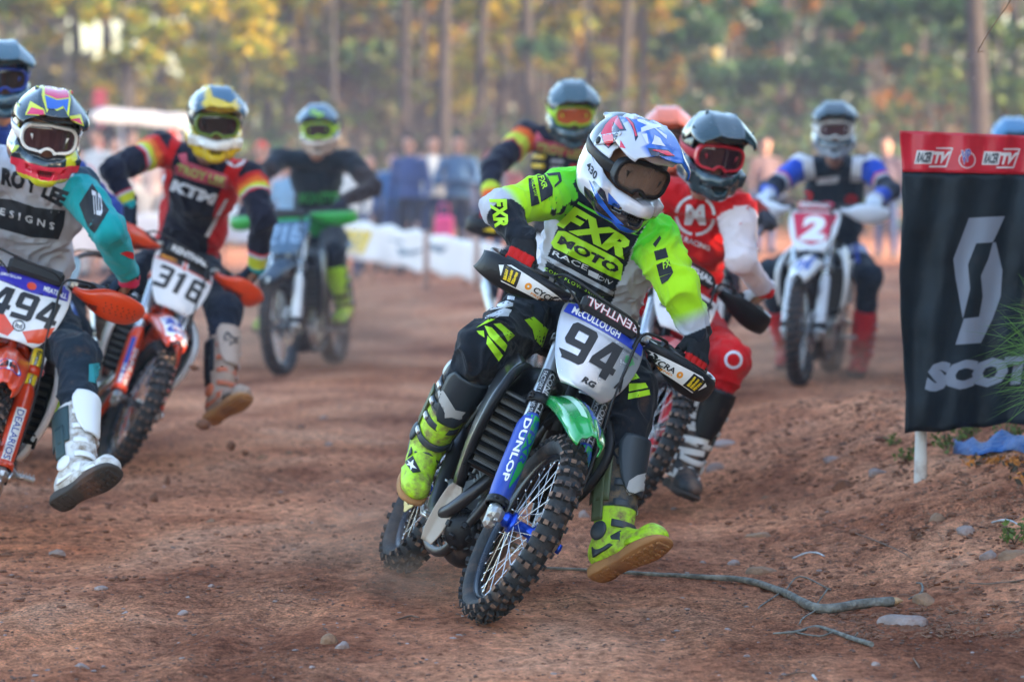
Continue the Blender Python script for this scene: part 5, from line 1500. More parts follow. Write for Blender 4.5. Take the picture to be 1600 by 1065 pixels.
# ---- boot: origin at the ankle, Z up the shaft, Y to the toe, X to the wearer's right
def add_boot(root, off, ankle, knee, toe, C, side, vox=.005, name='boot', length=.345):
    """C: main, straps, sole, shin, calf colours"""
    Z = (Vector(knee) - Vector(ankle)).normalized(); T = Vector(toe).normalized()
    Yv = (T - Z * T.dot(Z)).normalized(); X = Yv.cross(Z)
    M3 = Matrix((X, Yv, Z)).transposed()
    phi = math.atan2(T.dot(Z), T.dot(Yv))            # foot pitch relative to the shaft
    Rf = Matrix.Rotation(phi, 3, 'X')
    fl = lambda x, y, z: Rf @ Vector((x, y, z))
    s = SDF((-.13, -.19, -.20), (.13, .28, .42), vox)
    top = length
    s.chain([(0, -.005, .0), (0, -.012, .11), (0, -.022, .20), (0, -.014, top - .05)], [.060, .060, .067, .071], .02)
    s.cone((0, .028, .06), (0, .030, top - .03), .036, .048, .03)      # shin side is squarer
    s.cone((0, -.05, .16), (0, -.052, .28), .034, .04, .03)
    s.ell(fl(0, -.045, -.035), (.043, .055, .055), Rf, k=.03); s.ell(fl(0, .035, -.045), (.047, .10, .052), Rf, k=.04)
    s.box(fl(0, .105, -.066), (.046, .085, .034), .028, Rf, k=.025); s.ell(fl(0, .165, -.066), (.042, .050, .036), Rf, k=.02)
    s.box(fl(0, .165, -.052), (.034, .03, .03), .02, Rf, k=.015)
    nrm = fl(0, 0, 1); c0 = fl(0, 0, -.090)
    s.fn((-.13, -.19, -.20), (.13, .28, .1), lambda x, y, z: (x - c0[0]) * nrm[0] + (y - c0[1]) * nrm[1] + (z - c0[2]) * nrm[2], .004, 'sub')
    # hollow top
    s.cone((0, -.008, top - .03), (0, -.008, top + .1), .060, .064, .004, 'sub')
    s.fn((-.13, -.19, top - .05), (.13, .28, .42), lambda x, y, z: top - .30 * np.maximum(y, -.03) * -1 - z - .0, .004, 'sub')
    me = s.mesh('boot'); p = s.pts
    c = np.tile(np.array(C['main'], float), (len(p), 1))
    if 'upper' in C: c[p[:, 2] > C.get('split', .12)] = C['upper']
    if 'paintf' in C: c = C['paintf'](p, c)
    paint(me, c)
    B = Matrix.Translation(Vector(ankle) - Vector(off)) @ M3.to_4x4() @ Matrix.Diagonal((1.12, 1.10, 1.0, 1))
    o = link_mesh(name, me, root, (C.get('mat', m_bootp),), B)
    # sole
    out = [(.0, -.100), (.030, -.092), (.040, -.06), (.036, 0), (.044, .06), (.053, .115), (.049, .17), (.034, .207), (0, .220)]
    pts = crom([V(a, b, 0) for a, b in out], 3); poly = [(q.x, q.y) for q in pts] + [(-q.x, q.y) for q in pts[::-1][1:-1]]
    mb = MB(); n = len(poly)
    rings = [(.985, -.084), (1.03, -.092), (1.03, -.112), (.97, -.118)]
    vs = [fl(x * k, (y - .05) * k + .05, z_ + (.014 * max(0, (y - .12) / .1) ** 1.5 if z_ < -.1 else 0) - (.006 if (y < -.03 and z_ < -.1) else 0)) for k, z_ in rings for x, y in poly]
    fs = [(r * n + j, r * n + (j + 1) % n, (r + 1) * n + (j + 1) % n, (r + 1) * n + j) for r in range(3) for j in range(n)] + [tuple(range(n))[::-1], tuple(3 * n + j for j in range(n))]
    mb.add(vs, fs)
    mb.build('sole', C.get('sole', m_sole), o)
    tr_ = MB()
    for k in range(13):
        y = -.085 + k * .0235; w = .032 + .014 * sstep(-.02, .10, y) - .02 * sstep(.16, .21, y)
        if -.01 < y < .045: continue
        for sx in (-.6, 0, .6):
            tr_.box(fl(sx * float(w), y, -.120 + .014 * max(0, (y - .12) / .1) ** 1.5), (.016, .011, .008), Rf)
    tag(tr_.build('sole_tread', C.get('sole', m_sole), o), kind='stuff')
    # straps with buckles on the outer side (side: -1 right foot, +1 left foot, seen by the wearer X+ is right)
    ou = -side
    def band(zc, yc, a0, a1, rx, ry, w_, tilt, m_, nm='strap'):
        rows = []
        for zf in (-w_ / 2, 0, w_ / 2):
            row = []
            for k in range(9):
                a = R(a0 + (a1 - a0) * k / 8); row.append(V(math.sin(a) * rx * ou, yc + math.cos(a) * ry, zc + zf + tilt * math.cos(a)))
            rows.append(row)
        b = MB(); b.sheet(rows, 2, 2, .005); q = b.build(nm, m_, o)
        return q
    sm_ = C.get('strapm', m_blk)
    for zc, rx, ry, tl in ((.045, .060, .070, -.012), (.115, .061, .066, 0), (.185, .069, .072, .004), (.262, .074, .079, .0)):
        band(zc, .0, -60, 105, rx, ry, .026, tl, sm_)
        b = MB(); a = R(72); pos = V(math.sin(a) * rx * ou * 1.06, math.cos(a) * ry * 1.1, zc)
        b.box(pos, (.010, .030, .022), Matrix.Rotation(-a * ou + math.pi / 2 * ou, 3, 'Z'), .004); b.build('buckle', C.get('buckm', m_alu), o)
    for sd in (-1, 1):
        b = MB(); b.sheet([[fl(sd * (.049 + .002 * math.sin(t * 3)), -.05 + .12 * t, z_ + .012 * t) for t in (0, .33, .66, 1)] for z_ in (-.070, -.050, -.030)], 3, 3, .005); b.build('side_panel', C.get('sidem', sm_), o)
        b = MB(); b.sheet([[V(sd * (.063 + .012 * t), -.02 + y_, .05 + .16 * t) for t in (0, .33, .66, 1)] for y_ in (-.022, 0, .022)], 3, 3, .005); b.build('hinge_plate', C.get('hingem', C.get('calfm', sm_)), o)
    for q in (-.018, 0, .018):
        b = MB(); b.tube(crom([fl(-.040, .045 + q, -.018 + q * .2), fl(0, .050 + q, .004 + q * .3), fl(.040, .045 + q, -.018 + q * .2)], 5), .0045, 6); b.build('instep_rib', C.get('ribm', sm_), o)
    # shin plate, knee flare, calf panel, toe cap edge
    rows = []
    for z_, w_ in ((.15, 26), (.18, 40), (.23, 52), (top - .03, 60), (top + .015, 46)):
        rows.append([V(math.sin(R(a)) * (.062 + .05 * z_), .000 + math.cos(R(a)) * (.072 + .032 * z_) + (.003), z_) for a in (-w_, -w_ / 2, 0, w_ / 2, w_)])
    b = MB(); b.sheet(rows, 3, 3, .006); sh = b.build('shin_plate', C.get('shinm', sm_), o)
    rows = []
    for z_ in (.12, .18, .25, .31):
        rows.append([V(-ou * math.sin(R(a)) * (.066 + .03 * z_), -.018 + math.cos(R(a)) * (.075 + .02 * z_), z_) for a in (60, 85, 110, 135)])
    b = MB(); b.sheet(rows, 3, 3, .004); b.build('calf_panel', C.get('calfm', sm_), o)
    for sd in (-1, 1):
        b = MB(); b.ell(V(sd * .062, -.008, .012), (.010, .034, .036), None, 14, 8); b.build('ankle_guard', C.get('anklem', sm_), o)
    rows = []
    for a in (-100, -50, 0, 50, 100):
        rows.append([fl(math.sin(R(a)) * (.051 + dx), .105 + math.cos(R(a)) * (.092 + dx) , -.078 + dz) for dx, dz in ((.004, -.006), (.001, .012), (-.008, .026))])
    b = MB(); b.sheet(rows, 3, 3, .004); b.build('toe_guard', C.get('toem', sm_), o)
    return o, sh

# ---- gloved hand closed round a grip
def add_glove(root, off, grip, axis, wrist, C, vox=.004, lever=True, mirror=1):
    """axis points outwards along the bar"""
    a = Vector(axis).normalized(); w = Vector(wrist) - Vector(grip); w = (w - a * w.dot(a)); wl = w.length; w.normalize()
    u = a.cross(w) ; 
    if u.z < 0: u = -u                       # u is roughly up
    g = Vector(grip)
    def pt(th, r, t): # th=0 towards the front (away from the wrist), 90 up
        return g + (-w) * (math.cos(R(th)) * r) + u * (math.sin(R(th)) * r) + a * t
    lo = np.min([g, wrist], 0) - .12; hi = np.max([g, wrist], 0) + .12
    s = SDF(lo, hi, vox)
    for i, (t, L_, r0) in enumerate(((-.036, 1.0, .0118), (-.012, 1.06, .0122), (.012, 1.0, .0118), (.035, .88, .0105))):
        if i == 0 and lever:
            chain = [pt(118, .040, t), pt(52, .047, t), pt(12, .072, t - .004), pt(-22, .080, t - .004), pt(-45, .072, t - .004)]
        else:
            chain = [pt(118, .040, t), pt(50, .043 * L_, t), pt(-12, .040 * L_, t), pt(-75, .034, t), pt(-125, .030, t)]
        s.chain(chain, [r0 * 1.12, r0 * 1.1, r0, r0 * .92, r0 * .8], .002)
        s.ell(chain[1], (r0 * 1.25,) * 3, k=.004)
    kn = [pt(122, .040, -.036), pt(122, .040, .035)]
    wr = Vector(wrist)
    for t in (-.034, -.012, .012, .034): s.cone(pt(120, .038, t), wr + a * t * .55, .0135, .024, .012)
    s.ell((pt(150, .05, 0) + wr) / 2, (.036, .022, .03), frame(w, a).to_3x3() if False else None, k=.02)
    s.chain([wr + a * -.02, pt(200, .035, -.050), pt(250, .034, -.052), pt(310, .033, -.045)], [.022, .0155, .0135, .0115], .012)    # thumb under the bar
    s.cone(wr, wr + (wr - g).normalized() * .035, .030, .032, .012)
    me = s.mesh('glove', off); p = s.pts
    c = np.tile(np.array(C['main'], float), (len(p), 1))
    if 'fing' in C:
        rel = p - np.array(g); dd = rel @ np.array(w)
        c[dd < C.get('fx', .012)] = C['fing']
    if 'cuff' in C: c[np.linalg.norm(p - np.array(wr), axis=1) < .034] = C['cuff']
    paint(me, c)
    return link_mesh('glove', me, root, (m_glove,))

def rider(b, J, S, label, group=None, cat='person'):
    """J: joints as points of the place. S: looks. One root, the body one skin, clothes over it"""
    vox = S.get('vox', .007); k = S.get('scale', 1.0)
    lo = np.min([tuple(v) for n, v in J.items() if n not in ('toeR', 'toeL')], 0) - .34; hi = np.max([tuple(v) for n, v in J.items() if n not in ('toeR', 'toeL')], 0) + .34
    base = (Vector(J['hipR']) + Vector(J['hipL'])) / 2
    off = Vector((base.x, base.y, base.z - .1))
    root = empty('person', off); tag(root, label, cat, group)
    A = {n: np.array(v, float) for n, v in J.items()}
    lat = A['shL'] - A['shR']; lat /= np.linalg.norm(lat)
    neck = A.get('neck', (A['shL'] + A['shR']) / 2 + np.array((0, 0, .03)))
    pel = (A['hipR'] + A['hipL']) / 2
    upv = neck - pel; tl = np.linalg.norm(upv); upv /= tl
    lat = lat - upv * (lat @ upv); lat /= np.linalg.norm(lat)          # to the rider's left
    fwd = np.cross(lat, upv)                                             # to the front
    TM = Matrix((Vector(lat), Vector(fwd), Vector(upv))).transposed()
    if fwd[1] > 0: pass
    bend = S.get('bend', .05)
    wai = pel + upv * tl * .32 - fwd * bend; che = pel + upv * tl * .70 - fwd * bend * .6
    head = A['head']; HR = S['hrot']
    # ---- the body: one surface
    s = SDF(lo, hi, S.get('bvox', .011))
    s.ell(pel, (.15, .11, .12), TM, k=.05); s.ell(wai, (.13, .10, .15), TM, k=.06); s.ell(che, (.15, .105, .16), TM, k=.06)
    s.cone(A['shR'], A['shL'], .05, .05, .05)
    fh = HR @ Vector((0, 1, 0)); uh = HR @ Vector((0, 0, 1)); xh = HR @ Vector((1, 0, 0)); hc = Vector(head)
    s.cone(neck - upv * .03, hc - uh * .07 - fh * .03, .058, .052, .03)
    s.ell(hc + uh * .01 - fh * .012, (.076, .096, .108), HR, k=.03); s.ell(hc - uh * .055 + fh * .035, (.055, .055, .055), HR, k=.03)
    s.cone(hc + fh * .084 + uh * .012, hc + fh * .112 - uh * .030, .008, .014, .012)                     # nose
    for sd in (-1, 1):
        s.ell(hc + fh * .094 + uh * .008 + xh * sd * .032, (.015, .012, .010), HR, k=.008, op='sub')       # eye sockets
        s.cone(hc + fh * .088 + uh * .030 + xh * sd * .012, hc + fh * .078 + uh * .030 + xh * sd * .050, .009, .008, .01)   # brows
        s.ell(hc + fh * .070 - uh * .022 + xh * sd * .045, (.022, .02, .02), HR, k=.015)                   # cheeks
        s.ell(hc - uh * .0 + xh * sd * .078 - fh * .01, (.008, .018, .030), HR, k=.006)                    # ears
        s.cone(hc + fh * .090 - uh * (.056 + .004) + xh * sd * .001, hc + fh * .084 - uh * .058 + xh * sd * .020, .007, .005, .006)
    for e in 'RL':
        s.chain([A['sh' + e], A['el' + e], A['wr' + e]], [.050, .040, .029], .02)
        s.chain([A['hip' + e], A['kn' + e], A['an' + e]], [.080, .055, .040], .03)
        s.cone(A['an' + e], A['an' + e] + np.array(Vector(J['toe' + e]).normalized()) * .07 - (A['kn' + e] - A['an' + e]) / np.linalg.norm(A['kn' + e] - A['an' + e]) * .04, .03, .022, .02)
        s.cone(A['wr' + e], A['gr' + e] , .028, .020, .015)
    bm_ = link_mesh('body', s.mesh('body', off), root, (m_skin,))
    if S.get('eyes'):
        for sd in (-1, 1):
            mb = MB(); c = hc + fh * .086 + uh * .008 + xh * sd * .032 - off; mb.ell(c, (.0115,) * 3, None, 12, 8); ey = mb.build('eye', m_eye, bm_)
            mb = MB(); mb.ell(c + fh * .0085, (.0045,) * 3, None, 10, 6); mb.build('iris', m_iris, bm_)
    # ---- jersey
    s = SDF(lo, hi, vox); f_ = S.get('fat', 1.0)
    s.ell(pel + upv * .05, (.165 * f_, .125, .12), TM, k=.04); s.ell(wai, (.172 * f_, .13, .20), TM, k=.08); s.ell(che, (.180 * f_, .140, .19), TM, k=.08)
    s.cone(A['shR'], A['shL'], .072, .072, .05); s.cone(neck - upv * .04, neck + (np.array(hc) - neck) * .18, .075, .066, .03)
    for e in 'RL':
        dirf = A['wr' + e] - A['el' + e]; dirf /= np.linalg.norm(dirf)
        s.chain([A['sh' + e], A['el' + e]], [.073 * f_, .056 * f_], .035)
        s.chain([A['el' + e], A['wr' + e] - dirf * S.get('cuff', .01)], [.056 * f_, .041], .02)
    s.cone(neck, hc - uh * .09 - fh * .02, .052, .05, .0, 'sub')
    me = s.mesh('jersey', off, folds(S.get('fold', .011), 9, 3.3)); p = s.pts
    segs = [('R', 'sh', 'el'), ('R', 'el', 'wr'), ('L', 'sh', 'el'), ('L', 'el', 'wr')]
    TT, DD = [], []
    for e, q0, q1 in segs:
        t, d = segt(p, A[q0 + e], A[q1 + e]); TT.append(t); DD.append(d)
    part_ = np.argmin(np.stack(DD), 0); tt = np.choose(part_, TT); dmin = np.choose(part_, DD)
    rel = p - pel; tx = rel @ lat; ty = rel @ fwd; tz = (rel @ upv) / tl
    arad = np.where(part_ % 2 == 0, .073 - .017 * np.clip(tt, 0, 1), .056 - .015 * np.clip(tt, 0, 1)) * f_
    inbody = (np.abs(tx) < .20 * f_) & (dmin > arad + .014) | ((np.abs(tx) < .125) & (tz < .95)) | ((part_ % 2 == 1) & (dmin > .12)) | ((part_ % 2 == 0) & (tt < .15) & (np.abs(tx) < .165))
    idx = np.where(inbody, 0, part_ + 1)
    # arm coordinate runs 0 at the shoulder, 1 at the elbow, 2 at the wrist
    s_ = np.where(part_ % 2 == 0, np.clip(tt, 0, 1), 1 + np.clip(tt, 0, 1))
    col = S['jersey'](p, idx, s_, tx, ty, tz)
    paint(me, col); jer = link_mesh('jersey', me, root, (S.get('jmat', m_cloth),))
    # ---- pants
    s = SDF(lo, hi, vox)
    s.ell(pel, (.170, .135, .125), TM, k=.04); 
    for e in 'RL':
        dk = A['an' + e] - A['kn' + e]; dk = dk / np.linalg.norm(dk); kl = np.linalg.norm(A['an' + e] - A['kn' + e])
        s.chain([A['hip' + e], A['kn' + e]], [.108, .080], .05); s.chain([A['kn' + e], A['kn' + e] + dk * max(.10, kl - S.get('boot', .32) + .03)], [.080, .064], .03)
        fw_ = np.cross(A['kn' + e] - A['hip' + e], np.cross(A['kn' + e] - A['hip' + e], dk)); n_ = np.linalg.norm(fw_)
        if n_ > 1e-4: s.ell(A['kn' + e] + fw_ / n_ * .018, (.074, .074, .074), k=.03)
    me = s.mesh('pants', off, folds(S.get('fold', .011) * 1.1, 8, 8.8)); p = s.pts
    TT, DD = [], []
    for e, q0, q1 in (('R', 'hip', 'kn'), ('R', 'kn', 'an'), ('L', 'hip', 'kn'), ('L', 'kn', 'an')):
        t, d = segt(p, A[q0 + e], A[q1 + e]); TT.append(t); DD.append(d)
    part_ = np.argmin(np.stack(DD), 0); tt = np.choose(part_, TT)
    s2 = np.where(part_ % 2 == 0, np.clip(tt, 0, 1), 1 + np.clip(tt, 0, 1))
    paint(me, S['pants'](p, part_, s2)); pan = link_mesh('pants', me, root, (m_pants,))
    out = {'root': root, 'jersey': jer, 'pants': pan, 'off': off}
    # ---- gloves, boots, helmet
    for e in 'RL':
        out['glove' + e] = add_glove(root, off, J['gr' + e], J['ax' + e], J['wr' + e], S['glove'], S.get('gvox', .006), lever=S.get('lever', True))
        Bt = S['boot' + e] if 'boot' + e in S else S['bootc']
        out['boot' + e], out['shin' + e] = add_boot(root, off, J['an' + e], J['kn' + e], J['toe' + e], Bt, 1 if e == 'L' else -1, S.get('btvox', .007), length=S.get('boot', .32) + .02)
    out['helmet'], out['visor'] = add_helmet(root, off, head, HR, S)
    return out

def auto_joints(b, over, S=None):
    """a seated attack pose worked out from the bike; anything in over (points of the place) replaces it"""
    B, up = b['B'], b['up']; L = lambda x, y, z: B @ (up @ V(x, y, z))
    J = dict(hipR=L(.42, -.10, 1.00), hipL=L(.42, .10, 1.00), shR=L(.66, -.19, 1.44), shL=L(.66, .19, 1.44), head=L(.84, 0, 1.66),
             elR=L(.80, -.42, 1.33), elL=L(.80, .42, 1.33), knR=L(.84, -.21, .86), knL=L(.84, .21, .86), anR=L(.545, -.215, .475), anL=L(.545, .215, .475))
    R3 = b['R3']; fwd = R3 @ Vector((1, 0, -.12)); J['toeR'] = J['toeL'] = fwd
    J.update(over)
    for e in 'RL':
        g = b['grip' + e]; J['gr' + e] = over.get('gr' + e, g); J['ax' + e] = b['axis' + e]
        if 'wr' + e not in over:
            d = (Vector(J['el' + e]) - g); a = b['axis' + e]; dp = (d - a * d.dot(a)).normalized()
            J['wr' + e] = g + dp * .085 + a * .0 + Vector((0, 0, .02))
    return J
# ------------------------------------------------------------------ placing the race
def zz(ox, oy, k): return lambda *pts: [(ox + x / k, oy + y / k) for x, y in pts]
def nose(px, Y, yaw, py=None):
    """where the rear wheel stands when the front wheel stands at photo column px, Y metres out"""
    f = P(px, 600, Y); f.z = 0
    return f - Vector((math.sin(yaw), -math.cos(yaw), 0)) * 1.485
def settle(b, lift=0.0):
    """let both tyres touch the dirt"""
    root = b['root']; lo = 9
    for wh in (b['front_wheel'], b['rear_wheel']):
        M = wm(wh); knobs = [c for c in wh.children if c.name.startswith('tyre_knobs')][0]
        pts = [M @ v.co for v in knobs.data.vertices]; q = min(pts, key=lambda p: p.z); lo = min(lo, q.z - gzf(q.x, q.y))
    return lo
def mkbike(name, contact, yaw, lean, steer, C, label, **kw):
    b = bike(name, contact, R(yaw), R(lean), R(steer), C, label, group='race bikes', **kw)
    d = settle(b) + .006
    M = Matrix.Translation((0, 0, -d)); b['root'].matrix_basis = M @ b['root'].matrix_basis; b['B'] = M @ b['B']
    for k in ('gripR', 'gripL', 'pegR', 'pegL'): b[k] = M @ b[k]
    return b
def lmix(a, b, t): t = np.asarray(t)[:, None]; return np.asarray(a) + (np.asarray(b) - np.asarray(a)) * t
def dye(body, sleeves, front=None, side=None, low=None, fw=.135, right=None, cap=None):
    """sleeves: [(s, colour, blend)] along the arm, 0 shoulder 1 elbow 2 wrist"""
    def f(p, idx, s, tx, ty, tz):
        c = np.tile(np.array(body, float), (len(p), 1)); b = idx == 0
        if side is not None: c[b & (np.abs(tx) > fw - .03 * (tz - .4))] = side
        if front is not None: c[b & (np.abs(tx) < fw + .02 * (tz - .5)) & (ty > -.02)] = front
        if cap is not None: c[b & (np.abs(tx) > fw + .012) & (tz > .84)] = cap
        if low is not None: c[b & (tz < low[0])] = low[1]
        for nm, stops in (('L', sleeves), ('R', right or sleeves)):
            m_ = ((idx == 3) | (idx == 4)) if nm == 'L' else ((idx == 1) | (idx == 2))
            a = np.tile(np.array(stops[0][1], float), (len(p), 1))
            for s0, col, w in stops[1:]: a = lmix(a, np.tile(np.array(col, float), (len(p), 1)), sstep(s0 - w / 2 - 1e-3, s0 + w / 2 + 1e-3, s))
            c[m_] = a[m_]
        return c
    return f
def legs(stops):
    def f(p, part_, s):
        a = np.tile(np.array(stops[0][1], float), (len(p), 1))
        for s0, col in stops[1:]: a[s > s0] = col
        return a
    return f
STAR = [(.0, .55), (.02, .80), (.10, .95), (.22, .98), (.45, .72), (.62, .55), (.98, .52), (.78, .36), (.90, .12), (.60, .22), (.40, .05), (.40, .26), (.52, .36), (.62, .30), (.72, .30), (.62, .44), (.50, .50), (.36, .64), (.18, .82), (.11, .78), (.12, .55), (.20, .46), (.14, .40)]
STAR2 = [(.24, .42), (.30, .42), (.26, .60), (.22, .62)], [(.34, .38), (.40, .38), (.36, .54), (.32, .55)]
def emblem(q):
    m = quadmap(q); out = []
    for pl in (STAR,) + STAR2:
        V2, F2 = poly2(pl, .09); out.append(([tuple(m(x, y)) for x, y in V2], F2))
    return out
def pp(*polys): return [poly2(p) for p in polys]
def ring(c, r0, r1, a0=0, a1=360, sq=1.0, n=24):
    o = [(c[0] + r1 * math.cos(R(a0 + (a1 - a0) * k / n)), c[1] + sq * r1 * math.sin(R(a0 + (a1 - a0) * k / n))) for k in range(n + 1)]
    i = [(c[0] + r0 * math.cos(R(a0 + (a1 - a0) * k / n)), c[1] + sq * r0 * math.sin(R(a0 + (a1 - a0) * k / n))) for k in range(n + 1)]
    return o + i, [[k, k + 1, n + 2 + k, n + 1 + k] for k in range(n)]
navy = (.012, .018, .040); neon = (.42, .80, .02); grn = (.14, .66, .03); wht = (.48, .50, .57); blk = (.012, .016, .024)
m_neonp = mat('neon print', neon, .6); m_neong = mat('neon green print', (.14, .70, .03), .6); m_jwht = mat('jersey white print', (.66, .67, .72), .7); m_jblk = mat('jersey black print', (.012, .016, .024), .7)
m_jgry = mat('jersey grey print', (.40, .42, .48), .7); m_jred = mat('jersey red print', (.62, .012, .02), .7); m_olive = mat('olive boot panel', (.075, .10, .045), .5, dirt=.2)
m_logog = mat('grey emblem', (.42, .42, .42), .5); m_redh = mat('helmet red', (.62, .015, .05), .25, coat=.7); m_navyh = mat('helmet navy', (.012, .02, .05), .25, coat=.7); m_whth = mat('helmet white', (.62, .64, .70), .25, coat=.7); m_blueh = mat('helmet blue', (.008, .10, .48), .25, coat=.7)

# ================================================================== the leading bike
m_kshroud = mat('black green shroud', (.02, .022, .026), .3, coat=.4, dirt=.12)
m_grn = mat('gloss green', (.008, .30, .06), .18, coat=.8, vary=.15, dirt=.18, dscale=14)
C1 = dict(rim=m_rimk, hub=m_blue, disc=m_steel, rdisc=m_gold, guard=m_bluep, forktube=m_silvertube, clamp=m_blk, plate=mat('chrome plate', (.50, .52, .56), .24, metal=.6, dirt=.05),
          fender=m_grn, shroud=m_kshroud, lip=m_blk, side=m_blk, rfender=m_blk, handguard=m_blk, caseguard=True, swing=m_blk, frame=m_dark, tank=m_blk, spring=m_dark)
c1 = P(612, 897, 13.3); c1.z = 0
b1k = mkbike('dirt_bike', c1, 12.5, 29.5, 1, C1, 'black and green dirt bike leaning hard into the corner with number plate 94')
J1 = auto_joints(b1k, dict(
    shR=P(892, 300, 12.72), shL=P(1022, 378, 12.64), head=P(978, 258, 12.40),
    elR=P(782, 328, 12.50), elL=P(1062, 452, 12.52),
    hipR=P(838, 492, 13.02), hipL=P(945, 530, 13.02), knR=P(757, 545, 12.50), knL=P(985, 610, 12.48),
    anR=P(672, 690, 12.72), anL=P(958, 842, 12.25), toeR=Vector((-.12, -.80, -.60)), toeL=Vector((.70, -.52, .42))))
boot1 = dict(main=(.44, .74, .02), upper=(.020, .030, .038), split=.15, sole=m_sole, mat=m_bootp, strapm=mat('boot strap dark', (.03, .042, .055), .5, dirt=.2), shinm=mat('boot shin dark', (.022, .032, .042), .45, dirt=.18, dirtcol=(.1, .1, .06)),
             calfm=m_olive, toem=mat('boot toe lime', (.44, .74, .02), .45, dirt=.22, dirtcol=(.3, .18, .1)))
boot1L = dict(boot1); boot1L['split'] = .10
def helm1(p):
    c = np.tile(np.array(wht) * 1.05, (len(p), 1)); c[(p[:, 2] < -.104) & (p[:, 1] > .02)] = blk; c[p[:, 2] < -.152] = (.01, .08, .42)
    c[(p[:, 1] < -.03) & (p[:, 2] > -.02 - .4 * p[:, 1])] = blk
    return c
def vis1(p):
    c = np.tile(np.array(wht) * 1.05, (len(p), 1)); c[(p[:, 0] < .088 - .05 * p[:, 1]) | (p[:, 1] > .205)] = (.008, .10, .48); return c
S1 = dict(vox=.0055, gvox=.004, btvox=.005, bvox=.009, hrot=headframe(27, 22, 17), fat=1.16, bend=.03,
          jersey=dye(wht, [(0, grn, 0), (.28, neon, .4), (1.55, wht, .35), (1.86, blk, .02)], front=blk, low=(.10, neon), fw=.140, cap=(.10, .66, .03), right=[(0, grn, 0), (.40, neon, .5), (.92, wht, .16), (1.08, blk, .02)]),
          pants=legs([(0, blk)]), bootR=boot1, bootL=boot1L, boot=.33, fold=.014,
          glove=dict(main=(.02, .022, .026), fing=(.50, .02, .02), cuff=(.10, .11, .12)), helmet=helm1, visor=vis1, hvox=.0032, lens=m_lens, tearoff=-1, eyes=True)
r1 = rider(b1k, J1, S1, 'leading rider in black and neon yellow jersey, inside leg swung out over the dirt', group='riders')
# --- prints, bike
plate_print(b1k, pp([(-.98, .62), (.98, .62), (.96, 1.02), (-.9, 1.02)]), mat('plate blue', (.02, .05, .42), .3, coat=.3), 'name_strip')
plate_word(b1k, 'McCULLOUGH', -.82, .67, .34, .90, m_wht, .03, .03)
plate_word(b1k, '94', -.84, -.52, .46, .50, m_blkp, .05, .14, 'number')
plate_word(b1k, 'A', .60, -.55, .80, -.20, m_blkp, .04, .04)
plate_word(b1k, 'RG', -.12, -.86, .18, -.70, m_blkp, .04, .04)
for k in range(5):
    a = k * 1.2566; plate_print(b1k, [ring((.74 + .09 * math.cos(a), .30 + .08 * math.sin(a)), .025, .045)], m_grnp, 'emblem')
plate_word(b1k, 'Robbie Davis', .5, .46, .92, .54, m_blkp, .0, .0)
pad_word(b1k, 'RENTHAL', m_wht, .92, -.92) if False else print_on(b1k['pad'], [word('RENTHAL', [(.92, .62), (-.92, .62), (-.92, -.5), (.92, -.5)], .04)], mat('pad red print', (.70, .10, .14), .5), 'lettering', .001, px=False,
         frame_=(b1k['BC'] + V(.038, 0, .052) - (Matrix.Rotation(R(-22), 3, 'Y') @ V(-1, 0, 0)) * .2, V(0, .118, 0), (Matrix.Rotation(R(-22), 3, 'Y') @ V(0, 0, 1)) * .031, Matrix.Rotation(R(-22), 3, 'Y') @ V(-1, 0, 0)))
print_on(b1k['pad'], [word('RENTHAL', [(.90, .55), (-.90, .55), (-.90, -.45), (.90, -.45)], .005)], m_wht, 'lettering', .0016, px=False,
         frame_=(b1k['BC'] + V(.038, 0, .052) - (Matrix.Rotation(R(-22), 3, 'Y') @ V(-1, 0, 0)) * .2, V(0, .118, 0), (Matrix.Rotation(R(-22), 3, 'Y') @ V(0, 0, 1)) * .031, Matrix.Rotation(R(-22), 3, 'Y') @ V(-1, 0, 0)))
def cycra(b, big=True):
    for sd in (-1, 1):
        q = lambda pts: [(sd * x, y) for x, y in pts]
        guard_print(b, sd, pp(q([(-.155, -.022), (.10, -.036), (.135, .010), (.10, .030), (-.155, .012)])), m_wht, 'sticker')
        cl = [(.115, .012), (.065, .020), (.055, -.026), (.10, -.026)] if sd > 0 else [(.115, .018), (.075, .020), (.05, -.024), (.095, -.026)]
        guard_print(b, sd, pp(q([(.122, .022), (.060, .024), (.048, -.031), (.108, -.032)])), m_blkp, 'emblem')
        for k in range(3): guard_print(b, sd, pp(q([(.112 - k * .018, .016), (.104 - k * .018, .018), (.088 - k * .014, -.026), (.100 - k * .014, -.026)])), m_yelp, 'emblem')
        x0, x1 = (-.115, -.005)
        o = guard_print(b, sd, [word('CYCRA', rectq(min(sd * x0, sd * x1) , -.014, max(sd * x0, sd * x1), .006), .03)], m_blkp, 'lettering')
        guard_print(b, sd, [word('PRO BEND', rectq(min(sd * x0, sd * x1), -.024, max(sd * x0, sd * x1), -.017), .02)], m_orp, 'lettering')
        for xx in (-.135, .016): guard_print(b, sd, [ring((sd * xx, -.006), .004, .012)], m_orp, 'emblem')
cycra(b1k)
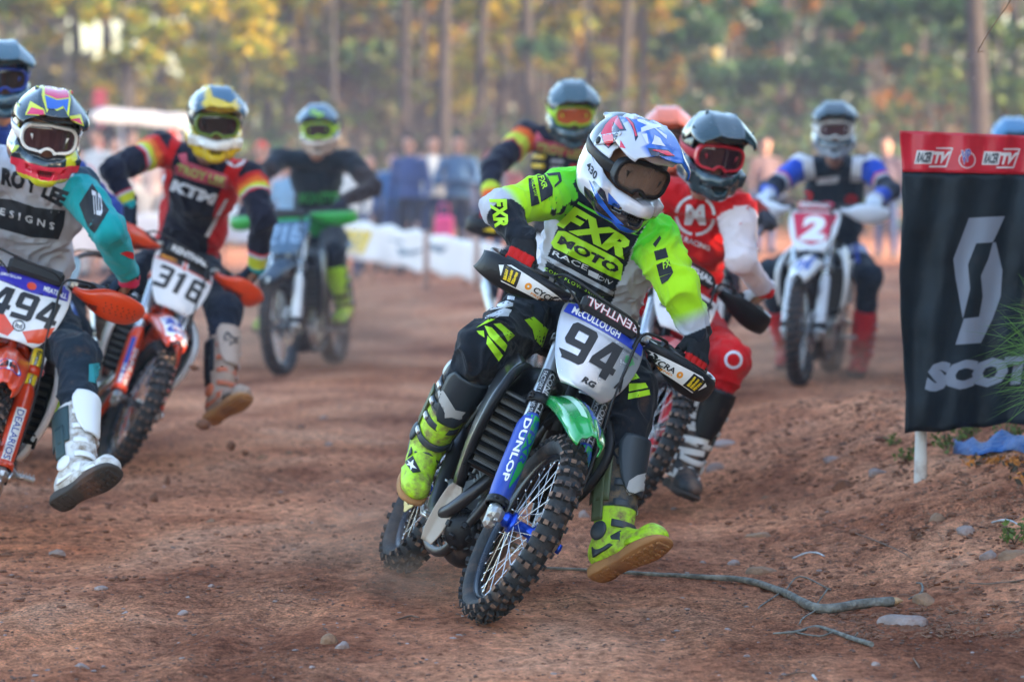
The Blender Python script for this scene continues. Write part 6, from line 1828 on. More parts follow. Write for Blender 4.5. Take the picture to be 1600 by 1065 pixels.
for sd in (-1, 1):
    fork_print(b1k, sd, pp([(-.98, .06), (-.98, .30), (-.1, .39), (-.1, .18)]), m_bluep, 'sticker'); fork_print(b1k, sd, pp([(-.1, .40), (.95, .40), (.95, .20), (.2, .10), (-.3, .16), (-.75, .40)]), m_grnp, 'sticker')
    fork_print(b1k, sd, [vword('DUNLOP', -.80, .12, -.22, .38, .03)], m_wht, 'lettering'); fork_print(b1k, sd, [vword('FXR', .0, .20, .75, .34, .03)], m_bluep, 'lettering')
    fork_print(b1k, sd, pp([(-.95, .50), (.75, .50), (.75, .74), (-.95, .74)]), m_blkp, 'sticker', 'tube')
    fork_print(b1k, sd, [vword('CONNECTION', -.1, .50, .62, .73, .02)], m_greyp, 'lettering', 'tube'); fork_print(b1k, sd, [vword('FACTORY RACING SERVICE', -.85, .51, -.45, .73, .01)], m_greyp, 'lettering', 'tube')
f_ = b1k['fender']
def fend(b, shapes, m, nm='sticker', off=.0012): return print_on(b['fender'], shapes, m, nm, off, px=False, frame_=(V(1.29, 0, 1.3), V(0, 1, 0), V(1, 0, 0), V(0, 0, -1)))
fend(b1k, pp([(-.01, -.26), (.045, -.22), (.05, .22), (.02, .36), (.0, .30)]), m_bluep); fend(b1k, pp([(-.055, -.20), (-.035, -.20), (-.02, .25), (-.035, .22)]), mat('pale green print', (.45, .75, .55), .25, coat=.5))
fend(b1k, [word('DUBYA', [(-.068, -.28), (-.018, -.26), (-.022, -.22), (-.07, -.24)], .02)], m_yelp, 'lettering'); fend(b1k, [ring((.028, .10), .008, .016)], m_yelp, 'emblem')
# --- prints, jersey (traced in the photograph's pixels and laid on the cloth)
Z = zz(740, 260, 4.439); j = r1['jersey']; jo = .003
print_on(j, [word('FXR', Z((575, 405), (1045, 645), (1155, 545), (700, 275)), .05)], m_neonp, off=jo)
print_on(j, pp(Z((590, 446), (640, 450), (1000, 640), (1035, 680), (1022, 790), (960, 765), (560, 565), (538, 530))), m_neonp, 'neon_panel', off=jo)
print_on(j, [word('MOTO', Z((580, 530), (985, 745), (1022, 690), (612, 478)), .05)], m_jblk, off=jo + .0015)
print_on(j, [word('RACE', Z((545, 612), (785, 722), (800, 690), (560, 582)), .01)], m_jwht, off=jo)
print_on(j, pp(Z((800, 715), (872, 748), (860, 782), (795, 750))), m_jwht, 'grey_panel', off=jo)
print_on(j, [word('DIV', Z((864, 782), (955, 822), (970, 795), (872, 755)), .0)], m_jwht, off=jo)
print_on(j, pp(Z((480, 603), (975, 868), (965, 896), (468, 632))), m_jgry, 'grey_stripe', off=jo)
print_on(j, [word('COMP FLOW SERIES', Z((490, 716), (895, 926), (905, 905), (498, 696)), .0, 1.3)], m_neonp, off=jo)
print_on(j, pp(Z((725, 243), (1100, 455), (1145, 480), (1095, 466), (718, 258))), m_neong, 'green_stripe', off=jo)
print_on(j, [word('RE', Z((385, 415), (305, 580), (370, 595), (438, 425)), .0, 1.4)], m_jblk, off=jo)
print_on(j, [word('FXR', Z((108, 228), (150, 425), (245, 430), (228, 228)), .05)], m_neonp, off=jo)
print_on(j, pp(Z((380, 85), (412, 80), (458, 258), (398, 278)), Z((440, 62), (498, 58), (548, 200), (468, 248)), Z((505, 50), (600, 42), (612, 105), (560, 150), (560, 132), (592, 98), (582, 62), (520, 68)), Z((505, 68), (535, 120), (548, 150), (545, 220), (530, 160))), m_jblk, 'dark_panel', off=jo)
print_on(j, [word('RACE DIV', Z((400, 90), (420, 210), (445, 205), (425, 85)), .0), word('FXR', Z((445, 75), (480, 160), (515, 150), (485, 65)), .02)], m_neonp, off=jo + .0015)
print_on(j, pp(Z((1244, 540), (1290, 478), (1302, 500), (1262, 562)), Z((1252, 590), (1332, 565), (1350, 632), (1268, 655)), Z((1268, 682), (1352, 645), (1385, 735), (1290, 765)), Z((1292, 770), (1385, 735), (1350, 790), (1308, 818))), m_jblk, 'dark_panel', off=jo)
print_on(j, [word('FX', Z((1318, 712), (1372, 690), (1356, 642), (1310, 662)), .03)], m_neonp, off=jo + .0015)
# --- prints, pants
Z = zz(720, 440, 4.438); pt = r1['pants']
print_on(pt, pp(Z((165, 305), (215, 318), (322, 440), (305, 485), (198, 380)), Z((186, 374), (292, 510), (262, 552), (178, 430)), Z((110, 342), (160, 340), (165, 388), (124, 362)), Z((225, 293), (275, 288), (374, 372), (325, 416), (288, 350)), Z((105, 322), (200, 255), (240, 262), (150, 300))), m_neonp, 'neon_panel')
print_on(pt, pp(Z((325, 98), (375, 105), (370, 130), (322, 122)), Z((215, 172), (320, 132), (362, 150), (358, 172), (318, 158), (200, 200)), Z((175, 240), (300, 182), (352, 196), (345, 215), (300, 203), (165, 258)), Z((210, 262), (290, 222), (298, 205), (340, 212), (330, 242), (270, 240))), m_jwht, 'lettering')
print_on(pt, pp(Z((440, 265), (505, 245), (605, 330), (562, 455), (512, 400), (495, 330), (470, 300))), m_neonp, 'neon_panel')
Z = zz(900, 480, 2.42)
print_on(pt, pp(Z((182, 240), (225, 248), (240, 268), (200, 278)), Z((200, 288), (262, 285), (272, 303), (200, 318)), Z((198, 325), (276, 310), (280, 330), (196, 348))), m_neonp, 'neon_panel')
# --- prints, boots and helmet
Z = zz(660, 570, 9.68)
for tgt in (r1['shinR'], r1['bootR']): print_on(tgt, pp(Z((235, 400), (280, 360), (330, 400), (500, 680), (655, 712), (600, 770), (600, 810), (560, 825), (440, 790), (340, 800), (340, 720), (380, 715), (385, 765), (440, 765), (540, 790), (535, 745), (570, 735), (480, 700), (440, 650), (300, 430), (265, 430), (270, 520), (300, 580), (260, 560)),
                           Z((290, 500), (310, 500), (345, 580), (330, 585)), Z((345, 520), (370, 530), (415, 640), (395, 640))), m_logog, 'emblem')
Z = zz(900, 480, 2.42)
for tgt in (r1['shinL'], r1['bootL']): print_on(tgt, pp(Z((190, 690), (200, 655), (230, 635), (265, 625), (272, 600), (280, 620), (278, 660), (266, 690), (262, 672), (230, 700), (200, 710)), ) , m_logog, 'emblem')
Z = zz(610, 440, 3.131)
print_on(r1['bootR'], pp(Z((70, 880), (110, 850), (150, 930), (110, 935))), m_blkp, 'toe_sticker'); print_on(r1['bootR'], pp(Z((85, 872), (100, 885), (115, 870), (112, 895), (130, 915), (108, 910), (100, 925), (98, 900), (80, 895), (92, 888))), m_wht, 'emblem', off=.004)
Z = zz(960, 165, 10.65); vs_ = r1['visor']
print_on(vs_, pp(Z((205, 105), (430, 100), (560, 200), (500, 215), (330, 190)), Z((370, 225), (440, 225), (600, 310), (870, 500), (865, 560), (680, 390), (390, 265)), Z((440, 375), (600, 305), (760, 320), (780, 360), (640, 385), (450, 445)), Z((455, 475), (540, 470), (572, 640), (535, 625)), Z((665, 490), (760, 545), (800, 620), (850, 680), (620, 640), (640, 600), (720, 600))), m_whth, 'emblem', off=.0012)
print_on(vs_, pp(Z((555, 705), (900, 740), (1010, 850), (610, 838))), m_navyh, 'dark_panel', off=.0012); print_on(vs_, pp(Z((615, 745), (680, 735), (880, 760), (1000, 835), (880, 838), (740, 780), (840, 800))), m_redh, 'red_stripe', off=.0024)
print_on(vs_, pp(Z((90, 100), (150, 105), (330, 300), (395, 520), (350, 600), (320, 430), (240, 250))), m_navyh, 'dark_panel', off=.0012); print_on(vs_, pp(Z((115, 118), (150, 120), (310, 300), (380, 510), (350, 520), (300, 350))), m_redh, 'red_stripe', off=.0024)
hl = r1['helmet']; Z = zz(900, 160, 5.32)
for tg in (hl, vs_):
    print_on(tg, pp(Z((205, 260), (240, 180), (300, 120), (350, 100), (420, 235), (360, 240), (310, 200), (330, 330), (270, 385), (230, 350))), m_navyh, 'dark_panel', off=.0012)
    print_on(tg, pp(Z((212, 255), (245, 190), (300, 130), (345, 112), (395, 225), (365, 225), (315, 165), (270, 230), (255, 240), (305, 250), (315, 320), (270, 370), (236, 335)), Z((372, 315), (415, 385), (365, 375))), m_redh, 'red_panel', off=.0024)
print_on(hl, pp(Z((355, 295), (400, 320), (440, 415), (350, 390))), m_navyh, 'dark_panel', off=.0012)
print_on(hl, [word('430', Z((88, 545), (155, 650), (185, 590), (100, 480)), .03)], m_blkp, off=.0015)
print_on(hl, pp(Z((135, 660), (150, 650), (240, 740), (275, 860), (180, 750)), Z((120, 400), (160, 520), (125, 430))), m_navyh, 'dark_panel', off=.0012)
print_on(hl, pp(Z((268, 745), (370, 860), (355, 882), (268, 840)), Z((90, 600), (105, 640), (280, 900), (400, 1020), (330, 1000), (180, 830))), m_blueh, 'blue_panel', off=.0015)
# ================================================================== the other riders
m_ktmo = mat('orange plastic', (.70, .050, .006), .3, coat=.5, dirt=.16, dscale=12)
m_hred = mat('red plastic', (.50, .008, .010), .3, coat=.5, dirt=.14, dscale=12)
m_kplate = mat('white plate', (.74, .74, .76), .3, coat=.4, dirt=.08)
m_greyp2 = mat('grey shroud plastic', (.42, .43, .46), .4, dirt=.2)
m_chrome = mat('fork chrome', (.5, .52, .55), .25, metal=.8)
m_bluepl = mat('blue plastic', (.02, .12, .52), .3, coat=.5)
CK = dict(guard=m_ktmo, plate=m_kplate, fender=m_ktmo, shroud=m_greyp2, lip=m_wht, handguard=m_ktmo, frame=m_ktmo, clamp=m_ktmo, clampring=m_ktmo, forktube=m_chrome, side=m_white, tank=m_blk, spring=m_dark, bar=m_dark, exhaust=m_steel)
teal = (.012, .33, .36); red = (.58, .012, .016); skin_ = (.3, .2, .15); olive = (.05, .06, .03)
# ------------------------------------------------------------------ 494
b4 = mkbike('dirt_bike', nose(-82, 14.0, R(6)), 6, 17, 3, CK, 'orange and white dirt bike cut by the picture edge with number plate 494', guard='flag')
J4 = auto_joints(b4, dict(head=P(73, 205, 14.15), shL=P(118, 292, 14.50), shR=P(-8, 262, 14.5), elL=P(168, 358, 14.25), hipR=P(-10, 470, 14.9), hipL=P(60, 480, 14.9), knL=P(120, 560, 14.2), anL=P(122, 738, 13.7), toeL=Vector((.74, -.50, .42)), knR=P(-60, 540, 14.2), anR=P(-95, 680, 14.4)))
def helm4(p):
    n1 = fbm(p[:, 0] * 14 + 3, p[:, 1] * 9, p[:, 2] * 14, 2)
    c = np.tile(np.array((.012, .03, .045)), (len(p), 1)); c[(np.abs(p[:, 0]) > .07) & (p[:, 2] < 0.03) & (n1 > .1)] = (.55, .60, .02); c[(p[:, 2] < -.085) & (p[:, 1] > .08)] = (.70, .03, .07); c[(p[:, 2] < -.14)] = (.55, .6, .02)
    c[(p[:, 1] < .05) & (np.abs(p[:, 2] + .01) < .04)] = (.45, .45, .5)
    return c
S4 = dict(vox=.008, gvox=.005, btvox=.006, hvox=.004, hrot=headframe(12, 14, 8), fat=1.18, boot=.34,
          jersey=dye(wht, [(0, (.02, .05, .08), 0), (.12, teal, .02), (1.9, (.6, .02, .08), .02)], side=wht, front=wht), pants=legs([(0, (.012, .022, .035))]),
          bootc=dict(main=(.66, .64, .62), sole=m_soled, strapm=m_white, shinm=m_white, calfm=mat('boot calf green', (.02, .05, .055), .5), toem=m_white),
          glove=dict(main=(.03, .05, .09), fing=(.45, .45, .48)), helmet=helm4, visor=const((.012, .03, .045)), lens=m_lens_pur, gframe=m_white, strap=m_white, tearoff=-1, eyes=False)
r4 = rider(b4, J4, S4, 'rider in teal and white jersey with pink and yellow patterned helmet, white boot out', group='riders')
plate_print(b4, pp([(-.95, .55), (-.2, .55), (-.1, .42), (.12, .42), (.2, .55), (.95, .55), (.92, 1.0), (-.88, 1.0)]), mat('plate purple', (.04, .03, .38), .3), 'name_strip')
plate_word(b4, '@MEATBALL494', -.82, .68, -.30, .80, m_wht, .01); plate_word(b4, 'MEATBALL', .30, .60, .90, .76, m_wht, .03)
plate_print(b4, [ring((.0, .62), .0, .12, n=20)], m_ktmo, 'emblem')
plate_word(b4, '494', -.90, -.44, .80, .38, m_blkp, .06, .1, 'number')
plate_print(b4, pp([(-.95, .1), (-.1, -.75), (-.2, -.98), (-.7, -.9)], [(.85, -.3), (.1, -.75), (.3, -.98), (.7, -.85)]), m_ktmo, 'orange_panel')
plate_print(b4, [ring((-.02, -.62), .13, .16, n=20)], m_blkp, 'emblem'); plate_word(b4, 'ltd', -.10, -.69, .06, -.55, m_blkp, .02)
fend(b4, [ring((.0, .22), 0, .055, sq=1.0, n=20)], m_wht); fend(b4, [ring((.0, .22), .050, .056, n=20)], m_bluep, off=.002); fend(b4, [word('dk', [(.036, .245), (-.036, .245), (-.036, .195), (.036, .195)][::1] if False else [(-.036, .245), (.036, .245), (.036, .195), (-.036, .195)], .03)], m_blkp, 'lettering', .002)
for sd in (1,):
    for yy in np.linspace(-.03, .028, 6):
        for k in range(12):
            x = .005 + k * .0125 + (.006 if int(round((yy + .03) / .0116)) % 2 else 0)
            guard_print(b4, sd, [ring((x - .0, yy), 0, .0030, n=6)], m_blkp, 'vent_hole') if k < 11 and abs(yy) < .025 and (k + int(yy * 100)) % 1 == 0 and k % 2 == 0 else None
    guard_print(b4, sd, [word('ACERBIS', rectq(-.135, -.026, -.02, -.006), .03)], m_blkp, 'lettering')
for sd in (-1, 1):
    fork_print(b4, sd, pp([(-.6, .06), (.6, .06), (.6, .30), (-.6, .30)]), m_wht, 'sticker'); fork_print(b4, sd, [vword('DEALARIOS', -.4, .07, .4, .29, .01)], m_bluep, 'lettering')
    fork_print(b4, sd, pp([(-.8, .48), (.8, .48), (.8, .72), (-.8, .72)]), m_yelp, 'sticker', 'tube'); fork_print(b4, sd, [vword('factory motorex', -.5, .49, .5, .71, .02)], m_blkp, 'lettering', 'tube')
Zq = zz(0, 90, 3.227)
print_on(r4['jersey'], [word('RO', Zq((5, 640), (120, 672), (130, 575), (10, 552)), .06), word('Y', Zq((128, 672), (180, 690), (195, 610), (135, 600)), .06), word('LEE', Zq((205, 700), (310, 755), (352, 680), (228, 632)), .06)], m_jblk, off=.003)
print_on(r4['jersey'], pp(Zq((-40, 705), (60, 715), (180, 755), (330, 770), (320, 850), (295, 915), (160, 905), (-40, 850))), m_jblk, 'dark_panel', off=.003)
print_on(r4['jersey'], [word('ESIGNS', Zq((0, 790), (272, 868), (275, 832), (5, 755)), .02, 1.7)], m_jwht, off=.005)
print_on(r4['jersey'], pp(Zq((400, 740), (465, 635), (550, 770), (478, 885), (445, 855))), m_jblk, 'sleeve_patch', off=.003); print_on(r4['jersey'], [word('TLD', Zq((470, 790), (520, 800), (510, 690), (462, 670)), .03)], m_jwht, off=.005)
print_on(r4['jersey'], pp(Zq((605, 985), (640, 975), (700, 990), (725, 1030), (650, 1010))), m_jred, 'red_patch', off=.003)
print_on(r4['pants'], pp(zz(0, 380, 2.535)((352, 480), (392, 472), (406, 560), (350, 548))), mat('teal patch', (.012, .25, .28), .7), 'teal_patch', off=.004)
V4 = r4['visor']; Zv = zz(0, 90, 5.071)
m_hpink = mat('helmet pink', (.65, .03, .12), .22, coat=.8); m_hyel = mat('helmet yellow line', (.62, .66, .02), .3, coat=.6); m_hmag = mat('helmet purple', (.25, .05, .25), .22, coat=.8); m_hcor = mat('helmet coral', (.75, .10, .07), .22, coat=.8)
def vp(tgt, m, nm, off, *pl):
    for t_ in tgt: print_on(t_, [poly2(q) for q in pl], m, nm, off=off)
vp((V4, r4['helmet']), m_hyel, 'yellow_panel', .0012, Zv((255, 150), (345, 148), (335, 250), (280, 225)), Zv((345, 160), (400, 215), (450, 145), (530, 215), (560, 330), (545, 470), (505, 400), (450, 425), (400, 385), (370, 440), (330, 300)), Zv((545, 225), (612, 245), (608, 305), (555, 295)), Zv((240, 345), (350, 410), (362, 462), (200, 455)), Zv((550, 465), (640, 450), (665, 545), (560, 500)), Zv((225, 165), (240, 230), (150, 320), (155, 400), (100, 330), (130, 230)))
vp((V4, r4['helmet']), m_hpink, 'pink_panel', .0024, Zv((352, 175), (400, 225), (510, 240), (548, 250), (545, 320), (450, 330), (355, 290)), Zv((270, 165), (330, 170), (325, 235), (288, 220)), Zv((415, 205), (440, 165), (485, 225)), Zv((560, 240), (600, 255), (598, 292), (562, 285)), Zv((250, 395), (345, 420), (352, 455), (210, 450)), Zv((560, 490), (630, 480), (655, 535)))
vp((V4, r4['helmet']), m_hmag, 'purple_panel', .0024, Zv((215, 185), (228, 228), (140, 310), (105, 320), (135, 235)))
vp((V4,), m_blueh, 'blue_panel', .0024, Zv((355, 300), (450, 340), (545, 330), (530, 440), (500, 385), (450, 410), (400, 370), (375, 410)))
# ------------------------------------------------------------------ 316
b3 = mkbike('dirt_bike', nose(168, 17.7, R(15)), 15, 24, 4, CK, 'orange dirt bike with number plate 316 behind the teal sleeved rider', guard='flag')
J3 = auto_joints(b3, dict(head=P(336, 188, 18.0), shR=P(250, 232, 18.45), shL=P(390, 280, 18.35), elR=P(176, 268, 18.2), elL=P(412, 340, 18.2), hipR=P(260, 400, 18.9), hipL=P(312, 412, 18.9), knL=P(350, 485, 18.2), anL=P(346, 618, 17.9), toeL=Vector((.60, -.62, .38)), knR=P(168, 468, 18.3), anR=P(180, 560, 18.6)))
def helm3(p):
    c = np.tile(np.array((.55, .42, .03)), (len(p), 1)); c[(np.abs(p[:, 0]) > .085) & (p[:, 2] > 0)] = (.62, .62, .6); c[(p[:, 2] < -.055) & (p[:, 2] > -.10) & (p[:, 1] > .06)] = (.66, .64, .6); c[p[:, 2] <= -.10] = (.60, .42, .01); return c
def vis3(p):
    c = np.tile(np.array((.62, .44, .01)), (len(p), 1)); a = np.abs(p[:, 0]); c[(a > .080) & (a < .114)] = (.03, .08, .13); c[(a >= .114)] = (.55, .55, .52); return c
yo = (.75, .55, .05)
S3 = dict(vox=.009, gvox=.006, btvox=.008, hvox=.005, hrot=headframe(10, 12, 5), fat=1.1, boot=.34,
          jersey=dye((.012, .014, .028), [(0, (.012, .014, .028), 0), (.08, (.5, .02, .02), .02), (.20, (.72, .15, .03), .1), (.32, (.55, .60, .05), .08), (.42, wht, .02), (.46, (.55, .03, .05), .02), (.50, (.012, .014, .028), .02), (1.62, (.6, .04, .06), .02), (1.66, wht, .02), (1.72, (.55, .6, .04), .02), (1.93, teal, .02)], front=(.012, .014, .028), side=(.50, .010, .012), fw=.13),
          pants=legs([(0, (.012, .018, .032))]), bootc=dict(main=(.36, .26, .20), mat=m_bootw, sole=m_sole, strapm=mat('orange strap', (.5, .12, .05), .6, dirt=.4), shinm=mat('muddy shin', (.42, .32, .26), .7, dirt=.5, dirtcol=(.3, .2, .14)), calfm=m_blk, toem=m_soled),
          glove=dict(main=(.02, .03, .05), cuff=teal), helmet=helm3, visor=vis3, lens=m_lens_dark, gframe=mat('olive frame', (.14, .22, .03), .4), eyes=False)
r3 = rider(b3, J3, S3, 'rider in dark jersey with red side panels and yellow helmet, muddy boot out', group='riders')
plate_word(b3, '316', -.88, -.48, .70, .40, m_blkp, .06, .14, 'number')
plate_print(b3, pp([(-.9, .62), (-.1, .62), (-.1, 1.0), (-.85, 1.0)]), m_blkp, 'dark_panel'); plate_print(b3, pp([(.1, .62), (.95, .62), (.88, 1.0), (.1, 1.0)]), m_blkp, 'dark_panel'); plate_print(b3, pp([(-.85, .66), (-.3, .66), (-.3, .8), (-.85, .8)]), m_orp, 'orange_panel')
plate_print(b3, pp([(-1, .56), (1, .56), (1, .61), (-1, .61)], [(-.05, .5), (.03, .5), (.03, 1), (-.05, 1)]), m_ktmo, 'orange_line')
pad_word(b3, 'RENTHAL')
fend(b3, pp([(-.07, .05), (.07, .05), (.06, .34), (.0, .40), (-.06, .34)]), m_wht); fend(b3, [ring((.0, .25), .030, .052)], m_bluep, off=.002); fend(b3, pp([(-.06, .08), (-.02, .08), (.0, .2), (-.05, .18)], [(.06, .08), (.02, .08), (.0, .2), (.05, .18)]), m_bluep, off=.002)
for sd in (-1, 1):
    fork_print(b3, sd, [vword('DUNLOP', .0, .06, .7, .28, .04)], m_wht, 'lettering'); fork_print(b3, sd, pp([(-.8, .06), (-.2, .06), (-.2, .34), (-.8, .34)]), m_bluep, 'sticker')
    fork_print(b3, sd, pp([(-.75, .06), (-.25, .06), (-.25, .18), (-.75, .18)]), m_wht, 'sticker')
    guard_print(b3, sd, [word('ACERBIS', rectq(-.11, -.028, .04, -.004) if sd > 0 else rectq(-.04, -.028, .11, -.004), .03)], m_blkp, 'lettering')
Zk = zz(140, 100, 3.328)
print_on(r3['jersey'], [word('KTM', Zk((415, 655), (640, 735), (668, 680), (440, 600)), .07)], m_jwht, off=.004)
print_on(r3['jersey'], pp(Zk((442, 530), (520, 510), (720, 580), (715, 650), (560, 610), (445, 572)), Zk((460, 470), (505, 462), (512, 515), (480, 525))), mat('jersey pink print', (.62, .10, .16), .7), 'pink_panel', off=.004)
print_on(r3['jersey'], [word('TROY LEE', Zk((450, 560), (700, 640), (708, 592), (460, 515)), .04)], mat('jersey lime print', (.55, .66, .2), .7), off=.006)
print_on(r3['jersey'], [ring((140 + 760 / 3.328, 100 + 500 / 3.328), 0, 15, sq=.75)], m_jwht, 'round_patch', off=.004); print_on(r3['jersey'], [ring((140 + 760 / 3.328, 100 + 500 / 3.328), 0, 11, sq=.4)], m_jred, 'emblem', off=.006)
print_on(r3['jersey'], pp(Zk((380, 560), (398, 570), (345, 830), (318, 835)), Zk((705, 700), (720, 705), (620, 900), (598, 895))), m_jwht, 'white_stripe', off=.004)
print_on(r3['visor'], pp(Zk((625, 110), (770, 110), (760, 180), (735, 205), (730, 140), (665, 140), (670, 180), (640, 170))), mat('visor navy', (.05, .12, .2), .3), 'lettering', off=.0015)
print_on(r3['visor'], [ring((140 + 718 / 3.328, 100 + 240 / 3.328), 0, 11, sq=.4)], m_whth, 'emblem', off=.0015)
print_on(r3['shinL'], emblem(Zk((690, 1480), (780, 1460), (790, 1380), (700, 1390))), m_blkp, 'emblem')
# ------------------------------------------------------------------ red 166
CH = dict(guard=m_redp, plate=m_kplate, fender=m_hred, shroud=m_hred, lip=m_hred, handguard=m_blk, frame=m_alu, clamp=m_blk, forktube=m_chrome, hub=m_redp, side=m_hred, tank=m_blk)
b6 = mkbike('dirt_bike', nose(952, 15.4, R(15)), 15, 25, 4, CH, 'red dirt bike half hidden behind the leading rider, number ending in 66', guard='wrap')
J6 = auto_joints(b6, dict(head=P(1113, 236, 15.75), shR=P(1038, 305, 16.1), shL=P(1152, 330, 16.0), elL=P(1158, 405, 15.85), hipR=P(1010, 480, 16.6), hipL=P(1075, 492, 16.6), knL=P(1140, 565, 15.7), anL=P(1072, 728, 15.7)))
S6 = dict(vox=.008, gvox=.005, btvox=.007, hvox=.004, hrot=headframe(14, 14, 7), fat=1.15, boot=.34,
          jersey=dye(red, [(0, red, 0), (.10, (.72, .62, .64), .02), (1.6, (.62, .58, .66), .2), (1.9, red, .02)]), pants=legs([(0, red), (1.25, (.03, .03, .04))]),
          bootc=dict(main=(.03, .035, .045), mat=m_bootw, sole=m_soled, strapm=m_white, shinm=m_blk, calfm=m_blk, toem=m_soled), glove=dict(main=(.55, .57, .62), cuff=(.4, .02, .03)),
          helmet=const((.018, .045, .060)), visor=const((.016, .042, .056)), lens=m_lens_red if False else m_lens_pur, gframe=mat('red frame', (.55, .02, .04), .3), strap=mat('red strap', (.45, .02, .04), .6), tearoff=-1, eyes=True)
r6 = rider(b6, J6, S6, 'rider in red jersey with white sleeves and plain black helmet, close behind the leader', group='riders')
plate_word(b6, '166', -.85, -.50, .78, .40, m_blkp, .06, .1, 'number'); plate_print(b6, pp([(-.98, .56), (.98, .56), (.96, 1.0), (-.92, 1.0)]), m_hred, 'red_strip')
pad_word(b6, 'RENTHAL'); Zr = zz(960, 150, 3.227)
cx, cy = 960 + 408 / 3.227, 150 + 602 / 3.227
print_on(r6['jersey'], [ring((cx, cy), 27, 32, a, a + 78, n=10) for a in (10, 100, 190, 280)], m_jwht, 'emblem', off=.004)
print_on(r6['jersey'], [word('M', [(cx - 17, cy + 15), (cx + 17, cy + 15), (cx + 14, cy - 17), (cx - 14, cy - 17)], .07)], m_jwht, 'emblem', off=.004)
print_on(r6['jersey'], [word('MOOSE RACING', Zr((225, 688), (478, 780), (485, 755), (232, 658)), .03)], m_jwht, off=.004)
print_on(r6['pants'], [ring((1146, 562), 10, 14)], m_jwht, 'emblem', off=.004)
for k in range(5): print_on(r6['bootL'], pp([(1085 + 5 - k * 7, 625 + k * 18), (1125 - k * 6, 632 + k * 18), (1122 - k * 6, 641 + k * 18), (1082 - k * 7, 634 + k * 18)]), m_wht, 'white_stripe', off=.008)
# ------------------------------------------------------------------ number 2
CB2 = dict(guard=mat('white fork guard', (.62, .64, .70), .35), plate=m_kplate, fender=m_white, shroud=m_white, lip=m_white, handguard=m_blk, frame=m_dark, clamp=m_alu, forktube=m_chrome, side=m_white, tank=m_blk)
b2 = mkbike('dirt_bike', nose(1248, 22.7, R(-13)), -13, 3, -2, CB2, 'white and blue dirt bike standing upright with red number plate 2', guard='flag', full=False)
for sd in (-1, 1): b2['hg%+d' % sd].data.materials[0] = mat('white handguard', (.62, .66, .74), .4)
J2 = auto_joints(b2, dict(head=P(1303, 200, 23.3), shR=P(1250, 262, 23.75), shL=P(1358, 262, 23.75), elR=P(1200, 298, 23.5), elL=P(1392, 298, 23.5), hipR=P(1278, 400, 24.2), hipL=P(1330, 400, 24.2), knR=P(1202, 428, 23.5), knL=P(1358, 432, 23.6), anR=P(1228, 540, 23.9), anL=P(1346, 552, 23.9)))
rblue = (.015, .07, .48)
S2 = dict(vox=.011, gvox=.008, btvox=.010, hvox=.006, bvox=.014, hrot=headframe(-2, 6, 0), fat=1.12, boot=.34,
          jersey=dye((.010, .022, .035), [(0, (.62, .62, .66), 0), (.10, rblue, .02), (.55, (.6, .03, .06), .02), (.62, wht, .02), (.70, (.010, .018, .035), .02), (1.5, rblue, .02), (1.85, wht, .02)], front=(.010, .022, .035), side=(.010, .03, .05)),
          pants=legs([(0, (.42, .46, .62)), (.45, (.012, .022, .035))]), bootc=dict(main=(.50, .02, .03), sole=m_soled, strapm=m_redp, shinm=m_redp, calfm=m_redp, toem=m_redp), glove=dict(main=(.55, .6, .68)),
          helmet=lambda p: np.where(((np.abs(p[:, 0]) > .105) | (p[:, 2] < -.09))[:, None], np.array((.25, .3, .36)), np.array((.02, .045, .06))), visor=const((.02, .045, .06)), lens=m_lens_pur, gframe=m_white, strap=m_white)
r2 = rider(b2, J2, S2, 'upright rider in blue and black with dark chest guard and dark helmet', group='riders')
plate_print(b2, pp([(-.9, .75), (.9, .75), (.6, -.55), (0, -.8), (-.6, -.55)]), mat('plate red', (.60, .012, .06), .4), 'red_panel')
plate_word(b2, '2', -.48, -.60, .50, .62, m_wht, .07, .1, 'lettering'); fend(b2, pp([(-.05, -.1), (.05, -.1), (.05, .25), (0, .35), (-.05, .25)]), m_bluepl); fend(b2, pp([(-.03, 0), (.03, 0), (.02, .14), (-.02, .14)]), m_wht, off=.002)
print_on(r2['jersey'], pp([(1278, 277), (1312, 275), (1308, 286), (1276, 288)]), m_jwht, 'emblem', off=.005); print_on(r2['jersey'], pp([(1252, 240), (1268, 238), (1275, 280), (1258, 285)], [(1328, 285), (1332, 245), (1348, 240), (1345, 286)]), m_jwht, 'shoulder_strap', off=.005)
print_on(r2['jersey'], [ring((1262, 306), 3, 8), ring((1330, 311), 3, 10, sq=.8)], m_jred, 'chest_vent', off=.006); print_on(r2['pants'], pp([(1318, 380), (1326, 380), (1330, 410), (1320, 412)], [(1334, 380), (1340, 382), (1344, 410), (1338, 412)]), m_bluep, 'blue_stripe', off=.005)
m_pinkpad = mat('red bar pad', (.50, .02, .07), .6); b2['pad'].data.materials[0] = m_pinkpad; pad_word(b2, 'RENTHAL')
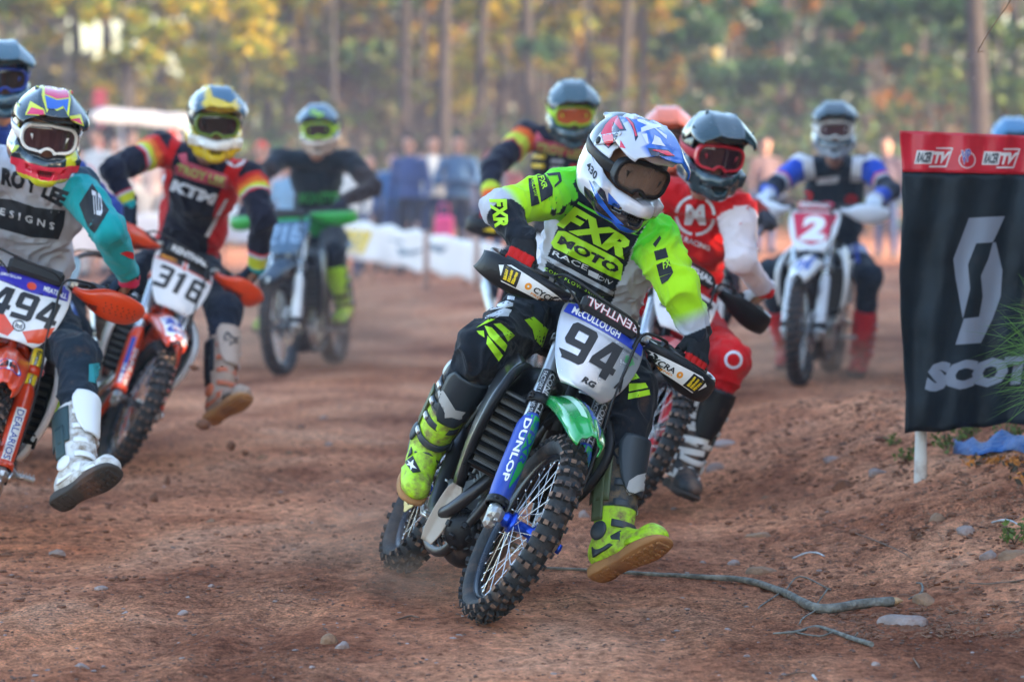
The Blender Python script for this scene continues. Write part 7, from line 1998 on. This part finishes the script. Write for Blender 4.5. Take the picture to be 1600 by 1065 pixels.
# ------------------------------------------------------------------ number 216
CG = dict(guard=m_wht, plate=mat('blue grey plate', (.06, .12, .20), .35), fender=mat('smoke blue fender', (.04, .07, .11), .35), shroud=mat('dark shroud', (.03, .04, .05), .4), lip=m_blk, handguard=mat('green handguard', (.01, .30, .04), .3, coat=.4), frame=m_dark, clamp=m_alu, forktube=m_chrome, side=m_blk, tank=m_blk)
b5 = mkbike('dirt_bike', nose(440, 25.2, R(-12)), -12, -2, -3, CG, 'dark dirt bike with green handguards and number plate 216 in the dust', guard='wrap', full=False)
J5 = auto_joints(b5, dict(head=P(500, 200, 25.9), shR=P(438, 248, 26.3), shL=P(546, 250, 26.3), elR=P(402, 280, 26.0), elL=P(584, 292, 26.0), hipR=P(478, 370, 26.7), hipL=P(520, 370, 26.7), knR=P(440, 395, 26.3), knL=P(520, 395, 26.0), anR=P(420, 490, 26.5), anL=P(538, 478, 26.2)))
S5 = dict(vox=.012, gvox=.009, btvox=.011, hvox=.006, bvox=.014, hrot=headframe(-4, 8, -2), fat=1.1, boot=.34,
          jersey=dye((.010, .022, .032), [(0, (.012, .02, .03), 0), (.5, (.03, .02, .02), .2)], low=(.30, (.01, .16, .03))), pants=legs([(0, (.012, .02, .03))]),
          bootc=dict(main=(.40, .66, .02), sole=m_soled, strapm=m_blk, shinm=m_lime, calfm=m_blk, toem=m_blk), glove=dict(main=(.02, .02, .03)),
          helmet=lambda p: np.where((p[:, 2] < -.05)[:, None], np.array((.42, .32, .26)), np.array((.04, .10, .15))), visor=const((.04, .10, .15)), lens=m_lens_dark, gframe=m_lime, strap=m_lime)
r5 = rider(b5, J5, S5, 'far rider with lime goggles and blue grey helmet coming through the dust', group='riders')
plate_word(b5, '216', -.85, -.5, .7, .45, mat('plate pale print', (.25, .38, .55), .4), .06, .08, 'number'); plate_print(b5, pp([(-.95, .7), (.95, .7), (.95, .95), (-.95, .95)]), m_grnp, 'green_strip')
print_on(r5['jersey'], [word('MONSTER', [(468, 318), (532, 318), (532, 300), (468, 300)], .04)], m_grnp, off=.006); print_on(r5['visor'], emblem([(485, 184), (508, 184), (508, 172), (485, 172)]), m_lime, 'emblem', off=.003)
# ------------------------------------------------------------------ the rider behind the leader's shoulder
b7 = mkbike('dirt_bike', nose(822, 19.9, R(8)), 8, 10, 2, dict(CG, handguard=m_blk, plate=m_kplate, shroud=m_ktmo, guard=m_ktmo, fender=m_ktmo), 'dirt bike with black handguards mostly hidden behind the leading bike', guard='wrap', full=False)
J7 = auto_joints(b7, dict(head=P(893, 172, 20.4), shR=P(822, 212, 20.9), shL=P(945, 225, 20.8), elR=P(768, 262, 20.6), elL=P(985, 300, 20.6), hipR=P(845, 385, 21.3), hipL=P(905, 390, 21.3), knR=P(782, 420, 20.7), knL=P(930, 440, 20.7), anR=P(802, 545, 20.9), anL=P(930, 560, 20.9)))
S7 = dict(S3, vox=.011, gvox=.008, btvox=.011, hvox=.006, bvox=.014, hrot=headframe(6, 16, 0), helmet=const((.018, .05, .065)), visor=const((.022, .06, .08)), lens=m_lens_red, gframe=mat('lime frame', (.35, .6, .03), .4), strap=m_lime,
          jersey=dye((.012, .014, .028), [(0, (.012, .014, .028), 0), (.10, (.65, .10, .02), .02), (.24, (.50, .56, .05), .1), (.42, (.6, .03, .05), .02), (.46, (.012, .014, .028), .02), (1.55, (.5, .62, .04), .05), (1.75, (.75, .10, .02), .15)], front=(.012, .014, .028)), glove=dict(main=(.60, .03, .04)),
          pants=legs([(0, (.012, .018, .032))]), bootc=dict(main=(.45, .44, .43), mat=m_bootw, sole=m_soled, strapm=m_blk, shinm=m_white, calfm=m_blk, toem=m_soled))
r7 = rider(b7, J7, S7, 'rider in tall dark helmet with lime goggles behind the leader', group='riders')
print_on(r7['visor'], emblem([(862, 182), (902, 182), (902, 162), (862, 162)]), m_logog, 'emblem', off=.003)
Z7 = zz(700, 90, 2.877)
print_on(r7['jersey'], pp(Z7((380, 400), (400, 330), (430, 370), (620, 405), (620, 455), (400, 420))), mat('jersey pink print', (.62, .10, .16), .7), 'pink_panel', off=.005)
print_on(r7['jersey'], [word('TROY LEE', Z7((385, 425), (610, 460), (615, 415), (400, 380)), .04)], mat('jersey lime print', (.55, .66, .2), .7), off=.007)
for k, (x, y, m_) in enumerate(((410, 445, m_yelp), (490, 465, m_jgry), (405, 485, m_yelp), (490, 500, m_jwht), (575, 490, m_jred))): print_on(r7['jersey'], pp(Z7((x - 26, y - 10), (x + 30, y - 6), (x + 28, y + 12), (x - 28, y + 8))), m_, 'sponsor_patch', off=.005)
guard_print(b7, -1, pp([(-.10, -.02), (-.04, .015), (-.03, -.02)]), m_yelp, 'emblem'); guard_print(b7, -1, [word('CYCRA', rectq(-.02, -.015, .10, .01), .02)], m_greyp, 'lettering')
# ------------------------------------------------------------------ three more, of whom only the helmets show
def hidden_rider(px, py, Y, yaw, lean, helmet, label, blabel, C, jersey, **kw):
    base = P(px, 500, Y + .3); base.z = 0
    b = mkbike('dirt_bike', base - Vector((math.sin(R(yaw)), -math.cos(R(yaw)), 0)) * .75, yaw, lean, 0, C, blabel, guard='none', full=False)
    t = P(px, py, Y); J = auto_joints(b, {}); d = t - J['head']
    for n in ('head',): J[n] = t
    for n in ('shR', 'shL'): J[n] = J[n] + d * .8
    for n in ('elR', 'elL'): J[n] = J[n] + d * .4
    S = dict(S5, helmet=const(helmet), visor=const(helmet), jersey=jersey, gframe=kw.get('gframe', m_blk), strap=kw.get('gframe', m_blk), lens=m_lens_dark, hrot=headframe(kw.get('hy', 0), 10, 0), glove=dict(main=(.05, .05, .06)))
    return rider(b, J, S, label, group='riders')
hidden_rider(3, 118, 17.6, 8, 12, (.035, .09, .13), 'rider half out of the picture in smoky blue helmet behind the teal sleeved rider', 'dirt bike hidden behind the bike with plate 494', dict(CG, shroud=m_bluepl, fender=m_bluepl), dye((.02, .05, .25), [(0, (.02, .05, .25), 0)]), gframe=m_bluep, hy=15)
rr = hidden_rider(1042, 212, 21.0, 6, 10, (.85, .16, .06), 'rider with bright orange helmet showing behind the black helmet', 'dirt bike hidden behind the red one', dict(CG, shroud=m_ktmo, fender=m_ktmo), dye((.3, .03, .02), [(0, (.3, .03, .02), 0)]))
hidden_rider(1580, 224, 23.5, -6, 4, (.03, .16, .32), 'rider behind the sponsor sign with only a blue helmet top showing', 'dirt bike hidden behind the sponsor sign', CG, dye((.02, .03, .05), [(0, (.02, .03, .05), 0)]))
# ================================================================== the sign, its posts, the pine and the spectators
m_vin = mat('black banner vinyl', (.008, .016, .024), .55, vary=.3, vscale=5, dirt=.08, spec=.3, dirtcol=(.05, .045, .045), dscale=9, bump=.012, bscale=7)
m_vred = mat('red banner vinyl', (.52, .015, .035), .38, vary=.15, vscale=8, dirt=.06, bump=.003, bscale=12)
m_postw = mat('white painted post', (.62, .60, .55), .6, dirt=.35, vary=.12, bump=.003, bscale=20)
m_sgrey = mat('silver grey print', (.20, .23, .29), .55, dirt=.10); m_sign_w = mat('sign white print', (.62, .62, .62), .5)
YS = 14.7
tl, tr_, bl_, br_ = P(1406, 204, YS), P(1700, 216, YS + .35), P(1412, 677, YS), P(1700, 652, YS + .35)
sign = empty('banner_sign', (P(1437, 755, YS).x, YS, gzf(P(1437, 755, YS).x, YS)))
def srow(t): 
    a, b = tl.lerp(bl_, t), tr_.lerp(br_, t); row = []
    for c in range(19):
        u = c / 18; p = a.lerp(b, u)
        p.y += .020 * math.sin(u * 13 + t * 2.2) * (.3 + t) + .014 * math.sin(u * 31 + t * 9) - .03 * (1 if u < .03 else 0) * t + .016 * noise.noise(Vector((u * 9, t * 6, 3)))
        p.x += .010 * math.sin(t * 9) * (1 - u) + .006 * noise.noise(Vector((t * 12, 1, 1))) * (1 - u)
        p.z += .006 * math.sin(u * 26) * (t ** 3)
        row.append(p)
    return row
mb = MB(); mb.sheet([srow(.135 + .865 * k / 13) for k in range(14)], 3, 3, .003); cloth = mb.build('banner', m_vin, sign, off=sign.location)
mb = MB(); mb.sheet([[p + V(0, -.004, 0) for p in srow(.1355 * k / 4)] for k in range(5)], 3, 3, .003); strip = mb.build('top_strip', m_vred, sign, off=sign.location)
def spost(px, top, name):
    q = P(px, 755, YS + .11); g = gzf(q.x, q.y); mb = MB()
    z1 = P(px, top, YS).z; n = 9
    mb.tube([V(q.x + .004 * math.sin(i), q.y, g - .15 + (z1 - g + .15) * i / n) for i in range(n + 1)], [.026 + .002 * math.sin(i * 2.1) for i in range(n + 1)], 12)
    return mb.build(name, m_postw, sign, off=sign.location)
spost(1437, 240, 'post'); spost(1680, 240, 'post')
# emblem: the folded S, and the name
Zs = zz(1340, 160, 1.7177)
print_on(cloth, pp(Zs((298, 310), (395, 305), (362, 375), (318, 378), (296, 435), (302, 500), (282, 580), (262, 470), (256, 420)), Zs((362, 376), (370, 375), (388, 450), (384, 520), (362, 580), (330, 645), (262, 650), (285, 580), (325, 575), (335, 520), (330, 465), (350, 420))), m_sgrey, 'emblem', off=.003)
print_on(cloth, [word('SCOTT', [(1443, 613), (1645, 596), (1652, 550), (1453, 566)], .075, .92)], m_sgrey, 'lettering', off=.003)
Zt = zz(1400, 190, 8.0)
for dx in (0, 835 + 5):
    dy = 12 if dx else 0
    q = lambda *p: Zt(*[(x + dx, y + dy) for x, y in p])
    print_on(strip, pp(q((262, 360), (480, 368), (440, 530), (228, 528))), m_sign_w, 'white_panel', off=.0012)
    print_on(strip, [word('RACER', q((248, 515), (425, 515), (465, 380), (285, 380)), .05)], mat('sign grey letters', (.06, .07, .09), .5), 'lettering', off=.0022)
    print_on(strip, [word('TV', q((455, 525), (600, 525), (690, 375), (480, 375)), .07)], m_sign_w, 'lettering', off=.0015)
    print_on(strip, pp(q((500, 325), (712, 325), (712, 342), (505, 342)), q((695, 335), (714, 330), (630, 570), (612, 570)), q((415, 552), (620, 552), (615, 572), (412, 572))), m_sign_w, 'outline', off=.0015)
cxy = (1400 + 888 / 8, 190 + 480 / 8)
print_on(strip, [ring(cxy, 11.6, 13.2)], m_sign_w, 'outline', off=.0015)
print_on(strip, [word('VP', Zt((815, 560), (935, 480), (935, 335), (815, 360)), .07)], m_sign_w, 'lettering', off=.0015); print_on(strip, [word('VP', Zt((822, 552), (930, 475), (930, 342), (822, 368)), .02)], m_bluep, 'lettering', off=.0026)
tag(sign, 'black sponsor banner with red top strip hung on white posts at the trackside', 'banner')

# young pine reaching in from the right edge
m_needle = leafmat('pine needle', (.10, .20, .045), .3); m_cand = mat('pale pine candle', (.55, .48, .28), .7)
pine = empty('young_pine', (P(1690, 700, 12.9).x, 12.9, gzf(P(1690, 700, 12.9).x, 12.9)))
mb = MB(); mb.tube(crom([V(0, 0, -.1), V(.01, 0, .4), V(-.02, .02, .8), V(-.01, 0, 1.1)], 4), [.022 - .0012 * i for i in range(13)], 8)
tips = [((1618, 492), 12.85), ((1612, 560), 12.8), ((1625, 600), 12.9), ((1650, 470), 12.95), ((1606, 535), 13.05)]
nr_ = np.random.RandomState(9); NV, NF = [], []
for (px, py), Y in tips:
    tip = P(px, py, Y) - pine.location; base = V(0, 0, tip.z - .12)
    mb.tube([base, base.lerp(tip, .6) + V(0, 0, -.02), tip], [.009, .007, .005], 6)
    ax = (tip - base).normalized()
    for k in range(85):
        t = nr_.rand() ** .7; p0 = base.lerp(tip, .45 + .55 * t)
        r_ = Vector(nr_.normal(size=3)); d = (ax * nr_.uniform(.1, 1.4) + (r_ - ax * r_.dot(ax)).normalized()).normalized()
        l = nr_.uniform(.15, .27); side_ = d.cross(Vector(nr_.normal(size=3))).normalized() * .0011
        dr = V(0, 0, -l * nr_.uniform(.0, .25)); p1 = p0 + d * l * .5 + dr * .25; p2 = p0 + d * l + dr; b0 = len(NV)
        NV += [p0 - side_, p0 + side_, p1 + side_, p1 - side_, p2]; NF += [(b0, b0 + 1, b0 + 2, b0 + 3), (b0 + 3, b0 + 2, b0 + 4)]
    cd = MB(); cd.tube([tip, tip + V(-.005, 0, .05)], [.006, .004], 6); cd.build('candle', m_cand, pine)
mb.build('trunk', m_trunk, pine)
me = bpy.data.meshes.new('needles'); me.from_pydata([tuple(v) for v in NV], [], NF); me.materials.append(m_needle); tag(link_mesh('needles', me, pine, (), None, False), kind='stuff')
tag(pine, 'young pine with long green needles spreading in front of the sponsor banner', 'pine')
# thin bare twig hanging in at the top right
tw = MB(); tw.tube(crom([P(1586, -12, 13), P(1572, 12, 13), P(1552, 40, 13), P(1538, 62, 13), P(1530, 78, 13)], 4), [.003, .003, .0028, .0026, .0024, .0022, .002, .002, .002, .002, .002, .002, .0018, .0018, .0018, .0016, .0015], 6)
tw.tube([P(1532, 72, 13), P(1528, 82, 13), P(1536, 80, 13)], .003, 6)
q0 = P(1600, -60, 13); tw.tube(crom([P(1586, -12, 13), q0, P(1760, -120, 13.3), V(4.2, 13.6, 2.6), V(4.5, 13.7, gzf(4.5, 13.7) - .1)], 5), [.003 + .0011 * i for i in range(21)], 7)
tag(tw.build('bare_sapling', m_twig), 'bare twig drooping in at the upper corner above the sponsor sign', 'sapling')
# weeds and a strip of blue tarpaulin under the banner
m_tarp = mat('blue tarpaulin', (.01, .09, .30), .5, bump=.02, bscale=40, dirt=.3, dscale=30)
mb = MB(); rows = []
for r in range(5):
    rows.append([])
    for c in range(13):
        q = on_ground(1490 + c * 15, 702 + 6 * math.sin(c * .8) + r * 4 - 8 + c * .8, .0); q.z += .030 + .075 * abs(noise.noise(Vector((c * 1.7, r * 2.3, 2)))) - (.028 if r in (0, 4) else 0); rows[-1].append(q)
mb.sheet(rows, 2, 2, .004); tag(mb.build('tarpaulin', m_tarp), 'crumpled strip of blue tarpaulin lying under the sponsor banner', 'tarpaulin')
m_orl = leafmat('orange ground leaf', (.55, .20, .04), .3)
pts_ = []
for k in range(150):
    px, py = (nr_.uniform(1500, 1590), nr_.uniform(712, 726)) if k % 2 else (nr_.uniform(1575, 1625), nr_.uniform(705, 752)); q = on_ground(px, py, .012 + .02 * nr_.rand()); pts_.append(tuple(q))
tag(leaf_mesh('fallen_leaves', pts_, .022, [m_orl, lf_b, m_orl], nr_), 'orange fallen leaves in front of the blue tarpaulin', 'leaves', kind='stuff')
m_weed = leafmat('weed leaf', (.16, .22, .06), .4)
for i, (px, py, h, n, lab) in enumerate(((1480, 712, .16, 130, 'twiggy green weed just right of the sign post'), (1412, 722, .07, 60, 'low patch of green weed left of the sign post'), (1502, 690, .12, 90, 'leafy weed between the sign post and the blue tarpaulin'),
                                    (1572, 695, .14, 80, 'weed behind the blue tarpaulin below the banner'), (1585, 850, .07, 90, 'low green grass tuft on the bank at the right edge'), (1395, 700, .05, 40, 'tiny green seedling at the foot of the banner edge'))):
    q = on_ground(px, py); root = empty('weed', q); mb = MB(); pp_ = []
    for k in range(9):
        a = nr_.uniform(0, 6.28); e_ = V(math.cos(a) * h * .6, math.sin(a) * h * .6, h * nr_.uniform(.5, 1)); mb.tube([V(0, 0, 0), e_ * .5 + V(0, 0, h * .1), e_], [.002, .0015, .001], 4)
        for _ in range(n // 9): pp_.append(tuple(e_ * nr_.uniform(.4, 1) + Vector(nr_.normal(size=3)) * .012))
    mb.build('stem', m_twig, root); leaf_mesh('foliage', pp_, .016, [m_weed], nr_, root); tag(root, lab, 'weed')

# ------------------------------------------------------------------ spectators, all standing behind the white banner
m_sk = mat('spectator skin', (.48, .27, .20), .6); m_hair = mat('dark hair', (.03, .02, .015), .8)
def spectator(px, py, Y, top, legs_, hair, label, arm=0, h=1.72, face=0, cap=None):
    """py: photo row of the top of the head"""
    q = P(px, py, Y); g = gzf(q.x, Y); h = max(1.5, min(1.95, q.z - g)) if q.z - g > 1.2 else h
    root = empty('person', (q.x, Y, g)); k = h / 1.72
    s = SDF((-.5, -.4, -.05), (.5, .4, h + .35), .022)
    for sd in (-1, 1): s.chain([(sd * .09 * k, 0, .90 * k), (sd * .10 * k, -.02, .48 * k), (sd * .11 * k, .02, .07)], [.085, .06, .045], .02); s.cone((sd * .11 * k, .03, .04), (sd * .12 * k, -.12, .03), .045, .04, .01)
    s.ell((0, 0, .98 * k), (.16, .11, .14), k=.04); s.ell((0, 0, 1.20 * k), (.17, .11, .20), k=.05); s.cone((-.15 * k, 0, 1.38 * k), (.15 * k, 0, 1.38 * k), .06, .06, .05)
    s.cone((0, 0, 1.42 * k), (0, -.01, 1.54 * k), .055, .05, .02); s.ell((0, -.01, 1.61 * k), (.078, .098, .115), k=.02); s.cone((0, -.10, 1.61 * k), (0, -.115, 1.585 * k), .012, .016, .01)
    for sd in (-1, 1):
        if arm == 1 and sd == 1: ch = [(sd * .19 * k, 0, 1.38 * k), (sd * .30, -.12, 1.15 * k), (sd * .12, -.28, 1.32 * k)]
        elif arm == 2: ch = [(sd * .19 * k, 0, 1.38 * k), (sd * .27, -.08, 1.12 * k), (sd * .06, -.24, 1.16 * k)]
        elif arm == 3: ch = [(sd * .19 * k, 0, 1.38 * k), (sd * .26, -.16, 1.28 * k), (sd * .08, -.22, 1.54 * k)]
        else: ch = [(sd * .19 * k, 0, 1.38 * k), (sd * .24, .02, 1.10 * k), (sd * .23, -.08, .86 * k)]
        s.chain(ch, [.058, .045, .034], .02); s.ell(ch[2], (.04, .05, .045), k=.02)
    me = s.mesh('body'); p = s.pts
    c = np.tile(np.array((.48, .27, .20)), (len(p), 1)); z = p[:, 2] / k
    c[(z < .95)] = legs_; c[z < .09] = (.05, .05, .05); c[(z >= .93) & (z < 1.47)] = top
    for sd in (-1, 1):
        pass
    paint(me, c); o = link_mesh('body', me, root, (m_cloth,)); root.rotation_euler = (0, 0, R(face))
    hb = MB(); hb.ell((0, .012, 1.645 * k), (.086, .104, .10), None, 14, 8); hb.v = [v if v[1] > -.07 or v[2] > 1.66 * k else (v[0] * .9, -.07, v[2]) for v in hb.v]
    if cap: hb.box((0, -.12, 1.675 * k), (.13, .10, .012), None)
    hb.build('cap' if cap else 'hair', mat('cap %s' % (cap,), cap, .7) if cap else hair, root)
    tag(root, label, 'person', 'spectators behind the banner')
blue_ = (.02, .10, .26); lb = (.08, .15, .26); dk = (.03, .035, .05); gy = (.16, .17, .2); w_ = (.62, .6, .58); rd = (.45, .03, .04); den = (.04, .07, .16)
SP = [(614, 238, 47, (.20, .22, .30), den, 0, None, 'tall spectator in grey standing at the back above the blue coat'),
      (578, 262, 46, gy, dk, 2, None, 'spectator in grey beside the far rider with green handguards'),
      (617, 268, 45, blue_, den, 0, None, 'spectator in bright blue coat behind the white banner'),
      (657, 270, 46, dk, dk, 3, None, 'spectator in black with hands raised to the face'),
      (676, 278, 45, w_, den, 1, None, 'spectator in white sleeves beside the one in black'),
      (712, 262, 46.5, (.20, .2, .28), den, 0, None, 'spectator in dull violet top left of the black handguard'),
      (716, 285, 44.5, lb, dk, 2, None, 'spectator in pale blue near the pink bag'),
      (640, 300, 44, (.05, .08, .2), dk, 0, None, 'short spectator in navy leaning at the banner'),
      (764, 270, 47, gy, den, 0, (.2, .02, .03), 'spectator in red cap right of the black handguard'),
      (790, 275, 48, (.3, .1, .1), dk, 0, None, 'spectator in dull red behind the orange gloved rider'),
      (205, 202, 49, w_, (.5, .48, .45), 3, None, 'sunlit spectator in white with raised hands under the canopy'),
      (240, 210, 50, (.65, .5, .45), w_, 0, None, 'sunlit spectator in cream top below the canopy edge'),
      (176, 212, 48, (.7, .35, .3), w_, 1, None, 'sunlit spectator in salmon shirt below the canopy'),
      (150, 195, 47, w_, w_, 0, None, 'sunlit spectator in white right beside the patterned helmet'),
      (268, 206, 50, (.5, .1, .08), den, 0, (.6, .05, .03), 'spectator in red with red cap behind the red shoulder'),
      (408, 222, 47, (.55, .08, .05), dk, 0, (.6, .05, .03), 'spectator in red cap right of the yellow helmet'),
      (424, 232, 46, (.6, .4, .35), den, 2, None, 'sunlit spectator in tan right of the red cap'),
      (545, 270, 43.5, w_, den, 0, None, 'spectator in white behind the far rider with green handguards'),
      (120, 225, 46, (.5, .05, .08), w_, 0, None, 'spectator in crimson behind the patterned helmet'),
      (450, 262, 45, (.2, .35, .5), dk, 0, None, 'spectator in pale blue left of the far dusty rider'),
      (1195, 290, 52, (.12, .08, .09), den, 0, None, 'lone spectator in faded red between the two dark helmets'),
      (1385, 300, 50, (.12, .09, .12), den, 0, None, 'lone spectator in faded pink left of the sponsor sign')]
for i, (px, py, Y, top, lg, arm, cap, lab) in enumerate(SP):
    spectator(px, py, Y, top, lg, m_hair, lab, arm, face=rnd.uniform(-35, 35), cap=cap)
pb = MB(); q = P(694, 358, 43.5); g_ = gzf(q.x, 43.5)
pb.box((0, 0, .55), (.24, .12, .34), None, .04); pb.tube([(-.07, 0, .70), (-.05, 0, .86), (.05, 0, .86), (.07, 0, .70)], .012, 6); pb.cyl((-.0, .03, 0), (0, .03, .4), .02, 8)
o = pb.build('bag', m_pink); o.location = (q.x, 43.5, g_); tag(o, 'pink bag on a peg behind the white banner', 'bag')
rt = MB(); q = P(172, 190, 60); g_ = gzf(q.x, 60); rt.cyl((0, 0, 0), (0, 0, 2.6), .03, 8); rt.box((0, -.04, 2.55), (.22, .03, .30), None, .01); o = rt.build('warning_flag', mat('dull red flag', (.16, .01, .03), .7)); o.location = (P(156, 150, 60).x, 60, g_); tag(o, 'small dark red board on a pole above the canopy', 'board')

# grains of earth flung from the sliding tyres
nr2 = np.random.RandomState(21); sv, sf = [], []
for px, py, Y, n, sx, sz in ((600, 870, 13.5, 150, .35, .22), (690, 940, 12.4, 60, .22, .07), (180, 690, 17.6, 60, .35, .25), (560, 700, 13.5, 40, .9, .5)):
    c = P(px, py, Y)
    for k in range(n):
        p = c + Vector((-abs(nr2.normal()) * sx, nr2.normal() * .3, nr2.normal() * sz)); p.z = max(p.z, .01); r_ = .0015 + .0045 * nr2.rand() ** 4
        b0 = len(sv); pv_ = protos[k % 9]; sv += [tuple(p + Vector(v) * r_) for v in pv_.v]; sf += [[b0 + i for i in f] for f in pv_.f]
me = bpy.data.meshes.new('dirt_spray'); me.from_pydata(sv, [], sf); me.materials.append(m_clod); tag(link_mesh('dirt_spray', me, None, (), None, False), 'grains of earth flung up round the sliding wheels', 'dirt', kind='stuff')
